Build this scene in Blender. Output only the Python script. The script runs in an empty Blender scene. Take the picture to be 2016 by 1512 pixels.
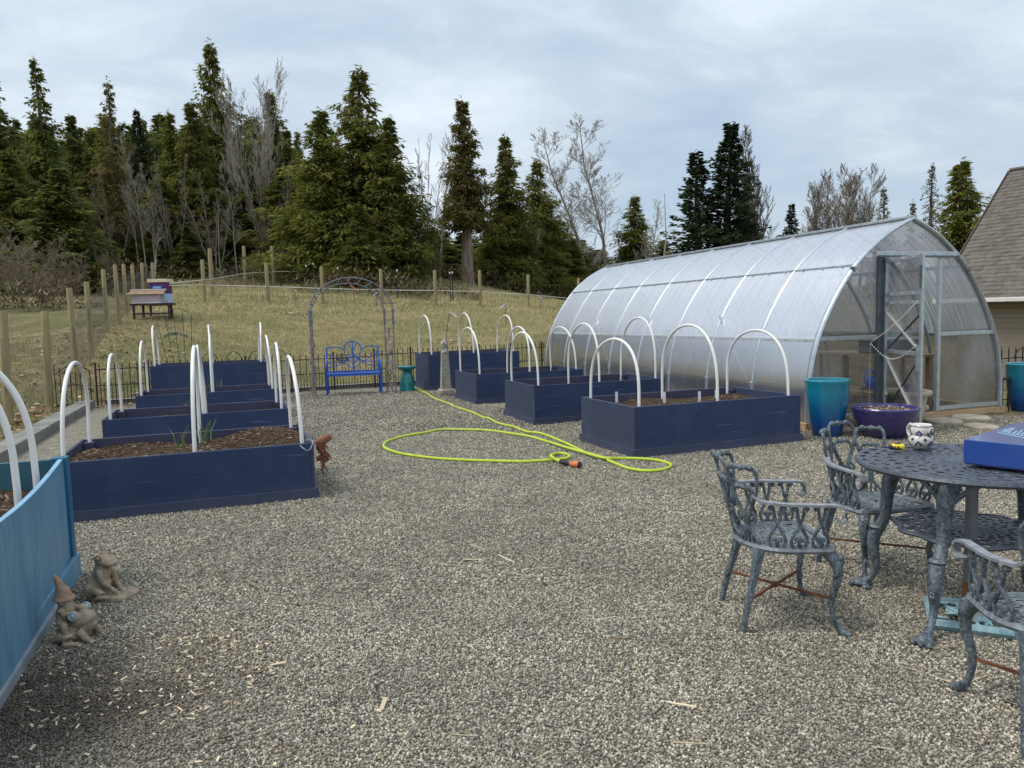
import bpy, bmesh, math, random
import numpy as np
from mathutils import Vector, Matrix, Euler, Quaternion

# ------------------------------------------------------------------ camera
SC = bpy.context.scene
COL = SC.collection
FPX = 1485.763                       # focal length in pixels of the 2016 px wide photograph
PITCH, ROLL, EYE = math.radians(5.0031), math.radians(1.4878), 1.5
_fw = np.array([0, math.cos(PITCH), -math.sin(PITCH)])
_u0 = np.array([0, math.sin(PITCH), math.cos(PITCH)])
_r0 = np.array([1.0, 0, 0])
_r = math.cos(ROLL) * _r0 - math.sin(ROLL) * _u0
_u = math.cos(ROLL) * _u0 + math.sin(ROLL) * _r0
CAMP = np.array([0, 0, EYE])
camd = bpy.data.cameras.new('camera')
camd.sensor_fit = 'HORIZONTAL'
camd.sensor_width = 36.0
camd.lens = 36.0 * FPX / 2016.0
camd.clip_start, camd.clip_end = 0.05, 2000.0
cam = bpy.data.objects.new('camera', camd)
COL.objects.link(cam)
cam.matrix_world = Matrix(((_r[0], _u[0], -_fw[0], 0), (_r[1], _u[1], -_fw[1], 0), (_r[2], _u[2], -_fw[2], EYE), (0, 0, 0, 1)))
SC.camera = cam

# ------------------------------------------------------------------ sky, sun, exposure
SUN = Vector((-0.50, -0.12, 0.857)).normalized()       # direction towards the sun
world = bpy.data.worlds.new('World')
SC.world = world
world.use_nodes = True
wn, wl = world.node_tree.nodes, world.node_tree.links
wn.clear()
w_out = wn.new('ShaderNodeOutputWorld')
w_mix = wn.new('ShaderNodeMixShader')
w_sky = wn.new('ShaderNodeTexSky')
w_sky.sky_type = 'NISHITA'
w_sky.sun_disc = False
w_sky.sun_elevation = math.asin(SUN.z)
w_sky.sun_rotation = math.atan2(SUN.x, SUN.y)
w_b1 = wn.new('ShaderNodeBackground'); w_b1.inputs['Strength'].default_value = 0.12
w_b2 = wn.new('ShaderNodeBackground'); w_b2.inputs['Strength'].default_value = 1.0
wl.new(w_sky.outputs[0], w_b1.inputs['Color'])
w_tc = wn.new('ShaderNodeTexCoord')
w_sep = wn.new('ShaderNodeSeparateXYZ')
wl.new(w_tc.outputs['Generated'], w_sep.inputs[0])
w_zm = wn.new('ShaderNodeMath'); w_zm.operation = 'MAXIMUM'; w_zm.inputs[1].default_value = 0.0
wl.new(w_sep.outputs['Z'], w_zm.inputs[0])
w_za = wn.new('ShaderNodeMath'); w_za.operation = 'ADD'; w_za.inputs[1].default_value = 0.28
wl.new(w_zm.outputs[0], w_za.inputs[0])
w_dx = wn.new('ShaderNodeMath'); w_dx.operation = 'DIVIDE'
w_dy = wn.new('ShaderNodeMath'); w_dy.operation = 'DIVIDE'
wl.new(w_sep.outputs['X'], w_dx.inputs[0]); wl.new(w_za.outputs[0], w_dx.inputs[1])
wl.new(w_sep.outputs['Y'], w_dy.inputs[0]); wl.new(w_za.outputs[0], w_dy.inputs[1])
w_cmb = wn.new('ShaderNodeCombineXYZ')
wl.new(w_dx.outputs[0], w_cmb.inputs[0]); wl.new(w_dy.outputs[0], w_cmb.inputs[1])
def w_noise(scale, detail, rough, dist, rot, sc, loc):
    mp = wn.new('ShaderNodeMapping')
    mp.inputs['Rotation'].default_value = (0, 0, math.radians(rot))
    mp.inputs['Scale'].default_value = sc
    mp.inputs['Location'].default_value = loc
    wl.new(w_cmb.outputs[0], mp.inputs[0])
    n = wn.new('ShaderNodeTexNoise')
    n.inputs['Scale'].default_value = scale
    n.inputs['Detail'].default_value = detail
    n.inputs['Roughness'].default_value = rough
    n.inputs['Distortion'].default_value = dist
    wl.new(mp.outputs[0], n.inputs['Vector'])
    return n
n1 = w_noise(1.0, 6, 0.55, 0.3, 25, (1, 1.3, 1), (3.1, 0.7, 0))         # big soft cloud masses
n2 = w_noise(2.3, 9, 0.60, 0.5, -52, (0.9, 1.5, 1), (1.3, 4.2, 2))     # streaky detail
def w_math(op, a, b):
    m = wn.new('ShaderNodeMath'); m.operation = op
    for i, v in enumerate((a, b)):
        if isinstance(v, (int, float)): m.inputs[i].default_value = v
        else: wl.new(v, m.inputs[i])
    return m.outputs[0]
mixn = w_math('ADD', w_math('MULTIPLY', n1.outputs[0], 0.62), w_math('MULTIPLY', n2.outputs[0], 0.38))
w_r = wn.new('ShaderNodeValToRGB')
cr = w_r.color_ramp
cr.elements[0].position, cr.elements[0].color = 0.36, (0.335, 0.41, 0.495, 1)
cr.elements[1].position, cr.elements[1].color = 0.66, (0.60, 0.66, 0.72, 1)
e = cr.elements.new(0.47); e.color = (0.40, 0.467, 0.54, 1)
e = cr.elements.new(0.54); e.color = (0.465, 0.53, 0.60, 1)
wl.new(mixn, w_r.inputs[0])
w_hi = wn.new('ShaderNodeMath'); w_hi.operation = 'MULTIPLY_ADD'            # an overcast sky is brighter overhead
w_hi.inputs[1].default_value, w_hi.inputs[2].default_value = 0.45, 0.92
wl.new(w_zm.outputs[0], w_hi.inputs[0])
wl.new(w_r.outputs[0], w_b2.inputs['Color']); wl.new(w_hi.outputs[0], w_b2.inputs['Strength'])
w_r2 = wn.new('ShaderNodeValToRGB')                                     # where thin cloud lets the blue through
w_r2.color_ramp.elements[0].position, w_r2.color_ramp.elements[0].color = 0.34, (0.75, 0.75, 0.75, 1)
w_r2.color_ramp.elements[1].position, w_r2.color_ramp.elements[1].color = 0.52, (0.97, 0.97, 0.97, 1)
wl.new(mixn, w_r2.inputs[0])
wl.new(w_r2.outputs[0], w_mix.inputs[0])
wl.new(w_b1.outputs[0], w_mix.inputs[1]); wl.new(w_b2.outputs[0], w_mix.inputs[2])
wl.new(w_mix.outputs[0], w_out.inputs[0])

sund = bpy.data.lights.new('sun', 'SUN')
sund.energy, sund.angle, sund.color = 1.6, math.radians(22), (1.0, 0.95, 0.87)
sun = bpy.data.objects.new('sun', sund)
COL.objects.link(sun)
sun.rotation_euler = (-SUN).to_track_quat('-Z', 'Y').to_euler()

vs = SC.view_settings
vs.view_transform, vs.look, vs.exposure, vs.gamma = 'Standard', 'None', 0.56, 1.0
vs.use_curve_mapping = False
SC.cycles.use_denoising = True
SC.cycles.max_bounces, SC.cycles.transparent_max_bounces = 8, 24
SC.cycles.diffuse_bounces, SC.cycles.glossy_bounces, SC.cycles.transmission_bounces = 3, 3, 6
SC.cycles.caustics_reflective = SC.cycles.caustics_refractive = False

# ------------------------------------------------------------------ places in the garden
def _ray(px, py): return _fw + _r * (px - 1008) / FPX - _u * (py - 756) / FPX
def at(px, py, z=0.0):
    d = _ray(px, py)
    return CAMP + d * ((z - EYE) / d[2])
def pt(px, py, d): return CAMP + _ray(px, py) * d
YAW = math.radians(20.5654)                                              # the garden's own axes
PR = np.array([math.cos(YAW), math.sin(YAW)])
AX = np.array([-math.sin(YAW), math.cos(YAW)])
def yard(u, v): return PR * u + AX * v
def rnd(seed): return random.Random(seed)
PI = math.pi

# ------------------------------------------------------------------ mesh helpers
class MB:
    def __init__(self): self.v, self.f = [], []
    def add(self, vs, fs):
        o = len(self.v)
        self.v.extend([tuple(p) for p in vs])
        self.f.extend([tuple(i + o for i in f) for f in fs])
        return self
    def box(self, c, s, rot=None):
        x, y, z = s[0] / 2, s[1] / 2, s[2] / 2
        vs = [Vector(p) for p in ((-x,-y,-z),(x,-y,-z),(x,y,-z),(-x,y,-z),(-x,-y,z),(x,-y,z),(x,y,z),(-x,y,z))]
        if rot is not None:
            R = rot if isinstance(rot, Matrix) else Euler(rot).to_matrix()
            vs = [R @ p for p in vs]
        c = Vector(c)
        return self.add([p + c for p in vs], [(0,3,2,1),(4,5,6,7),(0,1,5,4),(1,2,6,5),(2,3,7,6),(3,0,4,7)])
    def bar(self, a, b, w, t):
        a, b = Vector(a), Vector(b)
        d = b - a
        q = d.to_track_quat('Z', 'Y').to_matrix()
        return self.box((a + b) / 2, (w, t, d.length), q)
    def tube(self, pts, r, n=6, caps=True, closed=False, flat=1.0):
        pts = [Vector(p) for p in pts]
        m = len(pts)
        if m < 2: return self
        rs = r if isinstance(r, (list, tuple)) else [r] * m
        o = len(self.v)
        up = None
        for i in range(m):
            if closed: t = pts[(i + 1) % m] - pts[i - 1]
            else: t = pts[min(i + 1, m - 1)] - pts[max(i - 1, 0)]
            if t.length < 1e-9: t = Vector((0, 0, 1))
            t.normalize()
            if up is None:
                up = Vector((0, 0, 1)) if abs(t.z) < 0.9 else Vector((1, 0, 0))
            up = up - t * up.dot(t)
            if up.length < 1e-4:
                up = Vector((1, 0, 0)) - t * t.x
            up.normalize()
            sd = t.cross(up)
            for k in range(n):
                a = 2 * PI * k / n
                self.v.append(tuple(pts[i] + (sd * math.cos(a) + up * (math.sin(a) * flat)) * rs[i]))
        for i in range(m if closed else m - 1):
            j = (i + 1) % m
            for k in range(n):
                k2 = (k + 1) % n
                self.f.append((o + i*n + k, o + i*n + k2, o + j*n + k2, o + j*n + k))
        if caps and not closed:
            self.f.append(tuple(o + k for k in range(n))[::-1])
            self.f.append(tuple(o + (m-1)*n + k for k in range(n)))
        return self
    def ribbon(self, pts, w, t):
        pts = [Vector(p) for p in pts]
        m = len(pts); o = len(self.v)
        for i in range(m):
            tg = (pts[min(i+1, m-1)] - pts[max(i-1, 0)]).normalized()
            sd = tg.cross(Vector((0, 0, 1)))
            if sd.length < 0.15: sd = getattr(self, '_sd', Vector((1, 0, 0)))
            sd = sd.normalized(); self._sd = sd
            up = sd.cross(tg)
            for a, b in ((-1,-1),(1,-1),(1,1),(-1,1)):
                self.v.append(tuple(pts[i] + sd * (a*w/2) + up * (b*t/2)))
        for i in range(m - 1):
            for k in range(4):
                k2 = (k + 1) % 4
                self.f.append((o+i*4+k, o+i*4+k2, o+i*4+4+k2, o+i*4+4+k))
        self.f.append((o+3, o+2, o+1, o)); e = o + (m-1)*4
        self.f.append((e, e+1, e+2, e+3))
        return self
    def lathe(self, prof, n=32, c=(0,0,0), closed=False):
        o = len(self.v); m = len(prof)
        for r, z in prof:
            for k in range(n):
                a = 2*PI*k/n
                self.v.append((c[0] + r*math.cos(a), c[1] + r*math.sin(a), c[2] + z))
        for i in range(m - 1):
            for k in range(n):
                k2 = (k+1) % n
                self.f.append((o+i*n+k, o+i*n+k2, o+(i+1)*n+k2, o+(i+1)*n+k))
        self.f.append(tuple(o + k for k in range(n))[::-1])
        self.f.append(tuple(o + (m-1)*n + k for k in range(n)))
        return self
    def ball(self, c, r, n=8, rot=None):
        rx, ry, rz = r if isinstance(r, (tuple, list)) else (r, r, r)
        R = Euler(rot).to_matrix() if rot is not None else Matrix.Identity(3)
        vs, fs = [], []
        h = max(3, n // 2 + 1)
        vs.append(R @ Vector((0, 0, -rz)))
        for i in range(1, h):
            p = -PI/2 + PI*i/h
            for k in range(n):
                a = 2*PI*k/n
                vs.append(R @ Vector((rx*math.cos(p)*math.cos(a), ry*math.cos(p)*math.sin(a), rz*math.sin(p))))
        vs.append(R @ Vector((0, 0, rz)))
        last = len(vs) - 1
        for k in range(n):
            k2 = (k+1) % n
            fs.append((0, 1+k2, 1+k))
            for i in range(h - 2):
                fs.append((1+i*n+k, 1+i*n+k2, 1+(i+1)*n+k2, 1+(i+1)*n+k))
            fs.append((1+(h-2)*n+k, 1+(h-2)*n+k2, last))
        c = Vector(c)
        return self.add([p + c for p in vs], fs)
    def mesh(self, name, m, smooth=False):
        me = bpy.data.meshes.new(name)
        me.from_pydata(self.v, [], self.f)
        if m is not None: me.materials.append(m)
        if smooth:
            me.polygons.foreach_set('use_smooth', [True] * len(me.polygons))
            try: me.set_sharp_from_angle(angle=math.radians(40))
            except Exception: pass
        me.update()
        return me
    def obj(self, name, m, parent=None, smooth=False, loc=None, rotz=0.0, bevel=0.0):
        return link(name, self.mesh(name, m, smooth), parent, loc, rotz, bevel)

def link(name, me, parent=None, loc=None, rotz=0.0, bevel=0.0):
    o = bpy.data.objects.new(name, me)
    COL.objects.link(o)
    if parent is not None: o.parent = parent
    if loc is not None: o.location = loc
    o.rotation_euler = (0, 0, rotz)
    if bevel:
        b = o.modifiers.new('bevel', 'BEVEL')
        b.width, b.segments, b.limit_method = bevel, 2, 'ANGLE'
    return o
def tag(o, label, cat, group=None):
    o['label'] = label; o['category'] = cat
    if group: o['group'] = group
    return o
def thing(name, label, cat, loc=(0,0,0), rotz=0.0, group=None):
    o = bpy.data.objects.new(name, None)
    o.empty_display_size = 0.1
    COL.objects.link(o)
    o.location = loc; o.rotation_euler = (0, 0, rotz)
    return tag(o, label, cat, group)
def struct(o): o['kind'] = 'structure'; return o
def stuff(o): o['kind'] = 'stuff'; return o
def dup(root, loc, rotz=None, scale=None, label=None, group=None):
    r = root.copy(); COL.objects.link(r); r.location = loc
    if rotz is not None: r.rotation_euler = (0, 0, rotz)
    if scale is not None: r.scale = scale
    if label: r['label'] = label
    if group: r['group'] = group
    for ch in list(root.children):
        c = ch.copy(); COL.objects.link(c); c.parent = r
        for g in list(ch.children):
            d = g.copy(); COL.objects.link(d); d.parent = c
    return r
def remesh(o, vox, it=4, fac=0.5):
    m = o.modifiers.new('remesh', 'REMESH'); m.mode = 'VOXEL'; m.voxel_size = vox; m.use_smooth_shade = True
    s = o.modifiers.new('smooth', 'SMOOTH'); s.iterations = it; s.factor = fac
    return o
def spline(pts, k=8, closed=False):
    P = [Vector(p) for p in pts]; m = len(P); out = []
    for i in range(m if closed else m - 1):
        if closed: p0, p1, p2, p3 = P[i-1], P[i], P[(i+1) % m], P[(i+2) % m]
        else: p0, p1, p2, p3 = P[max(i-1,0)], P[i], P[i+1], P[min(i+2,m-1)]
        for j in range(k):
            t = j / k
            out.append(0.5*((2*p1) + (p2-p0)*t + (2*p0-5*p1+4*p2-p3)*t*t + (3*p1-p0-3*p2+p3)*t*t*t))
    if not closed: out.append(P[-1])
    return out

# ------------------------------------------------------------------ materials
class NT:
    def __init__(self, name):
        self.m = bpy.data.materials.new(name); self.m.use_nodes = True
        self.n, self.l = self.m.node_tree.nodes, self.m.node_tree.links
        self.b = self.n['Principled BSDF']; self.o = self.n['Material Output']
        self.tc = self.n.new('ShaderNodeTexCoord')
    def set(self, sock, v):
        if isinstance(v, bpy.types.NodeSocket): self.l.new(v, sock)
        elif isinstance(v, (tuple, list)) and len(v) == 3 and sock.type == 'RGBA': sock.default_value = (*v, 1)
        else: sock.default_value = v
    def node(self, t, **kw):
        x = self.n.new('ShaderNode' + t)
        for k, v in kw.items(): setattr(x, k, v)
        return x
    def map(self, scale=(1,1,1), rot=(0,0,0), src='Object'):
        mp = self.node('Mapping')
        mp.inputs['Scale'].default_value = scale; mp.inputs['Rotation'].default_value = rot
        self.l.new(self.tc.outputs[src] if isinstance(src, str) else src, mp.inputs[0])
        return mp.outputs[0]
    def noise(self, vec, scale, detail=4, rough=0.55, dist=0.0):
        x = self.node('TexNoise')
        for k, v in (('Scale', scale), ('Detail', detail), ('Roughness', rough), ('Distortion', dist)): x.inputs[k].default_value = v
        self.l.new(vec, x.inputs['Vector'])
        return x.outputs[0]
    def vor(self, vec, scale, feature='F1', rand=1.0):
        x = self.node('TexVoronoi', feature=feature)
        x.inputs['Scale'].default_value = scale
        if 'Randomness' in x.inputs: x.inputs['Randomness'].default_value = rand
        self.l.new(vec, x.inputs['Vector'])
        return x
    def ramp(self, fac, stops, interp='LINEAR'):
        x = self.node('ValToRGB'); r = x.color_ramp; r.interpolation = interp
        while len(r.elements) < len(stops): r.elements.new(0.5)
        for e, (p, c) in zip(r.elements, stops):
            e.position = p; e.color = (*c, 1) if not isinstance(c, (int, float)) else (c, c, c, 1)
        self.l.new(fac, x.inputs[0])
        return x.outputs[0]
    def mix(self, fac, a, b, blend='MIX'):
        x = self.node('Mix', data_type='RGBA', blend_type=blend)
        self.set(x.inputs[0], fac); self.set(x.inputs[6], a); self.set(x.inputs[7], b)
        return x.outputs[2]
    def math(self, op, a, b=0.0, c=None):
        x = self.node('Math', operation=op)
        self.set(x.inputs[0], a); self.set(x.inputs[1], b)
        if c is not None: self.set(x.inputs[2], c)
        return x.outputs[0]
    def bump(self, h, strength=0.3, dist=0.01):
        x = self.node('Bump'); x.inputs['Strength'].default_value = strength; x.inputs['Distance'].default_value = dist
        self.l.new(h, x.inputs['Height'])
        self.l.new(x.outputs[0], self.b.inputs['Normal'])
        return x
    def done(self, col=None, rough=0.6, metal=0.0, spec=0.5, coat=0.0):
        if col is not None: self.set(self.b.inputs['Base Color'], col)
        self.set(self.b.inputs['Roughness'], rough); self.set(self.b.inputs['Metallic'], metal)
        self.b.inputs['Specular IOR Level'].default_value = spec
        if coat: self.b.inputs['Coat Weight'].default_value = coat; self.b.inputs['Coat Roughness'].default_value = 0.08
        return self.m

def simple(name, c1, c2, scale=8.0, rough=0.6, bump=0.15, bs=60.0, metal=0.0, spec=0.5, stretch=(1,1,1), coat=0.0, bd=0.004):
    t = NT(name); v = t.map(stretch)
    n = t.noise(v, scale, 6, 0.6)
    col = t.mix(t.ramp(n, [(0.3, 0.0), (0.7, 1.0)]), c1, c2)
    if bump: t.bump(t.noise(v, bs, 3), bump, bd)
    return t.done(col, rough, metal, spec, coat)

def wood_paint(name, c1, c2, pale, axis=0, rough=0.55):
    """painted plywood: grain along one axis, knots, scuffs"""
    t = NT(name)
    st = [1, 1, 1]; st[axis] = 0.08
    v = t.map((st[0]*1.0, st[1]*1.0, st[2]*1.0))
    g = t.noise(v, 90, 5, 0.65, 0.4)
    big = t.noise(t.map(), 3.0, 5, 0.6)
    col = t.mix(t.ramp(g, [(0.35, 0.0), (0.68, 1.0)]), c1, c2)
    col = t.mix(t.ramp(big, [(0.45, 0.0), (0.8, 0.35)]), col, pale)
    kn = t.vor(t.map((1.0, 1.0, 1.6)), 3.0)
    knm = t.ramp(kn.outputs['Distance'], [(0.03, 1.0), (0.09, 0.0)])
    col = t.mix(t.math('MULTIPLY', knm, 0.75), col, tuple(x*0.3 for x in c1))
    zs = t.node('SeparateXYZ'); t.l.new(t.tc.outputs['Object'], zs.inputs[0])   # dusty splash along the foot of the boards
    sp_ = t.math('SUBTRACT', t.math('ADD', 0.10, t.math('MULTIPLY', t.noise(t.map((1,1,1)), 7, 6, 0.75), 0.16)), zs.outputs['Z'])
    col = t.mix(t.ramp(sp_, [(0.02, 0.0), (0.16, 0.20)]), col, (0.20,0.175,0.14))
    sc_ = t.noise(t.map(tuple(6.0*x for x in st)), 4.0, 3, 0.5)
    col = t.mix(t.ramp(sc_, [(0.66, 0.0), (0.72, 0.55)]), col, tuple(min(1, x*2.2+0.02) for x in c2))
    t.bump(t.math('ADD', g, t.math('MULTIPLY', big, 0.5)), 0.7, 0.004)
    return t.done(col, rough, 0, 0.45)

M = {}
M['navy'] = wood_paint('navy_paint', (0.013,0.030,0.086), (0.023,0.046,0.120), (0.060,0.078,0.150), 0)
M['navy_end_lit'] = wood_paint('navy_paint_end_lit', (0.026,0.038,0.082), (0.042,0.055,0.108), (0.078,0.092,0.145), 2)  # end boards mixed paler, the side light on them put into the colour
M['navy_in'] = wood_paint('navy_paint_inner', (0.045,0.047,0.09), (0.062,0.062,0.11), (0.11,0.09,0.10), 0)
M['navy_trim'] = wood_paint('navy_trim', (0.017,0.034,0.092), (0.027,0.049,0.125), (0.09,0.105,0.2), 0, 0.42)
M['white_pvc'] = simple('white_pvc', (0.78,0.76,0.72), (0.84,0.83,0.80), 6, 0.35, 0.05)
M['galv'] = simple('galvanised_steel', (0.42,0.46,0.50), (0.60,0.64,0.68), 14, 0.38, 0.06, 40, 0.75)
M['galv_dark'] = simple('dark_steel', (0.10,0.125,0.15), (0.18,0.21,0.24), 14, 0.45, 0.06, 40, 0.6)
M['raw_wood'] = simple('raw_wood', (0.42,0.27,0.15), (0.58,0.40,0.24), 5, 0.7, 0.2, 50, stretch=(0.3,4,4))
M['post_wood'] = simple('treated_post_wood', (0.23,0.18,0.09), (0.36,0.29,0.155), 6, 0.85, 0.4, 30, stretch=(4,4,0.5))
M['black_iron'] = simple('black_iron', (0.012,0.012,0.013), (0.028,0.026,0.025), 20, 0.55, 0.1)
M['wire'] = simple('fence_wire', (0.05,0.05,0.048), (0.09,0.085,0.08), 10, 0.5, 0.0, metal=0.3)
M['rope'] = simple('white_tape', (0.66,0.64,0.58), (0.75,0.73,0.68), 6, 0.6, 0.0)
M['kerb'] = simple('kerb_concrete', (0.15,0.145,0.13), (0.27,0.26,0.23), 4, 0.9, 0.5, 25)
M['bench_blue'] = simple('cobalt_enamel', (0.012,0.080,0.38), (0.022,0.105,0.45), 12, 0.32, 0.05, coat=0.3)
M['arch_metal'] = simple('weathered_arch', (0.17,0.14,0.145), (0.34,0.28,0.27), 16, 0.6, 0.3, 60, 0.2)
M['arch_grey'] = simple('arch_grey_paint', (0.13,0.135,0.16), (0.22,0.225,0.26), 16, 0.5, 0.2, 60)
M['teal_glaze'] = simple('teal_glaze', (0.0,0.17,0.18), (0.01,0.24,0.25), 6, 0.18, 0.03, 20, coat=0.6)
M['stone'] = simple('lichen_stone', (0.20,0.18,0.15), (0.46,0.42,0.36), 14, 0.9, 0.8, 30, bd=0.012)
M['flag'] = simple('flagstone', (0.33,0.27,0.20), (0.52,0.46,0.36), 5, 0.9, 0.6, 20, bd=0.01)
M['boulder'] = simple('boulder_rock', (0.12,0.10,0.085), (0.24,0.20,0.17), 5, 0.9, 0.6, 20, bd=0.01)
def clay(name, c1, c2, deep):
    t = NT(name); v = t.map(); n = t.noise(v, 26, 7, 0.7)
    c = t.mix(t.ramp(n, [(0.32,0.0),(0.68,1.0)]), c1, c2)
    ge = t.node('NewGeometry')                                         # colour goes darker in the hollows, paler on the ridges
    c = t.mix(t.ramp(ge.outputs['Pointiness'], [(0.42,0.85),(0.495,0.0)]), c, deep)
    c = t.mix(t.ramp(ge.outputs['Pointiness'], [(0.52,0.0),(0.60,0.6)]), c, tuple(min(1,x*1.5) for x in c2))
    t.bump(t.noise(v, 80, 6, 0.7), 0.7, 0.006)
    return t.done(c, 0.88, 0, 0.3)
M['statue'] = clay('statue_clay', (0.20,0.155,0.105), (0.50,0.395,0.28), (0.06,0.045,0.03))
M['statue_hat'] = clay('statue_hat_clay', (0.26,0.155,0.10), (0.44,0.29,0.20), (0.09,0.055,0.035))
_unused = simple('statue_clay', (0.15,0.105,0.062), (0.42,0.30,0.19), 22, 0.85, 0.6, 70, bd=0.006)
M['statue_pale'] = simple('statue_eye', (0.42,0.47,0.50), (0.55,0.60,0.62), 22, 0.5, 0.2)
M['rust'] = simple('rusty_iron', (0.10,0.035,0.014), (0.22,0.085,0.035), 30, 0.85, 0.5, 90, bd=0.003)
M['rooster'] = simple('terracotta_rust', (0.12,0.04,0.02), (0.33,0.14,0.08), 14, 0.7, 0.3, 60)
M['yellow'] = simple('yellow_plastic', (0.80,0.60,0.02), (0.85,0.66,0.03), 10, 0.35, 0.0)
M['black'] = simple('black_rubber', (0.012,0.012,0.013), (0.022,0.022,0.024), 10, 0.5, 0.1)
M['hose'] = simple('lime_hose', (0.44,0.56,0.03), (0.56,0.68,0.06), 12, 0.4, 0.25, 180, bd=0.002)
M['orange'] = simple('orange_plastic', (0.62,0.16,0.05), (0.72,0.21,0.08), 10, 0.4, 0.0)
M['soil_pot'] = simple('potting_soil', (0.05,0.035,0.025), (0.16,0.11,0.075), 40, 0.95, 0.8, 60, bd=0.01)
M['cream'] = None
t = NT('cream_pot'); v = t.map()
n = t.noise(v, 9, 8, 0.7); st = t.ramp(n, [(0.52, 0.0), (0.64, 1.0)])
t.bump(t.noise(v, 30, 5), 0.4, 0.006)
M['cream'] = t.done(t.mix(st, (0.52,0.46,0.36), (0.17,0.135,0.10)), 0.85)
t = NT('cast_iron_verdigris'); v = t.map()
n = t.noise(v, 24, 8, 0.7); n2_ = t.noise(v, 90, 4, 0.6)
geo = t.node('NewGeometry'); sp = t.node('SeparateXYZ'); t.l.new(geo.outputs['Normal'], sp.inputs[0])
c = t.mix(t.ramp(n, [(0.35, 0.0), (0.62, 1.0)]), (0.026,0.034,0.041), (0.125,0.160,0.185))
c = t.mix(t.ramp(n2_, [(0.50, 0.0), (0.68, 0.7)]), c, (0.30,0.345,0.365))
t.bump(n2_, 0.35, 0.003)
M['iron'] = t.done(c, 0.5, 0.1, 0.5)
t = NT('cast_iron_tabletop'); v = t.map()
n = t.noise(v, 30, 8, 0.7); n2_ = t.noise(v, 110, 4, 0.6)
c = t.mix(t.ramp(n, [(0.35, 0.0), (0.62, 1.0)]), (0.035,0.042,0.055), (0.09,0.105,0.135))
c = t.mix(t.ramp(n2_, [(0.56, 0.0), (0.74, 0.55)]), c, (0.24,0.27,0.30))
t.bump(n2_, 0.3, 0.003)
M['iron_top'] = t.done(c, 0.42, 0.15, 0.5)
M['iron_mid'] = simple('cast_iron_mid', (0.09,0.108,0.122), (0.25,0.285,0.305), 30, 0.45, 0.25, 90, 0.1, bd=0.003)
M['iron_lit'] = simple('cast_iron_lit', (0.17,0.185,0.205), (0.32,0.33,0.36), 30, 0.42, 0.2, 90, 0.1, bd=0.003)  # paler iron for the armrests, their top highlight put into the colour
M['patina'] = simple('turquoise_patina', (0.10,0.20,0.235), (0.34,0.52,0.56), 22, 0.6, 0.35, 80, bd=0.004)
M['pole_grey'] = simple('pole_grey', (0.13,0.145,0.155), (0.19,0.20,0.21), 12, 0.5, 0.1)
M['leaf_green'] = simple('sprout_green', (0.10,0.16,0.05), (0.20,0.27,0.10), 10, 0.5, 0.0)
M['marker'] = simple('plant_marker', (0.72,0.75,0.80), (0.80,0.82,0.85), 10, 0.4, 0.0)
M['string'] = simple('grey_string', (0.25,0.27,0.33), (0.35,0.37,0.43), 10, 0.8, 0.0)
# blue glazed pot: runs from teal at the rim to deep blue below
def glaze(name, top, low, z0, z1):
    t = NT(name); v = t.map()
    s = t.node('SeparateXYZ'); t.l.new(v, s.inputs[0])
    z = t.math('ADD', s.outputs['Z'], t.math('MULTIPLY', t.noise(t.map((9,9,0.8)), 3, 5, 0.6), (z1-z0)*0.35))
    f = t.math('DIVIDE', t.math('SUBTRACT', z, z0 + (z1-z0)*0.17), z1 - z0)
    t.bump(t.noise(t.map((12,12,1)), 6, 4), 0.12, 0.003)
    return t.done(t.ramp(f, [(0.0, low), (0.45, tuple(0.6*a+0.4*b for a, b in zip(low, top))), (1.0, top)]), 0.16, 0, 0.5, 0.6)
M['pot_blue'] = glaze('blue_glaze', (0.01,0.24,0.32), (0.005,0.055,0.24), 0.1, 0.66)
t = NT('purple_glaze'); v = t.map()
vo = t.vor(t.map((1,1,1)), 46, 'SMOOTH_F1')
t.bump(vo.outputs['Distance'], 0.9, 0.012)
M['bowl'] = t.done(t.mix(t.ramp(t.noise(v, 10), [(0.4,0.0),(0.65,1.0)]), (0.028,0.022,0.105), (0.045,0.036,0.16)), 0.22, 0, 0.5, 0.5)
M['bowl_rim'] = simple('purple_rim', (0.05,0.04,0.17), (0.07,0.058,0.22), 10, 0.2, 0.05, coat=0.4)
# turquoise painted board with run marks
t = NT('turquoise_board'); v = t.map()
n = t.noise(t.map((2.2,2.2,0.5)), 3.2, 7, 0.7, 0.7)
c = t.mix(t.ramp(n, [(0.35,0.0),(0.7,1.0)]), (0.095,0.235,0.36), (0.145,0.295,0.42))
sk = t.noise(t.map((5.5,5.5,0.9)), 2.3, 4, 0.65, 0.4)
c = t.mix(t.ramp(sk, [(0.50,0.0),(0.62,0.5)]), c, (0.06,0.165,0.255))
t.bump(t.noise(t.map((3,3,1)), 26, 5), 0.25, 0.004)
M['turq'] = t.done(c, 0.5)
M['turq_shaded'] = simple('turquoise_post_shaded', (0.012,0.105,0.20), (0.022,0.14,0.25), 8, 0.45, 0.15, 40)  # board paint mixed darker, the post's shade put into the colour
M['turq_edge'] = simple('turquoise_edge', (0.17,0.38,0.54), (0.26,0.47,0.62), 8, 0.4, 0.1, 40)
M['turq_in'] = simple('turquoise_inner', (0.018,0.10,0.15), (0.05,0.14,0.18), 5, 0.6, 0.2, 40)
M['turq_base'] = simple('turquoise_plinth', (0.17,0.21,0.25), (0.27,0.30,0.33), 9, 0.6, 0.25, 40)
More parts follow.
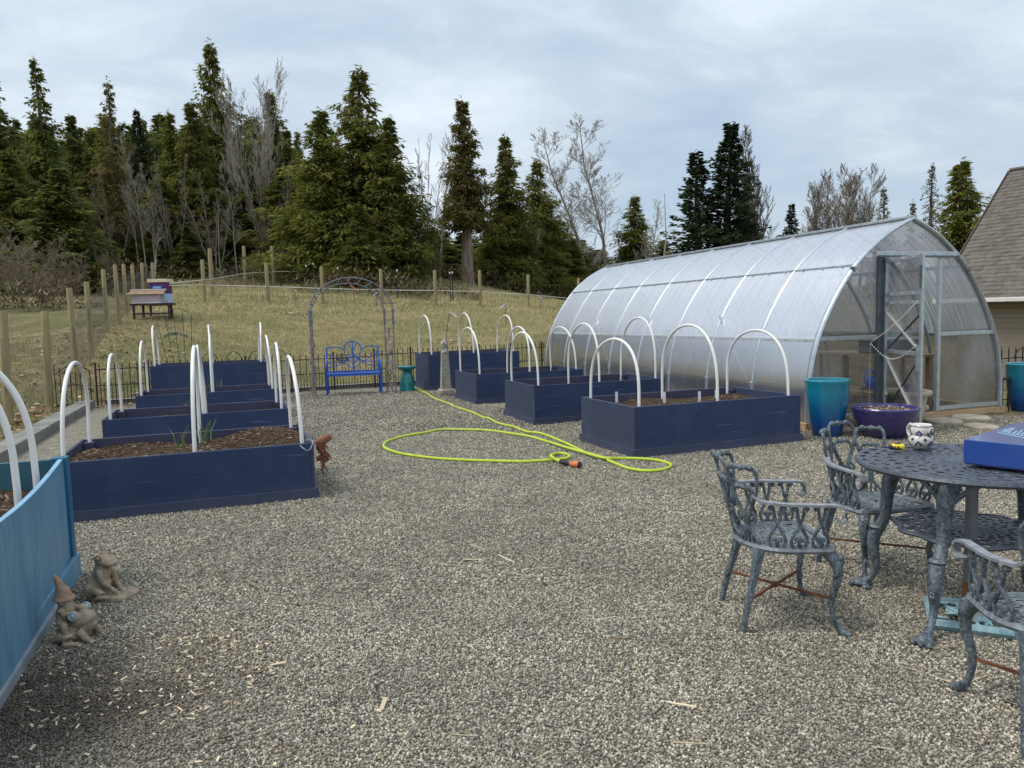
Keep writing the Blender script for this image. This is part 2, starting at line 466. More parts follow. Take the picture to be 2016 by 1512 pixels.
# ------------------------------------------------------------------ ground: terrain heights
U0, U1 = -2.45, 9.6                                        # yard limits along its own axes
def vback(u): return 16.62 + 0.11 * (u + 2.5)
_ctl = [(18,848,11.8),(98,808,13.7),(152,735,15.7),(181,705,17.8),(212,655,21.4),(235,635,23.5),(253,619,26),(300,621,24.5),
        (403,594,33),(528,596,34),(636,599,35),(752,598,36.5),(858,602,37),(946,602,38),(1041,607,40),(418,580,37),(484,562,42),
        (539,561,43),(590,559,44),(730,556,45),(920,558,50),(1001,578,52),(1078,584,58),(300,527,52),(200,548,46),(100,575,40),
        (60,606,31),(0,622,25),(-200,660,22),(700,690,21.5),(450,660,24),(950,668,25),(1090,640,27),(1300,640,24)]
_cp = [tuple(pt(*c)) for c in _ctl]
_cp += [(-4,17.6,0.12),(0,18.2,0.12),(3,20,0.15),(-60,70,10.5),(-25,75,9),(0,75,5.2),(25,75,3.8),(60,75,2.5),(-110,120,16),(-40,130,13),(0,130,7),(50,130,5),(110,120,3),
        (8,28,0.4),(14,34,0.2),(22,24,-1.3),(15,19,-1.2),(13,15,-0.5),(30,34,-0.8),(24,45,0.8),(40,20,-2),(14,6,-0.3),(20,2,-0.6),
        (-9,6,0.1),(-12,9,0.5),(-14,0,0.6),(-30,20,3.5),(-40,5,4),(0,-20,0.2),(30,-20,-1),(-30,-20,2),
        (-250,300,26),(0,300,15),(250,300,8),(-250,0,16),(250,0,-4),(-200,-200,10),(200,-200,-2),(-120,300,22),(120,300,11)]
_cp = np.array(_cp)
def _tps(r2): return np.where(r2 > 1e-9, 0.5 * r2 * np.log(np.maximum(r2, 1e-9)), 0.0)
_n = len(_cp)
_K = np.zeros((_n + 3, _n + 3))
_K[:_n,:_n] = _tps(((_cp[:,None,:2] - _cp[None,:,:2])**2).sum(-1)) + np.eye(_n) * 6.0
_K[:_n,_n] = 1; _K[:_n,_n+1:] = _cp[:,:2]; _K[_n,:_n] = 1; _K[_n+1:,:_n] = _cp[:,:2].T
_W = np.linalg.solve(_K, np.concatenate([_cp[:,2], np.zeros(3)]))
def terrain(x, y):
    x = np.atleast_1d(np.asarray(x, float)); y = np.atleast_1d(np.asarray(y, float))
    out = np.empty(len(x))
    for s in range(0, len(x), 4000):
        xs, ys = x[s:s+4000], y[s:s+4000]
        r2 = (xs[:,None]-_cp[None,:,0])**2 + (ys[:,None]-_cp[None,:,1])**2
        out[s:s+4000] = _tps(r2) @ _W[:_n] + _W[_n] + _W[_n+1]*xs + _W[_n+2]*ys
    u = x*PR[0] + y*PR[1]; v = x*AX[0] + y*AX[1]
    du = np.maximum(np.maximum(U0 - 0.25 - u, u - U1), 0); dv = np.maximum(v - (16.75 + 0.11*(u+2.5)), 0)
    dv = np.where(v < -9, np.maximum(dv, -9 - v), dv)
    d = np.hypot(du, dv)
    w = np.clip(d / 2.6, 0, 1); w = w*w*(3-2*w)
    z = -0.07 + 0.13*np.clip(d / 0.25, 0, 1)
    return z*(1-w) + (out + 0.02*np.sin(x*1.7)*np.cos(y*1.3))*w
def H(x, y): return float(terrain(x, y)[0])

def grid_mesh(name, xs, ys, m):
    X, Y = np.meshgrid(xs, ys)
    Z = terrain(X.ravel(), Y.ravel())
    me = bpy.data.meshes.new(name)
    nx, ny = len(xs), len(ys)
    idx = np.arange(nx*ny).reshape(ny, nx)
    q = np.stack([idx[:-1,:-1], idx[:-1,1:], idx[1:,1:], idx[1:,:-1]], -1).reshape(-1, 4)
    me.from_pydata(np.stack([X.ravel(), Y.ravel(), Z], -1).tolist(), [], q.tolist())
    me.materials.append(m)
    me.polygons.foreach_set('use_smooth', [True]*len(me.polygons)); me.update()
    return me

t = NT('meadow_turf'); v = t.map()
n = t.noise(v, 0.35, 6, 0.65, 0.5); f = t.noise(t.map((1,1,1)), 2.6, 7, 0.7, 0.4); g = t.noise(t.map((1,1,1)), 22, 5, 0.75); cl = t.noise(t.map((1,1.6,1)), 5.5, 8, 0.78, 0.5)
c = t.mix(t.ramp(f, [(0.38,0.0),(0.60,1.0)]), (0.36,0.30,0.15), (0.70,0.575,0.315))
c = t.mix(t.ramp(n, [(0.43,0.0),(0.57,0.9)]), c, (0.215,0.24,0.085))
n3 = t.noise(t.map((1,1,1), (0,0,1)), 0.9, 5, 0.7, 0.6)
c = t.mix(t.ramp(n3, [(0.56,0.0),(0.68,0.85)]), c, (0.27,0.20,0.13))
c = t.mix(t.ramp(g, [(0.40,0.55),(0.60,0.0)]), c, (0.15,0.12,0.06))
c = t.mix(t.ramp(cl, [(0.40,0.75),(0.52,0.0)]), c, (0.19,0.155,0.08))
c = t.mix(t.ramp(cl, [(0.56,0.0),(0.66,0.5)]), c, (0.62,0.52,0.32))
t.bump(t.math('ADD', g, t.math('MULTIPLY', cl, 2.0)), 1.0, 0.08)
M['meadow'] = t.done(c, 0.95, 0, 0.15)
xs = np.concatenate([np.linspace(-250,-45,12)[:-1], np.linspace(-45,45,226), np.linspace(45,250,12)[1:]])
ys = np.concatenate([np.linspace(-200,-9,8)[:-1], np.linspace(-9,60,173), np.linspace(60,320,22)[1:]])
meadow = struct(link('meadow', grid_mesh('meadow', xs, ys, M['meadow'])))

_DP = at(110, 1400)
def dirt(t, pos):
    """brown soil trodden into the gravel beside the turquoise bed"""
    d = t.node('VectorMath', operation='DISTANCE'); t.l.new(pos, d.inputs[0]); d.inputs[1].default_value = tuple(_DP)
    n = t.noise(pos, 2.6, 6, 0.7)
    return t.ramp(t.math('ADD', d.outputs['Value'], t.math('MULTIPLY', t.math('SUBTRACT', n, 0.5), 1.6)), [(0.15, 0.85), (0.85, 0.0)])
# gravel yard: every pebble of the far part is a cell of the surface; the near ones are real stones (below)
PEB = [(0.0,(0.07,0.067,0.062)),(0.18,(0.135,0.127,0.112)),(0.38,(0.25,0.222,0.168)),(0.60,(0.345,0.31,0.235)),(0.80,(0.50,0.45,0.34)),(0.92,(0.66,0.60,0.46)),(1.0,(0.80,0.75,0.63))]
t = NT('gravel'); v = t.map()
d = t.node('Vector' + 'Math', operation='ADD'); t.l.new(v, d.inputs[0])
vo = t.vor(t.map((1.0,1.25,1.0), (0,0,0.3)), 110)
s = t.node('SeparateColor'); t.l.new(vo.outputs['Color'], s.inputs[0])
c = t.ramp(s.outputs[0], PEB)
vo2 = t.vor(t.map((1.0,1.4,1.0), (0,0,-0.4)), 33)
s2 = t.node('SeparateColor'); t.l.new(vo2.outputs['Color'], s2.inputs[0])
c = t.mix(0.35, c, t.ramp(s2.outputs[1], PEB))
big = t.noise(v, 0.8, 6, 0.65, 0.3)
c = t.mix(t.ramp(big, [(0.38,0.0),(0.68,0.45)]), c, t.mix(0.6, (0.43,0.355,0.225), c), 'MIX')
damp = t.noise(t.map((1,1,1),(0,0,0.7)), 7.0, 8, 0.78)
c = t.mix(t.ramp(damp, [(0.46,0.0),(0.60,0.55)]), c, (0.13,0.115,0.085))
ge_ = t.node('NewGeometry'); c = t.mix(dirt(t, ge_.outputs['Position']), c, (0.06,0.045,0.03))
edge = t.ramp(vo.outputs['Distance'], [(0.35,0.0),(0.85,0.55)])
c = t.mix(edge, c, (0.06,0.055,0.048))
t.bump(t.math('SUBTRACT', 1.0, vo.outputs['Distance']), 0.9, 0.010)
M['gravel'] = t.done(c, 0.85, 0, 0.25)
mb = MB()
us = np.linspace(U0, 10.2, 44); nv = 60
rr = rnd(3)
for j in range(nv + 1):
    for u in us:
        v = -9 + (vback(u) - 0.02 + 9) * j / nv
        p = yard(u, v)
        z = 0.012 * math.sin(p[0]*2.1 + 1.3*math.sin(p[1]*0.9)) * math.cos(p[1]*1.7) + 0.004 * rr.uniform(-1, 1)
        if p[1] < 12: z *= max(0.0, (p[1]-9)/3)
        mb.v.append((p[0], p[1], z))
m_ = len(us)
for j in range(nv):
    for i in range(m_ - 1):
        mb.f.append((j*m_+i, j*m_+i+1, (j+1)*m_+i+1, (j+1)*m_+i))
struct(mb.obj('gravel_yard', M['gravel'], smooth=True))

# concrete kerb, left side and behind the fence
def kerb_run(pts, w, h, name, label):
    root = thing(name, label, 'kerb', (pts[0][0], pts[0][1], 0))
    L = [Vector((p[0]-pts[0][0], p[1]-pts[0][1], 0)) for p in pts]
    r = rnd(len(pts))
    for a, b in zip(L[:-1], L[1:]):
        d = (b-a).normalized(); n = Vector((-d.y, d.x, 0))
        k = max(1, int((b-a).length / 1.9))
        for i in range(k):
            p, q = a.lerp(b, i/k) + d*0.004, a.lerp(b, (i+1)/k) - d*0.004
            c_ = (p+q)/2 + n*(w/2) + Vector((0,0,h/2-0.06+r.uniform(-0.006,0.006)))
            MB().box(c_, ((q-p).length, w, h+0.12), (0,0,math.atan2(d.y,d.x))).obj('kerb_section', M['kerb'], root, bevel=0.012)
    return root
kerb_run([yard(U0, v) for v in (-3.0, 16.4)], 0.27, 0.135, 'kerb', 'long grey concrete kerb between the gravel and the leaf strewn grass')
kerb_run([yard(u, vback(u) - 0.02) for u in (-2.3, 3.2, 8.4)], 0.20, 0.10, 'kerb', 'low concrete edging behind the foot of the black picket fence')

# geometry-node scatter: pebbles, grass
def scatter(name, me, dens, shape, m, smin, smax, flat=(1,1,1), seed=1, tilt=PI, zoff=0.0):
    o = link(name, me)
    ng = bpy.data.node_groups.new(name, 'GeometryNodeTree')
    ng.interface.new_socket('Geometry', in_out='INPUT', socket_type='NodeSocketGeometry')
    ng.interface.new_socket('Geometry', in_out='OUTPUT', socket_type='NodeSocketGeometry')
    N, L = ng.nodes, ng.links
    gi, go = N.new('NodeGroupInput'), N.new('NodeGroupOutput')
    ds = N.new('GeometryNodeDistributePointsOnFaces')
    ds.inputs['Density'].default_value = dens; ds.inputs['Seed'].default_value = seed
    L.new(gi.outputs[0], ds.inputs['Mesh'])
    if shape == 'pebble':
        pr_ = N.new('GeometryNodeMeshIcoSphere'); pr_.inputs['Radius'].default_value = 1.0; pr_.inputs['Subdivisions'].default_value = 2
    else:
        pr_ = N.new('GeometryNodeMeshCone'); pr_.inputs['Vertices'].default_value = 3
        pr_.inputs['Radius Bottom'].default_value = 0.035; pr_.inputs['Radius Top'].default_value = 0.004; pr_.inputs['Depth'].default_value = 1.0
        pr_.fill_type = 'NONE'
    tr = N.new('GeometryNodeTransform'); tr.inputs['Scale'].default_value = flat
    L.new(pr_.outputs['Mesh'], tr.inputs['Geometry'])
    sm = N.new('GeometryNodeSetMaterial'); sm.inputs['Material'].default_value = m
    L.new(tr.outputs[0], sm.inputs[0])
    src = sm.outputs[0]
    if shape == 'pebble':
        ss = N.new('GeometryNodeSetShadeSmooth'); L.new(src, ss.inputs[0]); src = ss.outputs[0]
    ip = N.new('GeometryNodeInstanceOnPoints')
    L.new(ds.outputs['Points'], ip.inputs['Points']); L.new(src, ip.inputs['Instance'])
    rv = N.new('FunctionNodeRandomValue'); rv.data_type = 'FLOAT_VECTOR'
    rv.inputs[0].default_value = (-tilt, -tilt, -PI); rv.inputs[1].default_value = (tilt, tilt, PI)
    L.new(rv.outputs[0], ip.inputs['Rotation'])
    rs = N.new('FunctionNodeRandomValue'); rs.data_type = 'FLOAT'
    rs.inputs[2].default_value = smin; rs.inputs[3].default_value = smax; rs.inputs['Seed'].default_value = 7
    L.new(rs.outputs[1], ip.inputs['Scale'])
    L.new(ip.outputs[0], go.inputs[0])
    md = o.modifiers.new('scatter', 'NODES'); md.node_group = ng
    return stuff(o)

t = NT('pebbles'); oi = t.node('ObjectInfo')
c = t.ramp(oi.outputs['Random'], PEB)
gp_n = t.node('NewGeometry'); dirt_b = dirt(t, gp_n.outputs['Position']); n = t.noise(gp_n.outputs['Position'], 1.3, 5, 0.65)
M['pebbles'] = t.done(t.mix(t.ramp(n, [(0.35,0.0),(0.7,0.55)]), t.mix(dirt_b, c, (0.055,0.040,0.028)), (0.115,0.10,0.08)), 0.7, 0, 0.35)
def ground_patch(px_corners, n=12, z=0.003):
    mb = MB()
    a, b, c_, d_ = [Vector(at(*p)) for p in px_corners]
    for j in range(n+1):
        for i in range(n+1):
            p = a.lerp(b, i/n).lerp(d_.lerp(c_, i/n), j/n)
            mb.v.append((p.x, p.y, z))
    for j in range(n):
        for i in range(n): mb.f.append((j*(n+1)+i, j*(n+1)+i+1, (j+1)*(n+1)+i+1, (j+1)*(n+1)+i))
    return mb.mesh('gravel_patch', M['gravel'])
scatter('pebbles', ground_patch([(-80,1560),(2100,1560),(2100,1130),(-80,1210)]), 14000, 'pebble', M['pebbles'], 0.0027, 0.0064, (1.2,1.0,0.75), 3)
scatter('pebbles', ground_patch([(-80,1210),(2100,1130),(2060,960),(100,1010)]), 5200, 'pebble', M['pebbles'], 0.0036, 0.0072, (1.2,1.0,0.75), 5)
scatter('pebbles', ground_patch([(100,1010),(2060,960),(1500,850),(560,850)]), 1500, 'pebble', M['pebbles'], 0.0045, 0.0085, (1.2,1.0,0.75), 8)
scatter('pebbles', ground_patch([(560,850),(1500,850),(960,772),(560,772)], 12, 0.012), 620, 'pebble', M['pebbles'], 0.006, 0.011, (1.2,1.0,0.75), 9)
scatter('pebbles', ground_patch([(1560,905),(2080,900),(2080,810),(1560,845)], 12, 0.005), 1500, 'pebble', M['pebbles'], 0.0045, 0.0085, (1.2,1.0,0.75), 10)

# dry grass on the slope
t = NT('dry_grass'); oi = t.node('ObjectInfo')
M['grass'] = t.done(t.ramp(oi.outputs['Random'], [(0.0,(0.16,0.19,0.06)),(0.3,(0.31,0.29,0.13)),(0.65,(0.56,0.47,0.245)),(1.0,(0.80,0.66,0.40))]), 0.9, 0, 0.1)
def meadow_patch(quad, n=40):
    mb = MB()
    a, b, c_, d_ = [Vector((*p, 0)) for p in quad]
    P = []
    for j in range(n+1):
        for i in range(n+1):
            P.append(a.lerp(b, i/n).lerp(d_.lerp(c_, i/n), j/n))
    Z = terrain([p.x for p in P], [p.y for p in P])
    mb.v = [(p.x, p.y, z-0.01) for p, z in zip(P, Z)]
    for j in range(n):
        for i in range(n): mb.f.append((j*(n+1)+i, j*(n+1)+i+1, (j+1)*(n+1)+i+1, (j+1)*(n+1)+i))
    return mb.mesh('grass_patch', M['meadow'])
ya = lambda u, v: tuple(yard(u, v))
scatter('meadow_grass', meadow_patch([ya(-2.6,17.05), ya(10.5,18.2), ya(16,34), ya(-4,30)]), 420, 'blade', M['grass'], 0.05, 0.16, (1,0.4,1), 2, 1.0)
scatter('meadow_grass', meadow_patch([ya(-11,4), ya(-2.85,4), ya(-2.85,24), ya(-14,24)]), 300, 'blade', M['grass'], 0.05, 0.16, (1,0.4,1), 4, 1.0)
scatter('meadow_grass', meadow_patch([ya(-4,30), ya(18,34), ya(22,52), ya(-4,56)]), 130, 'blade', M['grass'], 0.08, 0.24, (1.4,0.5,1), 6, 1.0)

# fallen leaves by the kerb and fence, wood chips and straw on the gravel
t = NT('fallen_leaves'); gm = t.node('NewGeometry')
M['leaves'] = t.done(t.ramp(gm.outputs['Random Per Island'], [(0.0,(0.10,0.045,0.025)),(0.4,(0.26,0.13,0.075)),(0.75,(0.42,0.26,0.17)),(1.0,(0.55,0.42,0.32))]), 0.85, 0, 0.2)
def leaf(mb, p, s, r):
    a = r.uniform(0, 2*PI); tx, ty = r.uniform(-0.5,0.5), r.uniform(-0.5,0.5)
    R = Euler((tx, ty, a)).to_matrix()
    sh = [(0,-1,0),(0.42,-0.5,0.12),(0.6,0.1,0.06),(0.2,0.45,0.02),(0,1,0.1),(-0.2,0.45,0.02),(-0.6,0.1,0.06),(-0.42,-0.5,0.12)]
    mb.add([R @ (Vector(q)*s) + Vector(p) for q in sh] , [tuple(range(8))])
mb = MB(); r = rnd(11)
for i in range(620):
    v = r.uniform(5.5, 16.6); u = U0 - 0.3 - abs(r.gauss(0, 0.75))
    p = yard(u, v); leaf(mb, (p[0], p[1], H(p[0],p[1]) + 0.03), r.uniform(0.035, 0.08), r)
for i in range(90):
    v = r.uniform(15.9, 16.5); u = r.uniform(-2.4, -0.5)
    p = yard(u, v); leaf(mb, (p[0], p[1], 0.025), r.uniform(0.035, 0.07), r)
for i in range(380):
    v = r.uniform(16.6, 26); u = U0 - 0.2 + r.gauss(0, 1.3)
    p = yard(u, v)
    if v > vback(u) + 0.3: leaf(mb, (p[0], p[1], H(p[0],p[1]) + 0.03), r.uniform(0.03, 0.08), r)
stuff(mb.obj('fallen_leaves', M['leaves']))
t = NT('wood_chips'); gm = t.node('NewGeometry')
M['chips'] = t.done(t.ramp(gm.outputs['Random Per Island'], [(0.0,(0.07,0.04,0.025)),(0.25,(0.20,0.12,0.07)),(0.5,(0.47,0.37,0.25)),(1.0,(0.82,0.68,0.48))]), 0.85, 0, 0.2)
mb = MB(); r = rnd(12)
def chip(mb, p, L, W, r, z=0.008):
    mb.box((p[0], p[1], p[2] + z), (L, W, r.uniform(0.002,0.005)), (r.uniform(-0.35,0.35), r.uniform(-0.35,0.35), r.uniform(0,PI)))
for (cx, cy, sx, sy, k) in ((330,1330,120,55,240),(480,1275,70,40,130),(390,1258,55,18,120),(150,1260,70,70,70),(60,1420,60,60,70),(450,1420,170,80,120)):
    for i in range(k):
        px, py = r.gauss(cx, sx), r.gauss(cy, sy)
        if py < 1150 or px < 20: continue
        chip(mb, at(px, py), r.uniform(0.007,0.030), r.uniform(0.003,0.009), r)
for i in range(150):
    chip(mb, at(r.uniform(300,1990), r.uniform(960,1500)), r.uniform(0.02,0.12), r.uniform(0.002,0.004), r, 0.009)
for (px, py, L, W) in ((755,1392,0.07,0.02),(1325,1390,0.22,0.007),(545,1312,0.10,0.012),(1295,1330,0.12,0.004),(1000,1105,0.16,0.006),(930,1105,0.12,0.01),(975,1120,0.10,0.006),(590,1195,0.09,0.005),(1420,1000,0.08,0.004)):
    chip(mb, at(px, py), L, W, r, 0.012)
stuff(mb.obj('wood_chips', M['chips']))
# ------------------------------------------------------------------ house beyond the greenhouse
t = NT('roof_shingles'); v = t.map()
vo = t.vor(t.map((1.0,2.6,2.6)), 2.6); s = t.node('SeparateColor'); t.l.new(vo.outputs['Color'], s.inputs[0])
c = t.mix(t.noise(v, 50, 4), (0.115,0.105,0.092), (0.21,0.19,0.165))
c = t.mix(t.ramp(s.outputs[0], [(0.2,0.6),(0.8,0.0)]), c, (0.10,0.083,0.064))
t.bump(t.noise(v, 60, 3), 0.4, 0.006)
M['shingle'] = t.done(c, 0.9, 0, 0.2)
M['siding'] = simple('lap_siding', (0.29,0.24,0.19), (0.33,0.275,0.22), 3, 0.7, 0.1)
M['gutter'] = simple('gutter_white', (0.68,0.66,0.60), (0.75,0.73,0.68), 4, 0.4, 0.0)
M['fascia'] = simple('soffit_brown', (0.08,0.062,0.048), (0.11,0.085,0.065), 4, 0.7, 0.0)
HD = 23.0
hp = lambda px, py, d=HD: Vector(pt(px, py, d))
eave_l = hp(1840, 592)
PHI = math.radians(55)
hx = Vector((math.cos(PHI), -math.sin(PHI), 0))                        # along the eave, towards us on the right
hy = Vector((math.sin(PHI), math.cos(PHI), 0))
house = thing('house', 'tan sided house with brown shingle roof at the right edge', 'house', (eave_l.x, eave_l.y, -1.6))
hb = Vector(house.location)
def hl(a, b, z): return hx*a + hy*b + Vector((0,0,z - hb.z))
EZ = eave_l.z
run = 4.9; nrow = 34
top_ = eave_l + hy*run
_d = top_.y*math.cos(PITCH)
rise = hp(1990, 342, _d).z - EZ
slope = rise / run
r = rnd(4)
rake = 0.0
hipm = MB()
for i in range(nrow):                                                   # one overlapping course after another, each shingle a step of its own
    b0, b1 = run*i/nrow, run*(i+1)/nrow + 0.03
    a0 = rake*i/nrow
    a = a0
    while a < 9.5:
        w = r.uniform(0.16, 0.30)
        lift = r.choice((0.010, 0.016, 0.026))
        e = min(a + w - 0.006, 9.5)
        hipm.add([hl(a, b0-0.02, EZ+slope*b0+lift), hl(e, b0-0.02, EZ+slope*b0+lift), hl(e, b1, EZ+slope*b1+0.004), hl(a, b1, EZ+slope*b1+0.004),
                  hl(a, b0-0.02, EZ+slope*b0-0.02), hl(e, b0-0.02, EZ+slope*b0-0.02)], [(0,1,2,3),(4,5,1,0)])
        a += w
stuff(hipm.obj('roof_shingles', M['shingle'], house))
rb = MB().add([hl(0,0,EZ-0.03), hl(9.5,0,EZ-0.03), hl(9.5,run,EZ+rise-0.03), hl(rake,run,EZ+rise-0.03),
               hl(0,7.6,EZ-0.03), hl(9.5,7.6,EZ-0.03)], [(0,1,2,3),(0,3,4),(3,2,5,4),(0,4,5,1)])
rb.obj('roof', M['shingle'], house)
MB().bar(hl(-0.03,-0.05,EZ-0.06), hl(-0.03,run,EZ+rise-0.02), 0.03, 0.16).obj('rake_board', M['fascia'], house)
MB().tube([hl(rake,run,EZ+rise+0.05), hl(9.5,run,EZ+rise+0.05)], 0.07, 6).obj('ridge_cap', M['shingle'], house)
MB().box(hl(4.75,-0.09,EZ-0.03), (9.5,0.13,0.12), (0,0,math.atan2(hx.y,hx.x))).obj('gutter', M['gutter'], house, bevel=0.015)
MB().box(hl(4.8,0.25,EZ-0.13), (9.4,0.55,0.06), (0,0,math.atan2(hx.y,hx.x))).obj('soffit', M['fascia'], house)
exp_ = 0.148
pl = MB()
for k in range(22):
    z1 = EZ - 0.15 - k*exp_
    m_ = MB().box((0,0,0), (8.8, 0.022, exp_+0.03), (0.20,0,0))
    o = m_.obj('siding_board', M['siding'], house)
    o.location = hl(4.85, 0.53, z1 - exp_/2); o.rotation_euler = (0,0,math.atan2(hx.y,hx.x))
MB().box(hl(4.85,2.6,(EZ-0.15-1.7)/1.0 - 0.0), (8.8,3.9,3.4), (0,0,math.atan2(hx.y,hx.x))).obj('wall', M['siding'], house)

# ------------------------------------------------------------------ greenhouse
def poly_mat(name, tr, tint, tlc=0.82, wide=0.30):
    t = NT(name)
    t.n.remove(t.b)
    tp = t.node('BsdfTransparent'); tp.inputs[0].default_value = (*tint, 1)
    tl = t.node('BsdfTranslucent'); tl.inputs[0].default_value = (tlc,tlc*1.01,min(1,tlc*1.06),1)
    df = t.node('BsdfDiffuse'); df.inputs[0].default_value = (tlc*0.8,tlc*0.81,tlc*0.87,1)
    gl = t.node('BsdfAnisotropic'); gl.inputs['Roughness'].default_value = 0.125
    gl.inputs['Color'].default_value = (0.97,0.97,1,1)
    gl.inputs['Anisotropy'].default_value = -0.72; gl.distribution = 'MULTI_GGX'
    g2 = t.node('BsdfGlossy'); g2.distribution = 'MULTI_GGX'; g2.inputs['Roughness'].default_value = 0.26; g2.inputs['Color'].default_value = (0.97,0.97,1,1)
    gm_ = t.node('MixShader'); gm_.inputs[0].default_value = wide
    tg = t.node('CombineXYZ'); a = math.radians(19.3056)
    tg.inputs[0].default_value, tg.inputs[1].default_value = -math.sin(a), math.cos(a)
    t.l.new(tg.outputs[0], gl.inputs['Tangent'])
    v = t.map()
    st = t.noise(t.map((0.5,9.0,0.25)), 3.0, 5, 0.65)                   # streaks of grime down the flutes
    fl = t.node('TexWave', wave_type='BANDS', bands_direction='Y'); fl.inputs['Scale'].default_value = 22
    t.l.new(v, fl.inputs['Vector'])
    bp = t.node('Bump'); bp.inputs['Strength'].default_value = 0.12; bp.inputs['Distance'].default_value = 0.004
    t.l.new(fl.outputs['Fac'], bp.inputs['Height'])
    t.l.new(bp.outputs[0], gl.inputs['Normal'])
    m1 = t.node('MixShader'); m1.inputs[0].default_value = 0.5
    t.l.new(tl.outputs[0], m1.inputs[1]); t.l.new(df.outputs[0], m1.inputs[2])
    m2 = t.node('MixShader')
    t.l.new(t.math('ADD', tr, t.math('MULTIPLY', t.math('SUBTRACT', 0.5, st), 2.2)), m2.inputs[0])
    t.l.new(m1.outputs[0], m2.inputs[1]); t.l.new(tp.outputs[0], m2.inputs[2])
    fr = t.node('Fresnel'); fr.inputs[0].default_value = 1.58
    m3 = t.node('MixShader')
    t.l.new(t.math('MINIMUM', 0.62, t.math('ADD', 0.08, t.math('MULTIPLY', fr.outputs[0], 1.25))), m3.inputs[0])
    t.l.new(bp.outputs[0], g2.inputs['Normal'])
    t.l.new(g2.outputs[0], gm_.inputs[1]); t.l.new(gl.outputs[0], gm_.inputs[2])
    t.l.new(m2.outputs[0], m3.inputs[1]); t.l.new(gm_.outputs[0], m3.inputs[2])
    t.l.new(m3.outputs[0], t.o.inputs['Surface'])
    return t.m
M['poly'] = poly_mat('polycarbonate_roof', 0.46, (0.95,0.96,0.98), 0.96)
M['poly_side_dim'] = poly_mat('polycarbonate_side_dim', 0.88, (0.60,0.58,0.56), 0.5, 0.25)  # low sheets tinted darker, dim reflections and background put into the tint
M['galv_bright'] = simple('bright_steel', (0.62,0.66,0.70), (0.76,0.80,0.84), 14, 0.4, 0.04, 40, 0.5)
M['alum'] = simple('dull_alloy', (0.30,0.31,0.33), (0.38,0.39,0.41), 14, 0.7, 0.04)
M['floor_mulch'] = simple('greenhouse_floor_mulch', (0.06,0.045,0.033), (0.15,0.115,0.085), 18, 0.95, 0.6, 50, bd=0.01)
M['poly_end'] = poly_mat('polycarbonate_end', 0.86, (0.56,0.55,0.55), 0.55, 0.15)
GX, GY, GYAW, GL, NB = 5.252, 9.941, math.radians(19.3056), 8.745, 8
gh = thing('greenhouse', 'long arched polycarbonate greenhouse with steel ribs and open door', 'greenhouse', (GX, GY, 0), GYAW)
half = spline([(1.645,0,0.10),(1.64,0,0.50),(1.565,0,0.94),(1.43,0,1.30),(1.20,0,1.70),(0.93,0,2.045),(0.68,0,2.27),(0.44,0,2.44),(0.20,0,2.565),(0,0,2.65)], 4)
half = [(p.x, p.z) for p in half]
def hw(z):
    for (x0, z0), (x1, z1) in zip(half[:-1], half[1:]):
        if z0 <= z <= z1: return x0 + (x1-x0)*(z-z0)/(z1-z0)
    return half[0][0] if z < half[0][1] else 0.0
def idx_at(z): return min(range(len(half)), key=lambda i: abs(half[i][1]-z))
iM, iP = idx_at(1.137), idx_at(2.04)
arch_pts = [(-x, z) for x, z in half] + [(x, z) for x, z in half[-2::-1]]
arch_me = MB().tube([(x, 0, z) for x, z in arch_pts], 0.027, 8).mesh('arch_rib', M['galv'], True)
for k in range(NB + 1):
    o = link('arch_rib', arch_me, gh); o.location = (0, GL*k/NB, 0)
    if k == 0: o.scale = (1.0, 1.7, 1.0)
for s in (-1, 1):
    segs = [(0, iM), (iM, iP), (iP, len(half)-1)]
    for a, b in segs:
        mb = MB(); w = GL/NB - 0.03
        for i in range(a, b+1):
            x, z = half[i]
            nx = 0.012
            mb.v += [(s*(x+nx), 0.015, z+0.006), (s*(x+nx), 0.015+w, z+0.006)]
        for i in range(b - a):
            f = (2*i, 2*i+1, 2*i+3, 2*i+2)
            mb.f.append(f if s < 0 else f[::-1])
        me = mb.mesh('roof_panel' if a == iP else 'side_panel', M['poly_side_dim'] if a == 0 else M['poly'], True)
        for k in range(NB):
            o = link(me.name, me, gh); o.location = (0, GL*k/NB, 0)
            o.name = 'roof_panel' if a == iP else 'side_panel'
    for i in (iM, iP):
        x, z = half[i]
        MB().box((s*(x+0.010), GL/2, z), (0.03, GL, 0.042)).obj('purlin', M['galv_bright'] if i == iM else M['galv'], gh, bevel=0.004)
        bt = MB()
        for k in range(NB*3): bt.ball((s*(x+0.034), GL*(k+0.5)/(NB*3), z), 0.011, 6)
        bt.obj('purlin_bolts', M['galv'], gh)['kind'] = 'stuff'
    MB().box((s*1.67, GL/2, 0.045), (0.09, GL+0.1, 0.09)).obj('base_plank', M['raw_wood'], gh, bevel=0.005)
    # inside diagonal braces
    for k in (1, 3, 5):
        MB().bar((s*1.53, GL*k/NB, 0.15), (s*1.42, GL*(k+1)/NB, 1.45), 0.03, 0.012).obj('brace', M['galv'], gh)
MB().box((0, GL/2, 2.672), (0.10, GL+0.06, 0.035)).obj('ridge_cap', M['galv'], gh, bevel=0.006)
for s in (0, 1): MB().box((0, s*GL, 0.045), (3.25, 0.09, 0.09)).obj('base_plank', M['raw_wood'], gh, bevel=0.005)
MB().box((0, GL/2, 0.012), (3.18, GL-0.1, 0.016)).obj('floor', M['floor_mulch'], gh)
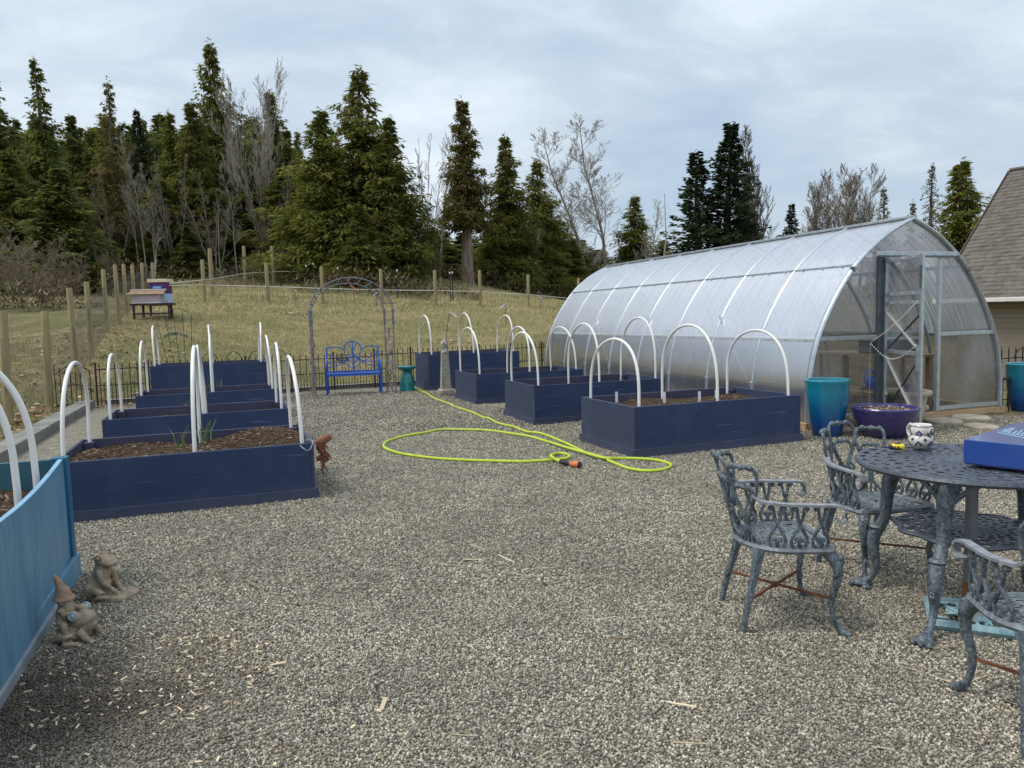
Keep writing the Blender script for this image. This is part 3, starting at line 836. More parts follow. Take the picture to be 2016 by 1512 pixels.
# end walls
DJ0, DJ1 = -0.50, 0.46
def end_panel(y, x0, x1, z0, z1, name='end_panel'):
    """sheet between the two x limits (None = the arch itself)"""
    mb = MB(); n = 14
    for i in range(n+1):
        z = z0 + (z1-z0)*i/n
        a = -hw(z)+0.01 if x0 is None else x0
        b = hw(z)-0.01 if x1 is None else x1
        if x0 is not None and x1 is None: b = max(b, a)
        if x1 is not None and x0 is None: a = min(a, b)
        mb.v += [(a, y, z), (b, y, z)]
    for i in range(n): mb.f.append((2*i, 2*i+1, 2*i+3, 2*i+2))
    return mb.obj(name, M['poly_end'], gh)
for y, door in ((0.012, True), (GL-0.012, False)):
    if door:
        end_panel(y, None, DJ0-0.02, 0.10, 1.12); end_panel(y, None, DJ0-0.02, 1.16, 2.15)
        end_panel(y, DJ1+0.02, None, 0.10, 1.12); end_panel(y, DJ1+0.02, None, 1.16, 2.15)
        end_panel(y, None, None, 2.22, 2.60)
    else:
        end_panel(y, None, None, 0.10, 1.12); end_panel(y, None, None, 1.16, 2.08); end_panel(y, None, None, 2.12, 2.60)
    for z, wd in ((1.137, 0.05), (2.07, 0.05)):
        if door and z < 2:
            for a, b in ((-hw(z), DJ0), (DJ1, hw(z))):
                MB().box(((a+b)/2, y-0.02, z), (b-a, 0.035, wd)).obj('end_rail', M['galv'], gh, bevel=0.004)
                MB().box(((a+b)/2, y+0.03, z+0.04), (b-a, 0.02, 0.02)).obj('end_rail', M['galv'], gh)
        elif not door:
            MB().box((0, y-0.02, z), (2*hw(z), 0.035, wd)).obj('end_rail', M['galv'], gh)
    MB().box((0, y-0.012, 0.14), (3.26, 0.03, 0.05)).obj('bottom_rail', M['galv'], gh) if not door else [MB().box(((a+b)/2, y-0.012, 0.14), (b-a, 0.03, 0.05)).obj('bottom_rail', M['galv'], gh) for a, b in ((-1.63, DJ0), (DJ1, 1.63))]
MB().box((0.03, -0.05, 2.185), (1.38, 0.07, 0.075)).obj('door_header', M['galv'], gh, bevel=0.006)
MB().box((0.03, -0.092, 2.16), (1.37, 0.014, 0.02)).obj('header_strip', M['galv_dark'], gh)  # darker steel strip along the header face
MB().box((DJ0-0.02, -0.01, 1.125), (0.09, 0.06, 2.05)).obj('door_post', M['galv_dark'], gh, bevel=0.006)
MB().box((DJ1+0.02, -0.01, 1.125), (0.055, 0.05, 2.05)).obj('door_post', M['galv'], gh, bevel=0.006)
# open door, swung out on its left post
dr = bpy.data.objects.new('door', None); COL.objects.link(dr); dr.parent = gh
dr.location = (DJ0+0.03, -0.045, 0.0); dr.rotation_euler = (0, 0, math.radians(-109))
DW = 0.86
for x in (0.015, DW): MB().box((x, 0, 1.12), (0.05 if x > .1 else 0.04, 0.03, 2.02)).obj('door_stile', M['galv'], dr, bevel=0.004)
for z in (0.15, 0.95, 1.56, 1.67, 2.10):
    MB().box((DW/2, 0.002, z), (DW-0.05, 0.026, 0.05)).obj('door_rail', M['galv'], dr, bevel=0.003)
for z in (1.56, 1.67, 2.10):
    bt = MB()
    for k in range(3): bt.ball((DW*(0.22+0.28*k), -0.014, z), 0.012, 6)
    stuff(bt.obj('door_bolts', M['galv'], dr))
MB().bar((0.05, -0.005, 1.45), (DW-0.05, -0.005, 1.0), 0.035, 0.01).obj('door_brace', M['alum'], dr)
MB().bar((0.05, -0.005, 0.88), (DW-0.08, -0.005, 0.18), 0.035, 0.01).obj('door_brace', M['alum'], dr)
MB().bar((DW-0.05, 0.012, 1.42), (0.06, 0.012, 0.98), 0.03, 0.008).obj('door_brace', M['galv_dark'], dr)
MB().bar((DW-0.06, 0.012, 0.88), (0.06, 0.012, 0.2), 0.03, 0.008).obj('door_brace', M['galv_dark'], dr)
MB().add([(0.03,0.008,0.17),(DW-0.02,0.008,0.17),(DW-0.02,0.008,2.11),(0.03,0.008,2.11)], [(0,1,2,3)]).obj('door_panel', M['poly_end'], dr)
MB().box((DW+0.0, -0.022, 1.86), (0.03,0.015,0.26)).obj('door_latch', M['galv_dark'], dr)
MB().box((DW-0.03, -0.022, 0.9), (0.05,0.02,0.3)).obj('door_plate', M['galv'], dr)
# chain from the free edge of the door to the post rail, the tail hanging to the ground
cM = Matrix.Rotation(math.radians(-109), 3, 'Z')
dl = lambda x, y, z: cM @ Vector((x, y, z)) + Vector(dr.location)
def chain(pts, r=0.010):
    P = spline(pts, 8); mb = MB(); acc = 0.0
    for a, b in zip(P[:-1], P[1:]):
        L = (b-a).length; n = max(1, int(L/0.024))
        for i in range(n):
            p = a.lerp(b, (i+0.5)/n); d = (b-a).normalized()
            mb.ball(p, (r*0.75, r*0.75, r*1.35), 5, d.to_track_quat('Z','Y').to_euler())
    return mb.obj('chain', M['rope'], gh)
ring = Vector((-0.72, -0.06, 1.06))
chain([dl(DW-0.02,-0.03,1.58), dl(DW-0.02,-0.03,1.58).lerp(ring,0.5)-Vector((0,0,0.03)), ring])
chain([ring, ring.lerp(dl(DW-0.03,-0.03,1.06),0.35)-Vector((0,0,0.17)), ring.lerp(dl(DW-0.03,-0.03,1.06),0.65)-Vector((0,0,0.16)), dl(DW-0.03,-0.03,1.06)])
chain([ring, ring - Vector((0,0.0,0.5)), ring - Vector((0,0,0.94))], 0.007)
# front arch clamps
for s in (-1, 1):
    MB().box((s*(hw(2.0)+0.01), -0.02, 2.0), (0.05,0.05,0.07)).obj('clamp', M['galv_dark'], gh, bevel=0.008)
for k in range(NB+1):
    MB().box((-hw(0.5)-0.012, GL*k/NB, 0.30), (0.03,0.05,0.40)).obj('leg_sleeve', M['galv'], gh, bevel=0.004)
    MB().ball((-hw(0.5)-0.03, GL*k/NB, 0.52), 0.018, 6).obj('sleeve_bolt', M['galv'], gh)
# things standing inside the greenhouse
def gw(x, y, z=0.0):
    c, s_ = math.cos(GYAW), math.sin(GYAW)
    return (GX + c*x - s_*y, GY + s_*x + c*y, z)
M['bench_wood'] = simple('potting_bench_wood', (0.34,0.26,0.18), (0.45,0.36,0.26), 6, 0.7, 0.2)
M['green_lid'] = simple('green_cloth', (0.06,0.25,0.11), (0.10,0.32,0.16), 8, 0.7, 0.1)
M['white_bag'] = simple('white_plastic', (0.70,0.71,0.74), (0.78,0.78,0.80), 8, 0.5, 0.1)
M['can_blue'] = simple('blue_plastic_can', (0.005,0.10,0.62), (0.01,0.13,0.70), 8, 0.3, 0.0)
M['olive_pot'] = simple('olive_glaze', (0.24,0.23,0.06), (0.32,0.30,0.10), 8, 0.4, 0.1)
M['dark_pot'] = simple('dark_grey_plastic', (0.045,0.05,0.06), (0.07,0.078,0.09), 8, 0.5, 0.1)
M['shade_glass'] = simple('smoked_plastic', (0.10,0.095,0.10), (0.20,0.19,0.20), 3, 0.3, 0.1)
tb = thing('potting_bench', 'pale potting bench inside the greenhouse by the right wall', 'potting bench', gw(0.95, 1.6), GYAW)
MB().box((0,0,0.80), (0.62,1.8,0.04)).obj('tabletop', M['bench_wood'], tb, bevel=0.004)
for x in (-0.27,0.27):
    for y in (-0.82,0.82): MB().box((x,y,0.39), (0.07,0.07,0.78)).obj('leg', M['bench_wood'], tb)
MB().box((0,0,0.25), (0.5,1.7,0.03)).obj('shelf', M['bench_wood'], tb)
pb = thing('plastic_bin', 'clear lidded bin with green cloth on top inside the greenhouse', 'bin', gw(0.92, 1.25, 0.82), GYAW)
MB().box((0,0,0.10), (0.55,0.62,0.20)).obj('bin', M['shade_glass'], pb, bevel=0.02)
MB().box((-0.05,0,0.225), (0.62,0.68,0.05)).obj('lid', M['white_bag'], pb, bevel=0.02)
MB().box((0.12,0,0.262), (0.36,0.60,0.03)).obj('cloth', M['green_lid'], pb, bevel=0.012)
st = thing('plant_stand', 'black wire plant stand just inside the greenhouse doorway', 'plant stand', gw(0.36, 0.95), GYAW)
MB().tube([(0.17*math.cos(2*PI*i/20), 0.17*math.sin(2*PI*i/20), 0.34) for i in range(20)], 0.009, 6, closed=True).obj('ring', M['black_iron'], st)
gr_ = MB()
for i in range(-3,4): gr_.tube([(i*0.045,-0.16,0.34),(i*0.045,0.16,0.34)], 0.004, 4)
gr_.obj('grille', M['black_iron'], st)
for k in range(4):
    a = PI/4 + k*PI/2
    MB().tube(spline([(0.17*math.cos(a),0.17*math.sin(a),0.34),(0.12*math.cos(a),0.12*math.sin(a),0.2),(0.19*math.cos(a),0.19*math.sin(a),0)],5), 0.008, 5).obj('leg', M['black_iron'], st)
wc = thing('watering_can', 'bright blue watering can on the wire stand in the doorway', 'watering can', gw(0.30, 0.92, 0.35), GYAW)
MB().lathe([(0.075,0),(0.085,0.03),(0.078,0.12),(0.06,0.17),(0.05,0.172),(0.05,0.15)], 20).obj('body', M['can_blue'], wc, True)
MB().tube([(0.06,0,0.05),(0.14,0,0.16),(0.185,0,0.25)], [0.022,0.014,0.011], 8).obj('spout', M['can_blue'], wc, True)
MB().lathe([(0.012,0),(0.04,0.03),(0.038,0.035)], 12, (0.195,0,0.25)).obj('rose', M['boulder'], wc, True)
MB().tube(spline([(-0.07,0,0.05),(-0.14,0,0.12),(-0.12,0,0.22),(-0.02,0,0.26),(0.05,0,0.17)],6), 0.011, 6).obj('handle', M['can_blue'], wc, True)
gp_ = thing('glazed_pot', 'small olive ridged pot beside the blue watering can', 'plant pot', gw(0.50, 0.98, 0.35), GYAW)
MB().lathe([(0.07,0),(0.085,0.01),(0.08,0.06),(0.09,0.075),(0.088,0.14),(0.098,0.15),(0.098,0.17),(0.085,0.17),(0.08,0.12)], 20).obj('pot', M['olive_pot'], gp_, True)
# ------------------------------------------------------------------ raised beds
t = NT('bed_soil'); v = t.map()
n = t.noise(v, 30, 6, 0.75); g = t.vor(t.map((1,2.2,1)), 60)
s = t.node('SeparateColor'); t.l.new(g.outputs['Color'], s.inputs[0])
c = t.mix(t.ramp(n, [(0.35,0.0),(0.68,1.0)]), (0.035,0.022,0.015), (0.115,0.072,0.045))
c = t.mix(t.ramp(s.outputs[0], [(0.72,0.0),(0.95,0.8)]), c, (0.30,0.21,0.135))
t.bump(t.math('ADD', n, g.outputs['Distance']), 1.0, 0.02)
M['soil'] = t.done(c, 0.95, 0, 0.15)
def soil_mesh(l, w, z, mound, seed, m):
    mb = MB(); nx, ny = 40, 24; r = rnd(seed)
    for j in range(ny+1):
        for i in range(nx+1):
            x, y = -l/2 + l*i/nx, -w/2 + w*j/ny
            zz = z + mound(x/l, y/w) + r.uniform(-0.012, 0.012)
            mb.v.append((x, y, zz))
    for j in range(ny):
        for i in range(nx): mb.f.append((j*(nx+1)+i, j*(nx+1)+i+1, (j+1)*(nx+1)+i+1, (j+1)*(nx+1)+i))
    return mb.mesh('soil', m, True)
t = NT('dark_mulch'); gm = t.node('NewGeometry')
M['mulch'] = t.done(t.ramp(gm.outputs['Random Per Island'], [(0.0,(0.045,0.028,0.018)),(0.5,(0.115,0.075,0.048)),(0.8,(0.20,0.14,0.09)),(0.93,(0.34,0.25,0.165)),(1.0,(0.48,0.38,0.27))]), 0.9, 0, 0.2)
def mulch(parent, l, w, zf, k, seed):
    mb = MB(); r = rnd(seed)
    for i in range(k):
        x, y = r.uniform(-l/2, l/2), r.uniform(-w/2, w/2)
        chip(mb, (x, y, zf(x/l, y/w)), r.uniform(0.012,0.05), r.uniform(0.004,0.012), r, 0.012)
    return stuff(mb.obj('mulch', M['mulch'], parent))
def hoop_mesh(w, hgt, r_, lean=0.0, skew=0.0):
    pts = []
    for i in range(33):
        a = PI*i/32
        y = -math.cos(a)*w/2
        z = hgt*(math.sin(a)**0.62)
        pts.append((lean*z*(0.4+0.6*z/hgt), y + skew*z + 0.008*math.sin(3*a), z))
    pts = [(0,-w/2,-0.22)] + pts + [(0,w/2,-0.22)]
    return MB().tube(pts, r_, 8).mesh('hoop', M['white_pvc'], True)
def raised_bed(label, B, side, l, w, h, soil_z, hoops, seed, hoop_labels, hgts, chips=120, mound=None, yaw=YAW):
    """B: front corner nearest the central path; side +1 when the bed runs to the right of it"""
    pr, ax = np.array([math.cos(yaw), math.sin(yaw)]), np.array([-math.sin(yaw), math.cos(yaw)])
    c = np.array(B) + pr*(side*l/2) + ax*(w/2)
    root = thing('raised_bed', label, 'raised bed', (c[0], c[1], 0), yaw, 'navy raised garden beds')
    T = 0.028
    r = rnd(seed)
    for s in (-1, 1):
        MB().box((0, s*(w/2-T/2), h/2), (l-2*T-0.002, T, h-r.uniform(0,0.006))).obj('side_panel', M['navy'] if s < 0 else M['navy_in'], root, bevel=0.004)
        MB().box((s*(l/2-T/2), 0, h/2), (T, w, h)).obj('end_panel', M['navy_end_lit'], root, bevel=0.004)
        MB().box((0, s*(w/2+0.011), 0.02), (l+0.044, 0.022, 0.135)).obj('base_board', M['navy_trim'], root, bevel=0.004)
        MB().box((s*(l/2+0.011), 0, 0.02), (0.022, w-0.002, 0.135)).obj('base_board', M['navy_trim'], root, bevel=0.004)
        for q in (-1, 1):
            MB().box((s*(l/2-T-0.046), q*(w/2-T-0.046), h/2-0.012), (0.088,0.088,h-0.02)).obj('corner_post', M['navy_in'], root, bevel=0.004)
    sw = MB()
    for s in (-1, 1):
        for q in (-1, 1):
            for z in (0.28, 0.72):
                sw.ball((q*(l/2-0.075), s*(w/2+0.0005), h*z), (0.007,0.003,0.007), 6)
                sw.ball((q*(l/2+0.0005), s*(w/2-0.075), h*z), (0.003,0.007,0.007), 6)
        for x in (-0.25, 0.0, 0.25): sw.ball((x*l, s*(w/2+0.0225), 0.06), (0.007,0.003,0.007), 6)
    stuff(sw.obj('screws', M['black'], root))
    mf = mound or (lambda a, b: 0.015*math.sin(a*9+seed)*math.cos(b*7))
    link('soil', soil_mesh(l-2*T, w-2*T, soil_z, mf, seed, M['soil']), root)
    if chips: mulch(root, l-0.2, w-0.2, lambda a, b: soil_z + mf(a, b), chips, seed)
    hw_ = w - 0.13
    for i, (fx, lean) in enumerate(hoops):
        me = hoop_mesh(hw_, hgts[i], 0.0165, lean + r.uniform(-0.05,0.05), r.uniform(-0.05,0.05))
        p = c + pr*(fx*l)
        o = link('hoop', me, None, (p[0], p[1], h), yaw)
        tag(o, hoop_labels[i], 'hoop', 'white hoops over the raised beds')
    return c
HP = ((-0.46,0.0),(0.02,0.0),(0.455,0.0))
HPR = ((-0.455,0.0),(0.0,0.0),(0.445,0.0))
def hl3(where): return ['white hoop at the left end of the %s' % where, 'white hoop over the middle of the %s' % where, 'white hoop at the right end of the %s' % where]
B_R1 = (1.27, 7.846)
cR1 = raised_bed('nearest navy raised bed of the greenhouse side row with four white plant markers', B_R1, 1, 2.178, 1.264, 0.535, 0.45, HPR, 1,
    hl3('nearest navy bed beside the greenhouse'), (0.70,0.83,0.74), 160, lambda a, b: 0.03*math.sin(a*7)*math.cos(b*5) - 0.03*(a < -0.2))
cR2 = raised_bed('second navy raised bed of the greenhouse side row holding green sprouts', (0.304,10.457), 1, 2.104, 1.189, 0.554, 0.42, HPR, 2,
    hl3('second navy bed along the greenhouse'), (0.73,0.83,0.90), 40)
cR3 = raised_bed('third navy raised bed of the greenhouse side row behind the stone obelisk side', (-0.627,13.136), 1, 2.081, 1.292, 0.533, 0.40, HPR, 3,
    hl3('third navy bed along the greenhouse'), (0.81,0.80,0.77), 30)
cR4 = raised_bed('tall navy raised bed at the fence right of the teal garden stool', (-1.776,16.111), 1, 2.091, 1.2, 0.762, 0.60, HPR, 4,
    hl3('tall navy bed next to the teal stool'), (0.84,0.87,0.80), 0)
def lmound(a, b): return 0.02*math.sin(a*11+1)*math.cos(b*6) + 0.10*math.exp(-((a-0.33)/0.2)**2 - ((b-0.1)/0.5)**2) - 0.035*math.exp(-((a+0.05)/0.25)**2 - ((b-0.4)/0.25)**2)
cL1 = raised_bed('nearest navy raised bed of the left row full of brown mulch', (-1.717,6.416), -1, 1.968, 1.334, 0.477, 0.405, HP, 5,
    hl3('nearest navy bed of the left row'), (0.74,0.84,0.72), 900, lmound)
cL2 = raised_bed('second navy raised bed of the left row', (-2.709,9.125), -1, 2.035, 1.126, 0.479, 0.36, HP, 6,
    hl3('second navy bed of the left row'), (0.715,0.78,0.78), 120)
cL3 = raised_bed('third navy raised bed of the left row', (-3.70,11.935), -1, 2.058, 1.131, 0.483, 0.36, HP, 7,
    hl3('third navy bed of the left row'), (0.80,0.87,0.83), 60)
cL4 = raised_bed('tall navy raised bed farthest back in the left row against the fence', (-4.70,14.47), -1, 2.03, 1.15, 0.79, 0.62, HP, 8,
    hl3('tall farthest navy bed of the left row'), (0.73,0.72,0.74), 0)

def bedpt(c, fx, fy, l, w, z): 
    p = np.array(c) + PR*(fx*l) + AX*(fy*w)
    return (p[0], p[1], z)
# white plant markers in the nearest bed
for (px, py, lb) in ((1214,783,'white plant marker nearest the left end of the front bed'),(1308,784,'white plant marker beside the middle hoop leg of the front bed'),
                     (1377,783,'white plant marker third from the left in the front bed'),(1410,779,'white plant marker farthest right in the front bed')):
    p = at(px, py+6, 0.47)
    o = MB().box((0,0,0.045), (0.032,0.004,0.13)).obj('plant_marker', M['marker'], None, loc=tuple(p), rotz=0.1*math.sin(px))
    tag(o, lb, 'plant marker', 'plant markers in the front bed')
# sprouts
def sprout(loc, n, hgt, seed, label, spread=0.05):
    r = rnd(seed); root = thing('onion_sprout', label, 'plant', loc)
    for i in range(n):
        a = r.uniform(0, 2*PI); L = hgt*r.uniform(0.6,1.1); b = r.uniform(0.15,0.6)
        x, y = r.uniform(-spread,spread), r.uniform(-spread,spread)
        MB().tube([(x,y,-0.02),(x+math.cos(a)*b*L*0.3,y+math.sin(a)*b*L*0.3,L*0.55),(x+math.cos(a)*b*L*0.85,y+math.sin(a)*b*L*0.85,L*0.95)],[0.0045,0.004,0.001],5).obj('leaf', M['leaf_green'], root)
    return root
def sp_at(px, py, z, n, h, seed, label, spread=0.05):
    p = at(px, py, z); sprout(tuple(p), n, h, seed, label, spread)
sp_at(362,879,0.40,6,0.20,1,'green onion sprout left of the middle hoop in the mulch bed')
sp_at(402,878,0.40,12,0.24,2,'thick green onion sprout right of the middle hoop in the mulch bed', 0.06)
sp_at(362,814,0.36,5,0.20,3,'thin green sprout beside the middle hoop of the second left bed')
sp_at(400,812,0.36,4,0.12,4,'small green sprout right of the middle hoop of the second left bed')
sp_at(408,768,0.36,5,0.18,5,'green sprout left of the middle hoop of the third left bed')
sp_at(437,766,0.36,7,0.20,6,'wide green sprout right of the middle hoop of the third left bed', 0.09)
sp_at(1172,752,0.42,5,0.2,7,'green sprout at the middle hoop of the second bed by the greenhouse')
sp_at(1187,751,0.42,6,0.22,8,'green sprout between the hoop legs of the second bed by the greenhouse')
sp_at(1207,748,0.42,5,0.16,9,'green sprout right of the middle hoop of the second bed by the greenhouse')
sp_at(1022,733,0.40,6,0.08,10,'row of tiny seedlings in the third bed by the greenhouse', 0.15)

# turquoise bed at the left edge
TY = math.radians(19.9)
tpr, tax = np.array([math.cos(TY), math.sin(TY)]), np.array([-math.sin(TY), math.cos(TY)])
tc = np.array(at(150, 1131)[:2])                                         # its far right corner on the ground
TL, TW, TH = 3.0, 1.35, 0.73
tb_ = thing('turquoise_bed', 'turquoise painted raised bed with bowed side panel at the left edge', 'raised bed', (tc[0], tc[1], 0), TY)
def bow(y): return 0.04*math.sin(PI*min(max(-y/2.9,0),1))              # the long board has warped outwards
mb = MB(); n = 40; th = 0.022
for i in range(n+1):
    y = -0.085 - (TL-0.085)*i/n
    x = bow(y+0.085)
    sag = -0.035*math.sin(PI*min(1,i/n*1.4)) 
    for dx, z in ((0,0.06),(0,TH+sag),(-th,TH+sag),(-th,0.06)): mb.v.append((x*(0.95 if z < 0.1 else 1)+dx-0.006, y, z))
for i in range(n):
    for k in range(4): mb.f.append((i*4+k, i*4+(k+1)%4, i*4+4+(k+1)%4, i*4+4+k))
mb.f.append((0,1,2,3)); mb.f.append((4*n+3,4*n+2,4*n+1,4*n))
mb.obj('side_board', M['turq'], tb_)
mb = MB()
P_ = [(bow(-(TL-0.09)*i/n)-0.019, -0.09-(TL-0.09)*i/n, TH+0.001-0.035*math.sin(PI*min(1,i/n*1.4))) for i in range(n+1)]
mb.ribbon(P_, 0.024, 0.005).obj('board_edge', M['turq_edge'], tb_)
MB().box((-0.03,-0.042,TH/2+0.055), (0.085,0.085,TH-0.09)).obj('corner_post', M['turq_shaded'], tb_, bevel=0.004)
MB().box((0.014,-TL/2,0.06), (0.028,TL+0.03,0.15)).obj('base_board', M['turq'], tb_, bevel=0.005)
MB().box((0.030,-TL/2-0.2,0.02), (0.03,TL-0.4,0.075)).obj('plinth', M['turq_base'], tb_, bevel=0.008)
MB().box((-TW/2-0.035,-0.025,TH/2), (TW-0.08,0.03,TH-0.005)).obj('end_board', M['turq_in'], tb_, bevel=0.004)
MB().box((-TW,-TL/2,TH/2), (0.03,TL,TH)).obj('side_board', M['turq_in'], tb_)
MB().box((-TW+0.06,-0.085,TH/2-0.02), (0.085,0.085,TH-0.04)).obj('corner_post', M['turq_in'], tb_)
o = link('soil', soil_mesh(TW-0.06, TL-0.08, 0.56, lambda a, b: 0.02*math.sin(a*9)*math.cos(b*11), 21, M['soil']), tb_)
o.location = (-TW/2-0.012, -TL/2, 0)
mu = mulch(tb_, TW-0.12, TL-0.2, lambda a, b: 0.565 + 0.02*math.sin(a*9)*math.cos(b*11), 700, 22); mu.location = (-TW/2-0.012, -TL/2, 0)
for fy, lb in ((-0.42,'white hoop farther back over the turquoise bed'),(-0.80,'white hoop nearest the camera over the turquoise bed')):
    me = hoop_mesh(TW-0.13, 0.78, 0.0175)
    p = tc + tpr*(-TW/2-0.01) + tax*fy
    tag(link('hoop', me, None, (p[0], p[1], TH-0.03), TY + PI/2), lb, 'hoop', 'white hoops over the raised beds')
# loose string on the corner of the mulch bed
s0 = [at(591,877,0.485), at(600,884,0.46), at(606,887,0.445), at(612,882,0.47), at(616,869,0.49), at(606,864,0.495), at(604,868,0.49)]
tag(MB().tube(spline([(p[0],p[1]-0.006,p[2]) for p in s0],6), 0.004, 5).obj('string', M['string']), 'loose grey string tied at the corner of the mulch bed', 'string')
# clay bird hanging on the end of the mulch bed
rp = np.array(at(618, 905, 0.30)); 
ro = thing('clay_bird', 'rust brown clay bird ornament with curled feathers hung on the mulch bed end', 'ornament', (rp[0]+0.012, rp[1]+0.08, 0.32), YAW)
ro.scale = (0.78, 0.78, 0.85)
mb = MB().ball((0.06,0,0.155), (0.085,0.05,0.055), 12, (0,-0.35,0)).ball((0.125,0,0.185), (0.05,0.04,0.042), 10).ball((0.03,0,0.10), (0.045,0.04,0.06), 10).tube([(0.16,0,0.18),(0.185,0,0.165)], [0.016,0.004], 6)
remesh(mb.obj('body', M['rooster'], ro, True), 0.010, 3)
r = rnd(8)
for i in range(26):
    z0 = r.uniform(-0.02, 0.13); x0 = r.uniform(0.0, 0.08); a = r.uniform(-0.9,0.9); L = r.uniform(0.05,0.10)
    MB().tube([(x0, 0.03*a, z0),(x0+L*0.5, 0.05*a, z0-0.01),(x0+L*0.8, 0.06*a, z0-0.045),(x0+L*0.72,0.06*a,z0-0.06)], [0.012,0.011,0.008,0.003], 5).obj('feather', M['rooster'], ro)
for i in range(7):
    a = -0.7+0.2*i
    MB().tube([(0.03,0.02*a,-0.03),(0.06+0.02*a,0.03*a,-0.09),(0.075+0.055*a,0.04*a,-0.15-0.02*math.cos(i))], [0.010,0.010,0.007], 5).obj('tail_feather', M['rooster'], ro)
MB().box((0.03,0,-0.03), (0.09,0.03,0.05)).obj('hook_plate', M['rooster'], ro, bevel=0.01)
# ------------------------------------------------------------------ wooden posts with wire, rope lines
def post(root, p, top, rad, lean=(0,0), m='post_wood'):
    zb = H(p[0], p[1]) - 0.3
    b = Vector((p[0], p[1], zb)) - Vector(root.location); t_ = Vector((p[0]+lean[0], p[1]+lean[1], top)) - Vector(root.location)
    q = b.lerp(t_, 0.985)
    return MB().tube([b, b.lerp(t_, 0.5), q, t_], [rad, rad*0.98, rad*0.96, rad*0.86], 10).obj('post', M[m], root, True)
def fence_net(root, P, h0, h1, dv, dh, rw, name='wire_mesh'):
    mb = MB(); R = Vector(root.location)
    for a, b in zip(P[:-1], P[1:]):
        a, b = Vector((a[0],a[1],0)), Vector((b[0],b[1],0)); L = (b-a).length; n = max(2, int(L/dv))
        seg = [a.lerp(b, i/n) for i in range(n+1)]
        zs = terrain([p.x for p in seg], [p.y for p in seg])
        for p, z in zip(seg, zs): mb.tube([Vector((p.x,p.y,z+h0))-R, Vector((p.x,p.y,z+h1))-R], rw, 3, False)
        k = int((h1-h0)/dh)
        for j in range(k+1):
            mb.tube([Vector((seg[i].x, seg[i].y, zs[i]+h0+(h1-h0)*j/k))-R for i in range(0, n+1, max(1,n//4))], rw, 3, False)
    return stuff(mb.obj(name, M['wire'], root))
lf = [(18,848,11.8,613,5),(98,808,13.7,613,88),(152,735,15.7,567,136),(181,705,17.8,555,170),(212,655,21.4,530,203),(235,635,23.5,521,226),(250,626,25.6,520,243),(266,618,28.2,521,260),(283,612,31,517,279),(303,606,34.5,517,300)]
p0 = pt(*lf[0][:3])
wf = thing('wire_fence', 'tall wire fence on round wooden posts running up the left side of the meadow', 'fence', (p0[0], p0[1], H(p0[0],p0[1])))
LP = []
for px, py, d, ty, tx in lf:
    q = pt(px, py, d); tp = pt(tx, ty, d); LP.append((q[0], q[1]))
    post(wf, q, tp[2], 0.062 if px > 99 else 0.07, (tp[0]-q[0], tp[1]-q[1]))
fence_net(wf, [(LP[0][0]-1.2, LP[0][1]-3.0)] + LP, 0.05, 1.33, 0.085, 0.10, 0.0026)
MB().tube([Vector((*pt(104,808,13.75)[:2],H(*LP[1])))-Vector(wf.location), Vector(pt(94,640,13.75))-Vector(wf.location)], 0.016, 4).obj('steel_stake', M['black_iron'], wf)
row1 = [(403,594,33,512),(528,596,34,518),(636,599,35,525),(752,598,36.5,530),(858,602,37,532),(946,602,38,532),(1041,607,40,541),(1140,612,42,548)]
q0 = pt(*row1[0][:3])
f1 = thing('wire_fence', 'near cross fence of thin wooden posts and wire over the meadow', 'fence', (q0[0], q0[1], H(q0[0],q0[1])))
P1 = [(lambda q: (q[0],q[1]))(pt(px,py,d)) for px,py,d,_ in row1]
for (px,py,d,ty), q in zip(row1, P1): post(f1, q, pt(px-3,ty,d)[2], 0.085)
fence_net(f1, P1, 0.05, 1.25, 0.22, 0.2, 0.004)
row2 = [(418,580,36,490),(484,562,42,485),(539,561,43,485),(590,559,44,493),(640,560,45,508),(669,560,45.5,513),(765,562,47,515),(795,565,48,513),(862,572,50,515),(930,574,51,528),(1001,578,52,537),(1078,584,58,544),(1150,590,60,546)]
q0 = pt(*row2[0][:3])
f2 = thing('wire_fence', 'far boundary fence of wooden posts below the tree line', 'fence', (q0[0], q0[1], H(q0[0],q0[1])))
P2 = [(lambda q: (q[0],q[1]))(pt(px,py,d)) for px,py,d,_ in row2]
for (px,py,d,ty), q in zip(row2, P2): post(f2, q, pt(px-4,ty,d)[2], 0.095)
fence_net(f2, P2, 0.05, 1.25, 0.25, 0.25, 0.004)
def tape(pts, label):
    P = [Vector(pt(*p)) for p in pts]
    return tag(MB().tube(P, 0.016, 5).obj('tape_line', M['rope']), label, 'tape line', 'white tape lines across the meadow')
tape([(334,562,24.6),(403,561,32.9),(528,564,33.9),(636,568,34.9),(752,571,36.4),(858,572,36.9),(946,574,37.9),(1041,580,39.9),(1140,589,41.9)], 'lower white tape line strung level along the near cross fence')
tape([(334,558,24.6),(418,549,35.8),(484,538,41.8),(539,535,42.8),(640,533,44.8),(669,534,45.3),(735,534,46.4),(795,541,47.8),(862,553,49.8),(930,565,50.8),(1001,575,51.8),(1078,580,57.8),(1150,585,59.8)], 'upper white tape line rising along the far fence to the big cedar')
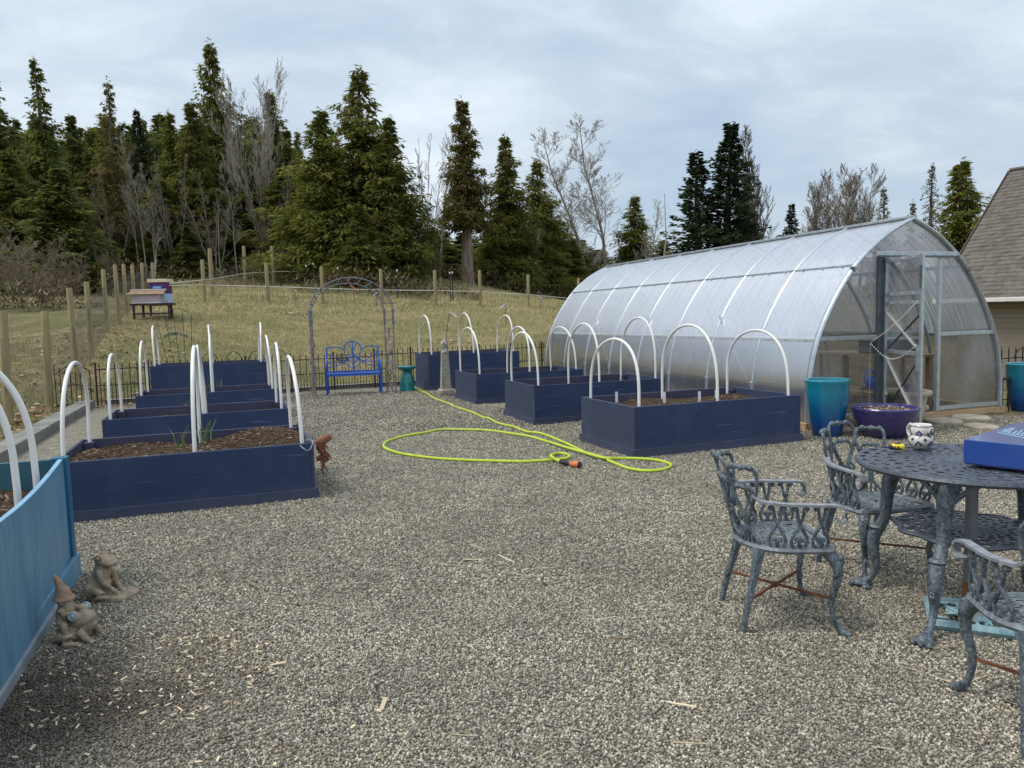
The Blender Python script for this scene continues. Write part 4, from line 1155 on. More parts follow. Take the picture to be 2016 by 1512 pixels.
# black steel stakes with a wire cage
for i, (px, b, tpy, d, lb) in enumerate(((605,575,525,42,'black steel stake left of the pair beside the garden arch top'),(619,566,521,43,'black steel stake right of the pair beside the garden arch top'),
        (676,560,521,43.5,'black steel stake left of the big cedar trunk'),(759,560,530,44,'black steel stake right of the big cedar trunk'),(784,590,534,39,'black steel stake before the bare alder stems'),
        (667,582,530,40,'black steel stake under the big cedar boughs'),(887,590,539,39,'left black steel stake of the close pair behind the obelisk'),(892,590,538,39.4,'right black steel stake of the close pair behind the obelisk'))):
    q = pt(px, b, d); tz = pt(px, tpy, d)[2]; z = H(q[0], q[1])
    rt = thing('steel_stake', lb, 'stake', (q[0], q[1], z), 0, 'black stakes in the meadow')
    MB().bar((0,0,-0.2), (0,0,tz-z), 0.05, 0.05).obj('stake', M['black_iron'], rt)
    MB().box((0,0,tz-z+0.04), (0.07,0.07,0.09)).obj('cap', M['marker'], rt)
# staked saplings with white tags
M['sapling'] = simple('sapling_bark', (0.13,0.10,0.08), (0.19,0.15,0.12), 10, 0.8, 0.1)
def sapling(px, py, tpy, d, label, tagpos, seed, orange=False):
    q = pt(px, py, d); z = H(q[0], q[1]); top = pt(px, tpy, d)[2] - z
    rt = thing('sapling', label, 'sapling', (q[0], q[1], z), 0, 'young trees planted in the meadow'); r = rnd(seed)
    dx = tagpos[2] if len(tagpos) > 2 else 0.0
    MB().tube([(0,0,-0.1),(dx*0.3,0,top*0.5),(dx,0,top)], [0.02,0.015,0.008], 5).obj('stem', M['sapling'], rt)
    for i in range(6):
        s = r.uniform(0.35,0.95); a = r.uniform(0,2*PI); L = 0.18*top
        MB().tube([(dx*s,0,top*s),(dx*s+math.cos(a)*L,math.sin(a)*L,top*s+L*1.2)], [0.008,0.004], 4).obj('branch', M['sapling'], rt)
    MB().box((dx+tagpos[0],0,top*0.98), (0.05,0.02,tagpos[1]), (0,0.9 if tagpos[0]<0 else -0.9,0)).obj('tag', M['orange'] if orange else M['marker'], rt)
sapling(583,608,572,33,'bare sapling in a grass patch left of the garden arch',(0.02,0.1),1)
sapling(878,666,618,24,'leaning bare sapling with white tag behind the stone obelisk',(0.12,0.26,0.14),2)
sapling(996,632,602,29,'bare sapling with tilted white tag right of the obelisk',(-0.12,0.26),3)
sapling(1065,616,585,36,'small bare sapling with white tag left of the greenhouse',(0.0,0.14),4)
sapling(741,598,578,35,'small sapling with hanging white tag inside the garden arch outline',(-0.03,0.2),5)
sapling(697,588,566,36,'small sapling with orange tag under the big cedar',(0.0,0.45),6,True)
mb = MB(); r = rnd(5)                                                     # mulch rings round the saplings
for (px,py,d,sx,k) in ((590,621,30,0.9,90),(740,610,33,0.8,60),(880,668,24,0.7,60),(740,600,36,1.0,40),(995,636,29,0.5,25)):
    q = pt(px,py,d)
    for i in range(k):
        x, y = q[0]+r.gauss(0,sx*0.5), q[1]+r.gauss(0,sx*0.4); chip(mb, (x,y,H(x,y)), r.uniform(0.06,0.16), r.uniform(0.03,0.06), r, 0.03)
stuff(mb.obj('mulch_rings', M['chips']))

# ------------------------------------------------------------------ beehives
M['hive_brown'] = simple('hive_roof_brown', (0.20,0.105,0.055), (0.30,0.17,0.095), 6, 0.6, 0.1)
M['hive_cream'] = simple('hive_roof_cream', (0.66,0.53,0.33), (0.74,0.61,0.40), 6, 0.6, 0.0)
M['hive_pale'] = simple('hive_pale_paint', (0.42,0.34,0.37), (0.50,0.42,0.44), 6, 0.6, 0.1)
M['hive_purple'] = simple('hive_purple', (0.085,0.012,0.13), (0.11,0.02,0.16), 6, 0.5, 0.0)
M['hive_sky'] = simple('hive_sky_blue', (0.36,0.50,0.74), (0.44,0.58,0.80), 6, 0.5, 0.0)
M['hive_blue'] = simple('hive_label_blue', (0.06,0.30,0.62), (0.10,0.36,0.68), 6, 0.5, 0.0)
M['hive_leg'] = simple('hive_stand_dark', (0.03,0.014,0.014), (0.055,0.026,0.024), 8, 0.6, 0.1)
HVD = 24.5
k_ = HVD/FPX
g0 = pt(302, 622, HVD); zg = H(g0[0], g0[1])
hv = lambda px, py: (Vector(pt(px, py, HVD)) - Vector((g0[0], g0[1], 0)))
top = hv(302, 597).z
hs = thing('hive_stand', 'dark wooden stand under two beehives in the meadow', 'stand', (g0[0], g0[1], zg), 0.12)
L_ = lambda z: z - zg
for x in (-0.52,-0.40,0.48,0.56):
    MB().box((x,-0.2 if abs(x) > .5 else 0.3,L_(top)/2), (0.06,0.06,L_(top))).obj('leg', M['hive_leg'], hs)
for x in (-0.35,0.24): MB().box((x,0.85,L_(top)/2), (0.06,0.06,L_(top))).obj('leg', M['hive_leg'], hs)
MB().box((0,-0.2,L_(top)*0.35), (1.1,0.04,0.05)).obj('cross_rail', M['hive_leg'], hs)
MB().box((0,0.05,L_(top)-0.03), (1.25,0.6,0.06)).obj('deck', M['hive_leg'], hs, bevel=0.006)
MB().box((-0.05,0.75,L_(top)-0.03), (0.66,0.6,0.06)).obj('deck', M['hive_leg'], hs, bevel=0.006)
h1 = thing('beehive', 'long low pale beehive with brown pitched lid in front on the dark stand', 'beehive', (g0[0], g0[1], top), 0.10)
MB().box((-0.13,0.02,0.15), (0.86,0.42,0.29)).obj('hive_body', M['hive_pale'], h1, bevel=0.006)
MB().box((-0.13,0.0,0.008), (0.92,0.50,0.025)).obj('floor_board', M['white_bag'], h1)
MB().add([(-0.66,-0.28,0.31),(0.46,-0.28,0.31),(0.42,0.02,0.43),(-0.64,0.02,0.43),(-0.66,0.32,0.31),(0.46,0.32,0.31)],[(0,1,2,3),(3,2,5,4),(0,3,4),(1,5,2),(0,4,5,1)]).obj('lid', M['hive_brown'], h1)
MB().box((-0.10,-0.27,0.305), (1.14,0.03,0.035)).obj('lid_edge', M['hive_cream'], h1)
MB().box((-0.11,0.02,0.44), (1.1,0.08,0.03)).obj('lid_ridge', M['white_bag'], h1)
MB().box((0.50,0.0,0.36), (0.08,0.12,0.10)).obj('strap_knob', M['black'], h1, bevel=0.02)
h2 = thing('beehive', 'tall beehive with purple upper box and sky blue lower box behind the long one', 'beehive', (g0[0]-0.10, g0[1]+0.78, top), 0.02)
MB().box((0.04,0,0.17), (0.56,0.46,0.33)).obj('lower_box', M['hive_sky'], h2, bevel=0.006)
MB().box((0.04,0,0.52), (0.56,0.46,0.36)).obj('upper_box', M['hive_purple'], h2, bevel=0.006)
MB().box((0.04,0,0.755), (0.64,0.54,0.11)).obj('lid', M['hive_cream'], h2, bevel=0.006)
MB().box((0.02,-0.235,0.50), (0.28,0.012,0.16)).obj('label_plate', M['hive_blue'], h2)
MB().box((0.02,-0.243,0.53), (0.24,0.006,0.03)).obj('label_band', M['hive_sky'], h2)
MB().box((0.04,-0.3,0.01), (0.5,0.14,0.02)).obj('landing_board', M['hive_leg'], h2)

# ------------------------------------------------------------------ black picket fence
def fence_line(root, a, b, npan, hgt, short, arch_panels=(), post_first=True):
    R = Vector(root.location)
    a, b = Vector((a[0],a[1],0)), Vector((b[0],b[1],0)); D = (b-a)/npan; d = D.normalized(); ang = math.atan2(d.y, d.x)
    for k in range(npan):
        p = a + D*k; L = D.length
        if k or post_first:
            for off in (0,):
                MB().box(p-R+Vector((0,0,hgt/2+0.02)), (0.032,0.032,hgt+0.06), (0,0,ang)).obj('post', M['black_iron'], root)
                MB().ball(p-R+Vector((0,0,hgt+0.065)), 0.03, 6).obj('finial', M['black_iron'], root)
        for z, w in ((0.09,0.018),(hgt*0.52,0.016),(hgt-0.05,0.018)):
            MB().box(p+D/2-R+Vector((0,0,z)), (L-0.03,0.012,w), (0,0,ang)).obj('rail', M['black_iron'], root)
        n = 7
        for i in range(n):
            s = (i+0.5)/n
            q = p + D*s - R
            hh = hgt + 0.02
            mb = MB().bar(q+Vector((0,0,0.03)), q+Vector((0,0,hh)), 0.012, 0.012)
            mb.add([q+Vector((0.016,0,hh-0.01)), q+Vector((0,0.016,hh-0.01)), q+Vector((-0.016,0,hh-0.01)), q+Vector((0,-0.016,hh-0.01)), q+Vector((0,0,hh+0.06)), q+Vector((0,0,hh-0.035))],
                   [(0,1,4),(1,2,4),(2,3,4),(3,0,4),(1,0,5),(2,1,5),(3,2,5),(0,3,5)])
            mb.obj('picket', M['black_iron'], root)
            if short and i < n-1:
                q2 = p + D*((i+1.0)/n) - R
                MB().bar(q2+Vector((0,0,0.03)), q2+Vector((0,0,hgt*0.52+0.06)), 0.010, 0.010).obj('short_picket', M['black_iron'], root)
        if k in arch_panels:
            for s in (0.25, 0.75):
                c = p + D*s - R
                MB().tube([c + d*(math.cos(PI*i/14)*L*0.17) + Vector((0,0,hgt-0.05+math.sin(PI*i/14)*0.24)) for i in range(15)], 0.009, 5).obj('hoop_top', M['black_iron'], root)
fa, fb, fc_ = yard(-2.42, vback(-2.42)-0.10), yard(3.1, vback(3.1)-0.10), yard(8.3, vback(8.3)-0.10)
bf = thing('picket_fence', 'black iron picket fence along the back of the gravel yard', 'fence', (fa[0], fa[1], 0))
fence_line(bf, fa, fb, 6, 0.76, True, (2, 3))
fence_line(bf, fb, fc_, 6, 0.80, True)
g1 = at(182,800); g2 = at(107,792)
gp2 = np.array(pt(112, 796, 13.6))
gt = thing('garden_gate', 'short black iron gate panel with dipped top between wooden post and picket fence', 'gate', (fa[0]-0.05, fa[1]-0.12, 0))
R = Vector(gt.location); A = Vector((fa[0]-0.05, fa[1]-0.12, 0)); Bp = Vector((gp2[0], gp2[1], 0))
for i in range(8):
    s = i/7; p = A.lerp(Bp, s)-R; hh = 0.62 + 0.20*s*s + 0.0*s
    MB().bar(p+Vector((0,0,0.03+0.1*s)), p+Vector((0,0,hh+0.05)), 0.012, 0.012).obj('picket', M['black_iron'], gt)
for off in (0.0, -0.36):
    MB().tube([A.lerp(Bp, i/12)-R+Vector((0,0,0.70+off+0.13*math.sin(PI*i/12)-0.0)) for i in range(13)], 0.010, 5).obj('rail', M['black_iron'], gt)
MB().tube([A-R+Vector((0,0,0.08)), Bp-R+Vector((0,0,0.14))], 0.010, 5).obj('rail', M['black_iron'], gt)

# fan trellis behind the tall left bed
tp_ = pt(357, 716, 15.75)
tr_ = thing('fan_trellis', 'thin black wire fan trellis with leaf spray standing in the tall left bed', 'trellis', (tp_[0], tp_[1], 0.62), 0.0)
tk = 15.75/FPX
xs_t = (-45,-27,-10,8.5,26); xb = (-26,-16,-6,4,14)
tops = (622,613,607.5,610,619.5)
for i in range(5):
    z = pt(347,tops[i],15.75)[2]-0.62
    x0, x1 = (xb[i]+4)*tk, xs_t[i]*tk
    MB().tube([(x0,0,-0.1),(x1,0,z)], 0.0055, 5).obj('rod', M['black_iron'], tr_)
MB().tube(spline([(xs_t[i]*tk,0,pt(347,tops[i],15.75)[2]-0.62) for i in range(5)],5), 0.0045, 5).obj('top_wire', M['black_iron'], tr_)
M['leaf_metal'] = simple('dark_green_metal', (0.012,0.05,0.045), (0.02,0.075,0.065), 10, 0.5, 0.0)
zc = pt(347,657,15.75)[2]-0.62
MB().ball((-8*tk,-0.01,zc), (3.6*tk,0.01,3.2*tk), 8).obj('rosette', M['leaf_metal'], tr_)
for s in (-1,1):
    MB().tube(spline([(-8*tk,0,zc),(-8*tk+s*12*tk,0,zc-0.005),(-8*tk+s*24*tk,0,zc-0.075)],4), 0.006, 5).obj('vine', M['leaf_metal'], tr_)
    for j in range(5):
        for q in (-1,1):
            f = (j+1)/5.5
            MB().ball((-8*tk+s*24*tk*f,-0.005,zc-0.065*f*f+q*0.022), (0.026,0.006,0.011), 6, (0,s*0.5+q*0.4,0)).obj('leaf', M['leaf_metal'], tr_)
for s, px_ in ((-1,327),(1,374)):
    MB().tube([((px_-347)*tk+0.03*math.cos(2*PI*i/12),0,pt(347,701,15.75)[2]-0.62+0.03*math.sin(2*PI*i/12)) for i in range(12)], 0.004, 4, closed=True).obj('scroll', M['black_iron'], tr_)
# ------------------------------------------------------------------ bench, arch, stool, obelisk
bl, br_ = at(644.6, 779.7), at(752, 774.7)
bd = (br_-bl); bw = float(np.hypot(bd[0], bd[1])); bang = math.atan2(bd[1], bd[0])
bc = (bl+br_)/2
bn = thing('garden_bench', 'cobalt blue metal bench with fan and wheel back before the picket fence', 'bench', (bc[0], bc[1], 0), bang)
W2 = bw/2; BD = 0.46
for s in (-1, 1):
    MB().tube(spline([(s*W2,0,0),(s*W2,0.02,0.43),(s*W2,0.01,0.50),(s*W2*0.985,0.03,0.66),(s*W2*0.97,0.16,0.74),(s*W2*0.96,BD,0.72)],5), 0.022, 6).obj('front_leg', M['bench_blue'], bn, True)
    MB().tube([(s*W2*0.97,BD+0.02,0),(s*W2*0.97,BD,0.45),(s*W2*0.97,BD+0.10,0.98)], 0.021, 6).obj('rear_leg', M['bench_blue'], bn, True)
    MB().tube([(s*W2,0.03,0.415),(s*W2*0.97,BD,0.415)], 0.016, 6).obj('side_rail', M['bench_blue'], bn)
for i in range(6):
    MB().box((0,0.03+0.078*i,0.44), (2*W2-0.02,0.062,0.018)).obj('seat_slat', M['bench_blue'], bn, bevel=0.004)
MB().box((0,-0.005,0.42), (2*W2,0.016,0.05)).obj('front_rail', M['bench_blue'], bn)
by = lambda z: BD + 0.10*max(0, (z-0.45)/0.53)
def bk(pts, r=0.011, closed=False, m='bench_blue', name='back_bar'):
    MB().tube([(x*W2*0.97, by(z)-0.005, z) for x, z in pts], r, 5, closed=closed).obj(name, M[m], bn)
bk([(-1,0.96),(-0.78,0.985),(-0.5,0.975),(-0.33,0.90)], 0.013); bk([(1,0.96),(0.78,0.985),(0.5,0.975),(0.33,0.90)], 0.013)
bk([(0.33*math.cos(a)*1.0, 0.90+0.19*math.sin(a)**0.8) for a in [PI*i/14 for i in range(15)]], 0.013)
bk([(0,1.09),(0,0.45)], 0.013)
for s in (-1, 1):
    bk([(s*0.33,0.90),(s*0.22,0.72)]); bk([(s*0.17,1.05),(0,0.86)]); bk([(0,0.86),(s*0.22,0.72)])
    bk([(s*1,0.86),(0,0.52)]); bk([(s*1,0.55),(s*0.55,0.60),(s*0.22,0.70),(0,0.80)]); bk([(s*0.22,0.72),(s*0.5,0.66),(s*1,0.66)]); bk([(0,0.62),(s*0.22,0.72)])
bk([(-1,0.47),(1,0.47)])
cx, cz = -0.42, 0.735
wh = MB()
for R_ in (0.10, 0.03):
    wh.tube([(cx*W2+R_*math.cos(2*PI*i/24), by(cz)-0.025, cz+R_*math.sin(2*PI*i/24)) for i in range(24)], 0.008, 5, closed=True)
for i in range(16):
    a = 2*PI*i/16
    wh.tube([(cx*W2+0.03*math.cos(a), by(cz)-0.025, cz+0.03*math.sin(a)),(cx*W2+0.10*math.cos(a), by(cz)-0.025, cz+0.10*math.sin(a))], 0.004, 4)
wh.obj('wheel_ornament', M['black_iron'], bn)

al, ar = at(619, 782), at(771, 772)
ad = ar - al; aw = float(np.hypot(ad[0], ad[1])); aang = math.atan2(ad[1], ad[0]); ac = (al+ar)/2
ga = thing('garden_arch', 'weathered metal garden arch with ladder sides framing the blue bench', 'garden arch', (ac[0], ac[1], 0), aang)
zs_ = pt(619, 624, al[1])[2]; zt_ = pt(692, 553, ac[1])[2]
for s in (-1, 1):
    x = s*aw/2
    for dy, dx in ((-0.17,-0.05*s),(0.17,0.05*s)):
        MB().tube([(x-dx,dy,-0.05),(x-dx*0.9,dy,zs_)], 0.016, 6).obj('side_post', M['arch_metal'], ga, True)
        MB().box((x-dx*0.9,dy,zs_-0.05), (0.045,0.045,0.28)).obj('post_sleeve', M['arch_grey'], ga, bevel=0.006)
        MB().ball((x-dx*0.9,dy,zs_+0.11), 0.035, 6).obj('sleeve_knob', M['arch_grey'], ga)
    for k in range(9):
        z = 0.15 + k*(zs_-0.25)/8
        MB().bar((x+0.05*s,-0.17,z),(x-0.05*s,0.17,z), 0.02, 0.02).obj('rung', M['arch_metal'], ga)
    r = rnd(31+s)
    for k in range(3):                                                  # dead vine stems
        pts = [(x+r.uniform(-0.06,0.06), r.uniform(-0.2,0.2), -0.02+i*zs_*0.85/9) for i in range(10)]
        MB().tube(spline(pts,3), 0.010, 5).obj('vine_stem', M['arch_metal'], ga)
RA = aw/2
for dy, dx in ((-0.17,0.05),(0.17,-0.05)):
    rr_ = RA + dx
    MB().tube([(-rr_*math.cos(PI*i/28), dy, zs_+0.08+(zt_-zs_-0.08+dx)*math.sin(PI*i/28)) for i in range(29)], 0.014, 6).obj('arch_bow', M['arch_grey'], ga, True)
for i in range(1,12):
    a = PI*i/12
    MB().bar((-(RA+0.05)*math.cos(a),-0.17,zs_+0.08+(zt_-zs_-0.03)*math.sin(a)), (-(RA-0.05)*math.cos(a),0.17,zs_+0.08+(zt_-zs_-0.13)*math.sin(a)), 0.02, 0.02).obj('arch_rung', M['arch_grey'], ga)

sp_ = at(800.5, 769.5)
sk_ = sp_[1]/FPX
so = thing('garden_stool', 'glossy teal ceramic garden stool beside the arch and tall bed', 'garden stool', (sp_[0], sp_[1]+0.12, 0))
MB().lathe([(15.2*sk_,0),(15.0*sk_,0.02),(14.2*sk_,13*sk_),(13.0*sk_,26*sk_),(11.5*sk_,31*sk_),(9.0*sk_,34*sk_),(8.2*sk_,37*sk_),(9.5*sk_,39*sk_),(15*sk_,42*sk_),(20*sk_,46*sk_),(20.3*sk_,47.5*sk_),(19.5*sk_,48*sk_),(16*sk_,47*sk_),(0.01,46.5*sk_)], 40).obj('body', M['teal_glaze'], so, True)
MB().lathe([(9.2*sk_,34.2*sk_),(9.6*sk_,35*sk_),(9.2*sk_,35.8*sk_)], 32).obj('neck_ring', M['teal_glaze'], so, True)

op = at(877, 779)
ok_ = op[1]/FPX
ob = thing('stone_obelisk', 'lichen covered stone obelisk with carved top between the bed rows', 'obelisk', (op[0], op[1]+0.15, 0), YAW-0.1)
mb = MB().box((0,0,6.5*ok_), (29*ok_,29*ok_,13*ok_))
o = mb.obj('plinth', M['stone'], ob, bevel=0.035)
mb = MB(); a0, a1 = 10.2*ok_, 6.9*ok_
z0_, z1_ = 12.8*ok_, 83*ok_
mb.add([(-a0,-a0,z0_),(a0,-a0,z0_),(a0,a0,z0_),(-a0,a0,z0_),(-a1,-a1,z1_),(a1,-a1,z1_),(a1,a1,z1_),(-a1,a1,z1_)], [(0,3,2,1),(4,5,6,7),(0,1,5,4),(1,2,6,5),(2,3,7,6),(3,0,4,7)])
mb.obj('shaft', M['stone'], ob, bevel=0.012)
mb = MB()
for s in (-1,1):
    for i in range(9): mb.box((s*(a0*0.82-0.003*i), -a0-0.002+0.003*i*0.5, z0_+0.10+0.068*i), (0.02,0.012,0.03))
mb.obj('carving', M['boulder'], ob, bevel=0.004)
mb = MB().lathe([(7.4*ok_,83*ok_),(8.6*ok_,85*ok_),(5.5*ok_,90*ok_),(6.6*ok_,96*ok_),(7.2*ok_,101*ok_),(5.2*ok_,107*ok_),(1.5*ok_,112*ok_)], 10)
r = rnd(3)
for i in range(14): mb.ball((r.uniform(-6,6)*ok_, r.uniform(-6,6)*ok_, r.uniform(88,106)*ok_), r.uniform(2,3.4)*ok_, 6)
remesh(mb.obj('finial', M['stone'], ob, True), 0.012, 2)

# ------------------------------------------------------------------ garden hose
hp_ = [(345,52),(352,66),(372,82),(420,100),(470,132),(520,152),(560,165),(600,185),(680,210),(730,232),(770,250),(800,254),(850,280),(905,296),(950,305),(1030,335),(1080,340),(1130,350),(1220,385),(1310,425),(1380,460),(1480,490),(1560,525),(1640,555),(1740,570),(1830,565),(1888,548),(1890,528),(1820,508),(1720,498),(1600,495),(1520,495),(1465,487),(1380,462),(1250,425),(1150,393),(1050,365),(930,345),(800,328),(640,322),(520,322),(420,340),(300,360),(210,385),(172,408),(175,432),(230,455),(320,475),(480,495),(640,505),(850,512),(1000,515),(1130,508),(1230,500),(1285,488),(1270,470),(1215,465),(1175,478),(1195,497),(1230,514)]
hs_ = 660/2016.0
hw3 = []
for i, (a, b) in enumerate(hp_):
    z = 0.018 + (0.016 if i > 30 and 31 <= i <= 34 else 0.0) + (0.03 if i >= 57 else 0)
    hw3.append(at(700+a*hs_, 740+b*hs_, z))
ho = thing('garden_hose', 'lime green garden hose looped over the gravel with orange nozzle', 'hose', tuple(hw3[0]))
R = Vector(hw3[0])
MB().tube([p-R for p in spline(hw3, 6)], 0.0155, 8).obj('tube', M['hose'], ho, True)
n0, n1 = at(700+1230*hs_, 740+514*hs_, 0.045), at(700+1290*hs_, 740+528*hs_, 0.03)
n2_, n3_ = at(700+1300*hs_, 740+530*hs_, 0.035), at(700+1345*hs_, 740+533*hs_, 0.04)
MB().tube([Vector(n0)-R, Vector(n0).lerp(Vector(n1),0.5)-R, Vector(n1)-R], [0.024,0.026,0.017], 8).obj('nozzle_handle', M['black'], ho, True)
MB().tube([Vector(n1)-R, Vector(n2_)-R, Vector(n2_).lerp(Vector(n3_),0.4)-R, Vector(n3_)-R], [0.014,0.024,0.036,0.034], 10).obj('nozzle_head', M['orange'], ho, True)
MB().tube([Vector(n3_)-R, Vector(n3_)-R+(Vector(n3_)-Vector(n2_))*0.2], [0.034,0.024], 10).obj('nozzle_face', M['black'], ho)

# ------------------------------------------------------------------ pots and stones by the greenhouse door
pp = at(1645, 864)
def tall_pot(label, loc, s):
    o = thing('tall_planter', label, 'planter', loc, 0, 'tall blue glazed planters')
    MB().lathe([(0.155*s,0),(0.165*s,0.01),(0.20*s,0.18),(0.228*s,0.36),(0.243*s,0.52),(0.246*s,0.63),(0.254*s,0.645),(0.256*s,0.67),(0.247*s,0.68),(0.228*s,0.675),(0.222*s,0.62),(0.19*s,0.2),(0.02,0.12)], 48).obj('pot', M['pot_blue'], o, True)
    return o
tall_pot('tall tapered blue glazed planter standing before the greenhouse corner', (pp[0], pp[1]+0.25, 0), 1.0)
p2 = at(2020, 812)
tall_pot('tall blue glazed planter cut by the right edge beside the fence panel', (p2[0]+0.08, p2[1]+0.15, 0), 1.0)
bp = at(1765, 867)
bo = thing('bowl_planter', 'wide purple blue textured bowl planter filled with soil', 'planter', (bp[0], bp[1]+0.28, 0))
MB().lathe([(0.21,0),(0.23,0.015),(0.29,0.10),(0.335,0.20),(0.352,0.28),(0.356,0.31)], 56).obj('bowl', M['bowl'], bo, True)
MB().lathe([(0.356,0.31),(0.368,0.322),(0.370,0.345),(0.362,0.355),(0.335,0.352),(0.325,0.30)], 56).obj('rim', M['bowl_rim'], bo, True)
mb = MB(); r = rnd(9)
for j in range(9):
    for k in range(32):
        a = 2*PI*k/32; q = 0.328*j/8
        mb.v.append((q*math.cos(a), q*math.sin(a), 0.318 + r.uniform(-0.006,0.006) + 0.012*math.cos(j*0.3)))
for j in range(8):
    for k in range(32): mb.f.append((j*32+k, j*32+(k+1)%32, (j+1)*32+(k+1)%32, (j+1)*32+k))
mb.obj('soil', M['soil_pot'], bo, True)
mu = MB()
for i in range(160):
    a, q = r.uniform(0,2*PI), 0.3*math.sqrt(r.random())
    chip(mu, (q*math.cos(a), q*math.sin(a), 0.325), r.uniform(0.01,0.035), r.uniform(0.004,0.01), r, 0.008)
stuff(mu.obj('mulch', M['chips'], bo))
cp_ = at(1797, 838)
co = thing('cream_planter', 'weathered cream stone planter half behind the open greenhouse door', 'planter', (cp_[0]+0.03, cp_[1]+0.28, 0))
co.scale = (1.18,1.18,1.08)
MB().lathe([(0.165,0),(0.175,0.01),(0.20,0.06),(0.215,0.20),(0.228,0.31),(0.24,0.325),(0.27,0.345),(0.278,0.37),(0.27,0.395),(0.245,0.398),(0.225,0.38),(0.215,0.30),(0.05,0.26)], 40).obj('pot', M['cream'], co, True)
for k in range(10):
    a = 2*PI*k/10
    MB().ball((0.212*math.cos(a),0.212*math.sin(a),0.19), (0.035,0.035,0.045), 8).obj('rosette', M['cream'], co, True)
dp_ = thing('nursery_pot', 'dark grey plastic pot lying upturned inside the cream planter', 'plant pot', (cp_[0]+0.08, cp_[1]+0.28, 0.33), 0.4)
MB().lathe([(0.13,0),(0.13,0.025),(0.122,0.03),(0.115,0.10),(0.095,0.17),(0.02,0.175)], 24).obj('pot', M['dark_pot'], dp_, True)
MB().tube([(0.10*math.cos(PI*i/10),0.0,0.13+0.10*math.sin(PI*i/10)) for i in range(11)], 0.006, 5).obj('handle', M['black'], dp_)
wp = at(1695, 842)
r = rnd(14)
mb = MB()
for i in range(16): mb.ball((r.uniform(-0.10,0.10), r.uniform(-0.05,0.05), r.uniform(0.02,0.14)*(1-abs(i-8)/20)), r.uniform(0.05,0.085), 7)
bo_ = remesh(mb.obj('boulder', M['boulder'], None, True, loc=(wp[0], wp[1]+0.1, 0)), 0.02, 3)
tag(bo_, 'dark rounded boulder wedged between the tall planter and purple bowl', 'boulder')
def flag(px, py, pw, ph, label, seed, m='flag'):
    a, b = at(px-pw/2, py), at(px+pw/2, py); c = at(px, py); d1 = at(px, py-ph/2); d2 = at(px, py+ph/2)
    L = abs(b[0]-a[0])/2; D = abs(d1[1]-d2[1])/2; r = rnd(seed); n = 14
    mb = MB(); ring = [(L*math.cos(2*PI*i/n)*r.uniform(0.8,1.08), D*math.sin(2*PI*i/n)*r.uniform(0.8,1.08)) for i in range(n)]
    for z, s in ((-0.02,1.0),(0.03,1.0),(0.045,0.93)):
        for x, y in ring: mb.v.append((x*s, y*s, z + r.uniform(-0.004,0.004)))
    for j in range(2):
        for i in range(n): mb.f.append((j*n+i, j*n+(i+1)%n, (j+1)*n+(i+1)%n, (j+1)*n+i))
    mb.f.append(tuple(2*n+i for i in range(n)))
    tag(mb.obj('flagstone', M[m], None, loc=(c[0], c[1], 0)), label, 'flagstone', 'flagstones outside the greenhouse door')
flag(1860, 833, 80, 13, 'long tan flagstone just outside the greenhouse doorway', 1)
flag(1910, 826, 78, 12, 'pale flat flagstone behind the long tan one outside the doorway', 2)
flag(1932, 844, 62, 13, 'reddish tan flagstone nearest the blue box outside the doorway', 3)
# black fence end with hooped top beside the right planter
q = at(1960, 826)
ra, rb_ = np.array(pt(1968, 828, 11.1)), np.array(pt(2075, 828, 11.6))
rf = thing('fence_panel', 'short black iron fence panel with hooped top behind the right planter', 'fence', (ra[0], ra[1], 0))
R = Vector((ra[0], ra[1], 0)); A, Bq = Vector((ra[0],ra[1],0)), Vector((rb_[0],rb_[1],0))
for i in range(9):
    p = A.lerp(Bq, i/8)-R
    mb = MB().bar(p, p+Vector((0,0,0.84)), 0.013, 0.013); hh = 0.84
    mb.add([p+Vector((0.014,0,hh-0.02)), p+Vector((0,0.014,hh-0.02)), p+Vector((-0.014,0,hh-0.02)), p+Vector((0,-0.014,hh-0.02)), p+Vector((0,0,hh+0.07))], [(0,1,4),(1,2,4),(2,3,4),(3,0,4)])
    mb.obj('picket', M['black_iron'], rf)
for z in (0.12, 0.42, 0.72): MB().bar(A-R+Vector((0,0,z)), Bq-R+Vector((0,0,z)), 0.012, 0.016).obj('rail', M['black_iron'], rf)
dd = (Bq-A).normalized()
MB().tube([A.lerp(Bq,0.45)-R+dd*(0.28*math.cos(PI*i/14))+Vector((0,0,0.72+0.16*math.sin(PI*i/14))) for i in range(15)], 0.011, 5).obj('hoop_top', M['black_iron'], rf)
rs_ = thing('plant_stand', 'small black stick legged stand at the greenhouse right corner', 'plant stand', tuple(pt(1976, 826, 10.75)))
rs_.location.z = 0
for x, y in ((-0.09,-0.03),(0.0,-0.08),(0.09,0.0),(0.03,0.09),(-0.05,0.08)):
    MB().bar((x*1.3,y*1.3,0),(x,y,0.46), 0.016, 0.016).obj('leg', M['black_iron'], rs_)
MB().lathe([(0.11,0.45),(0.12,0.46),(0.11,0.475)], 20).obj('top', M['black_iron'], rs_)

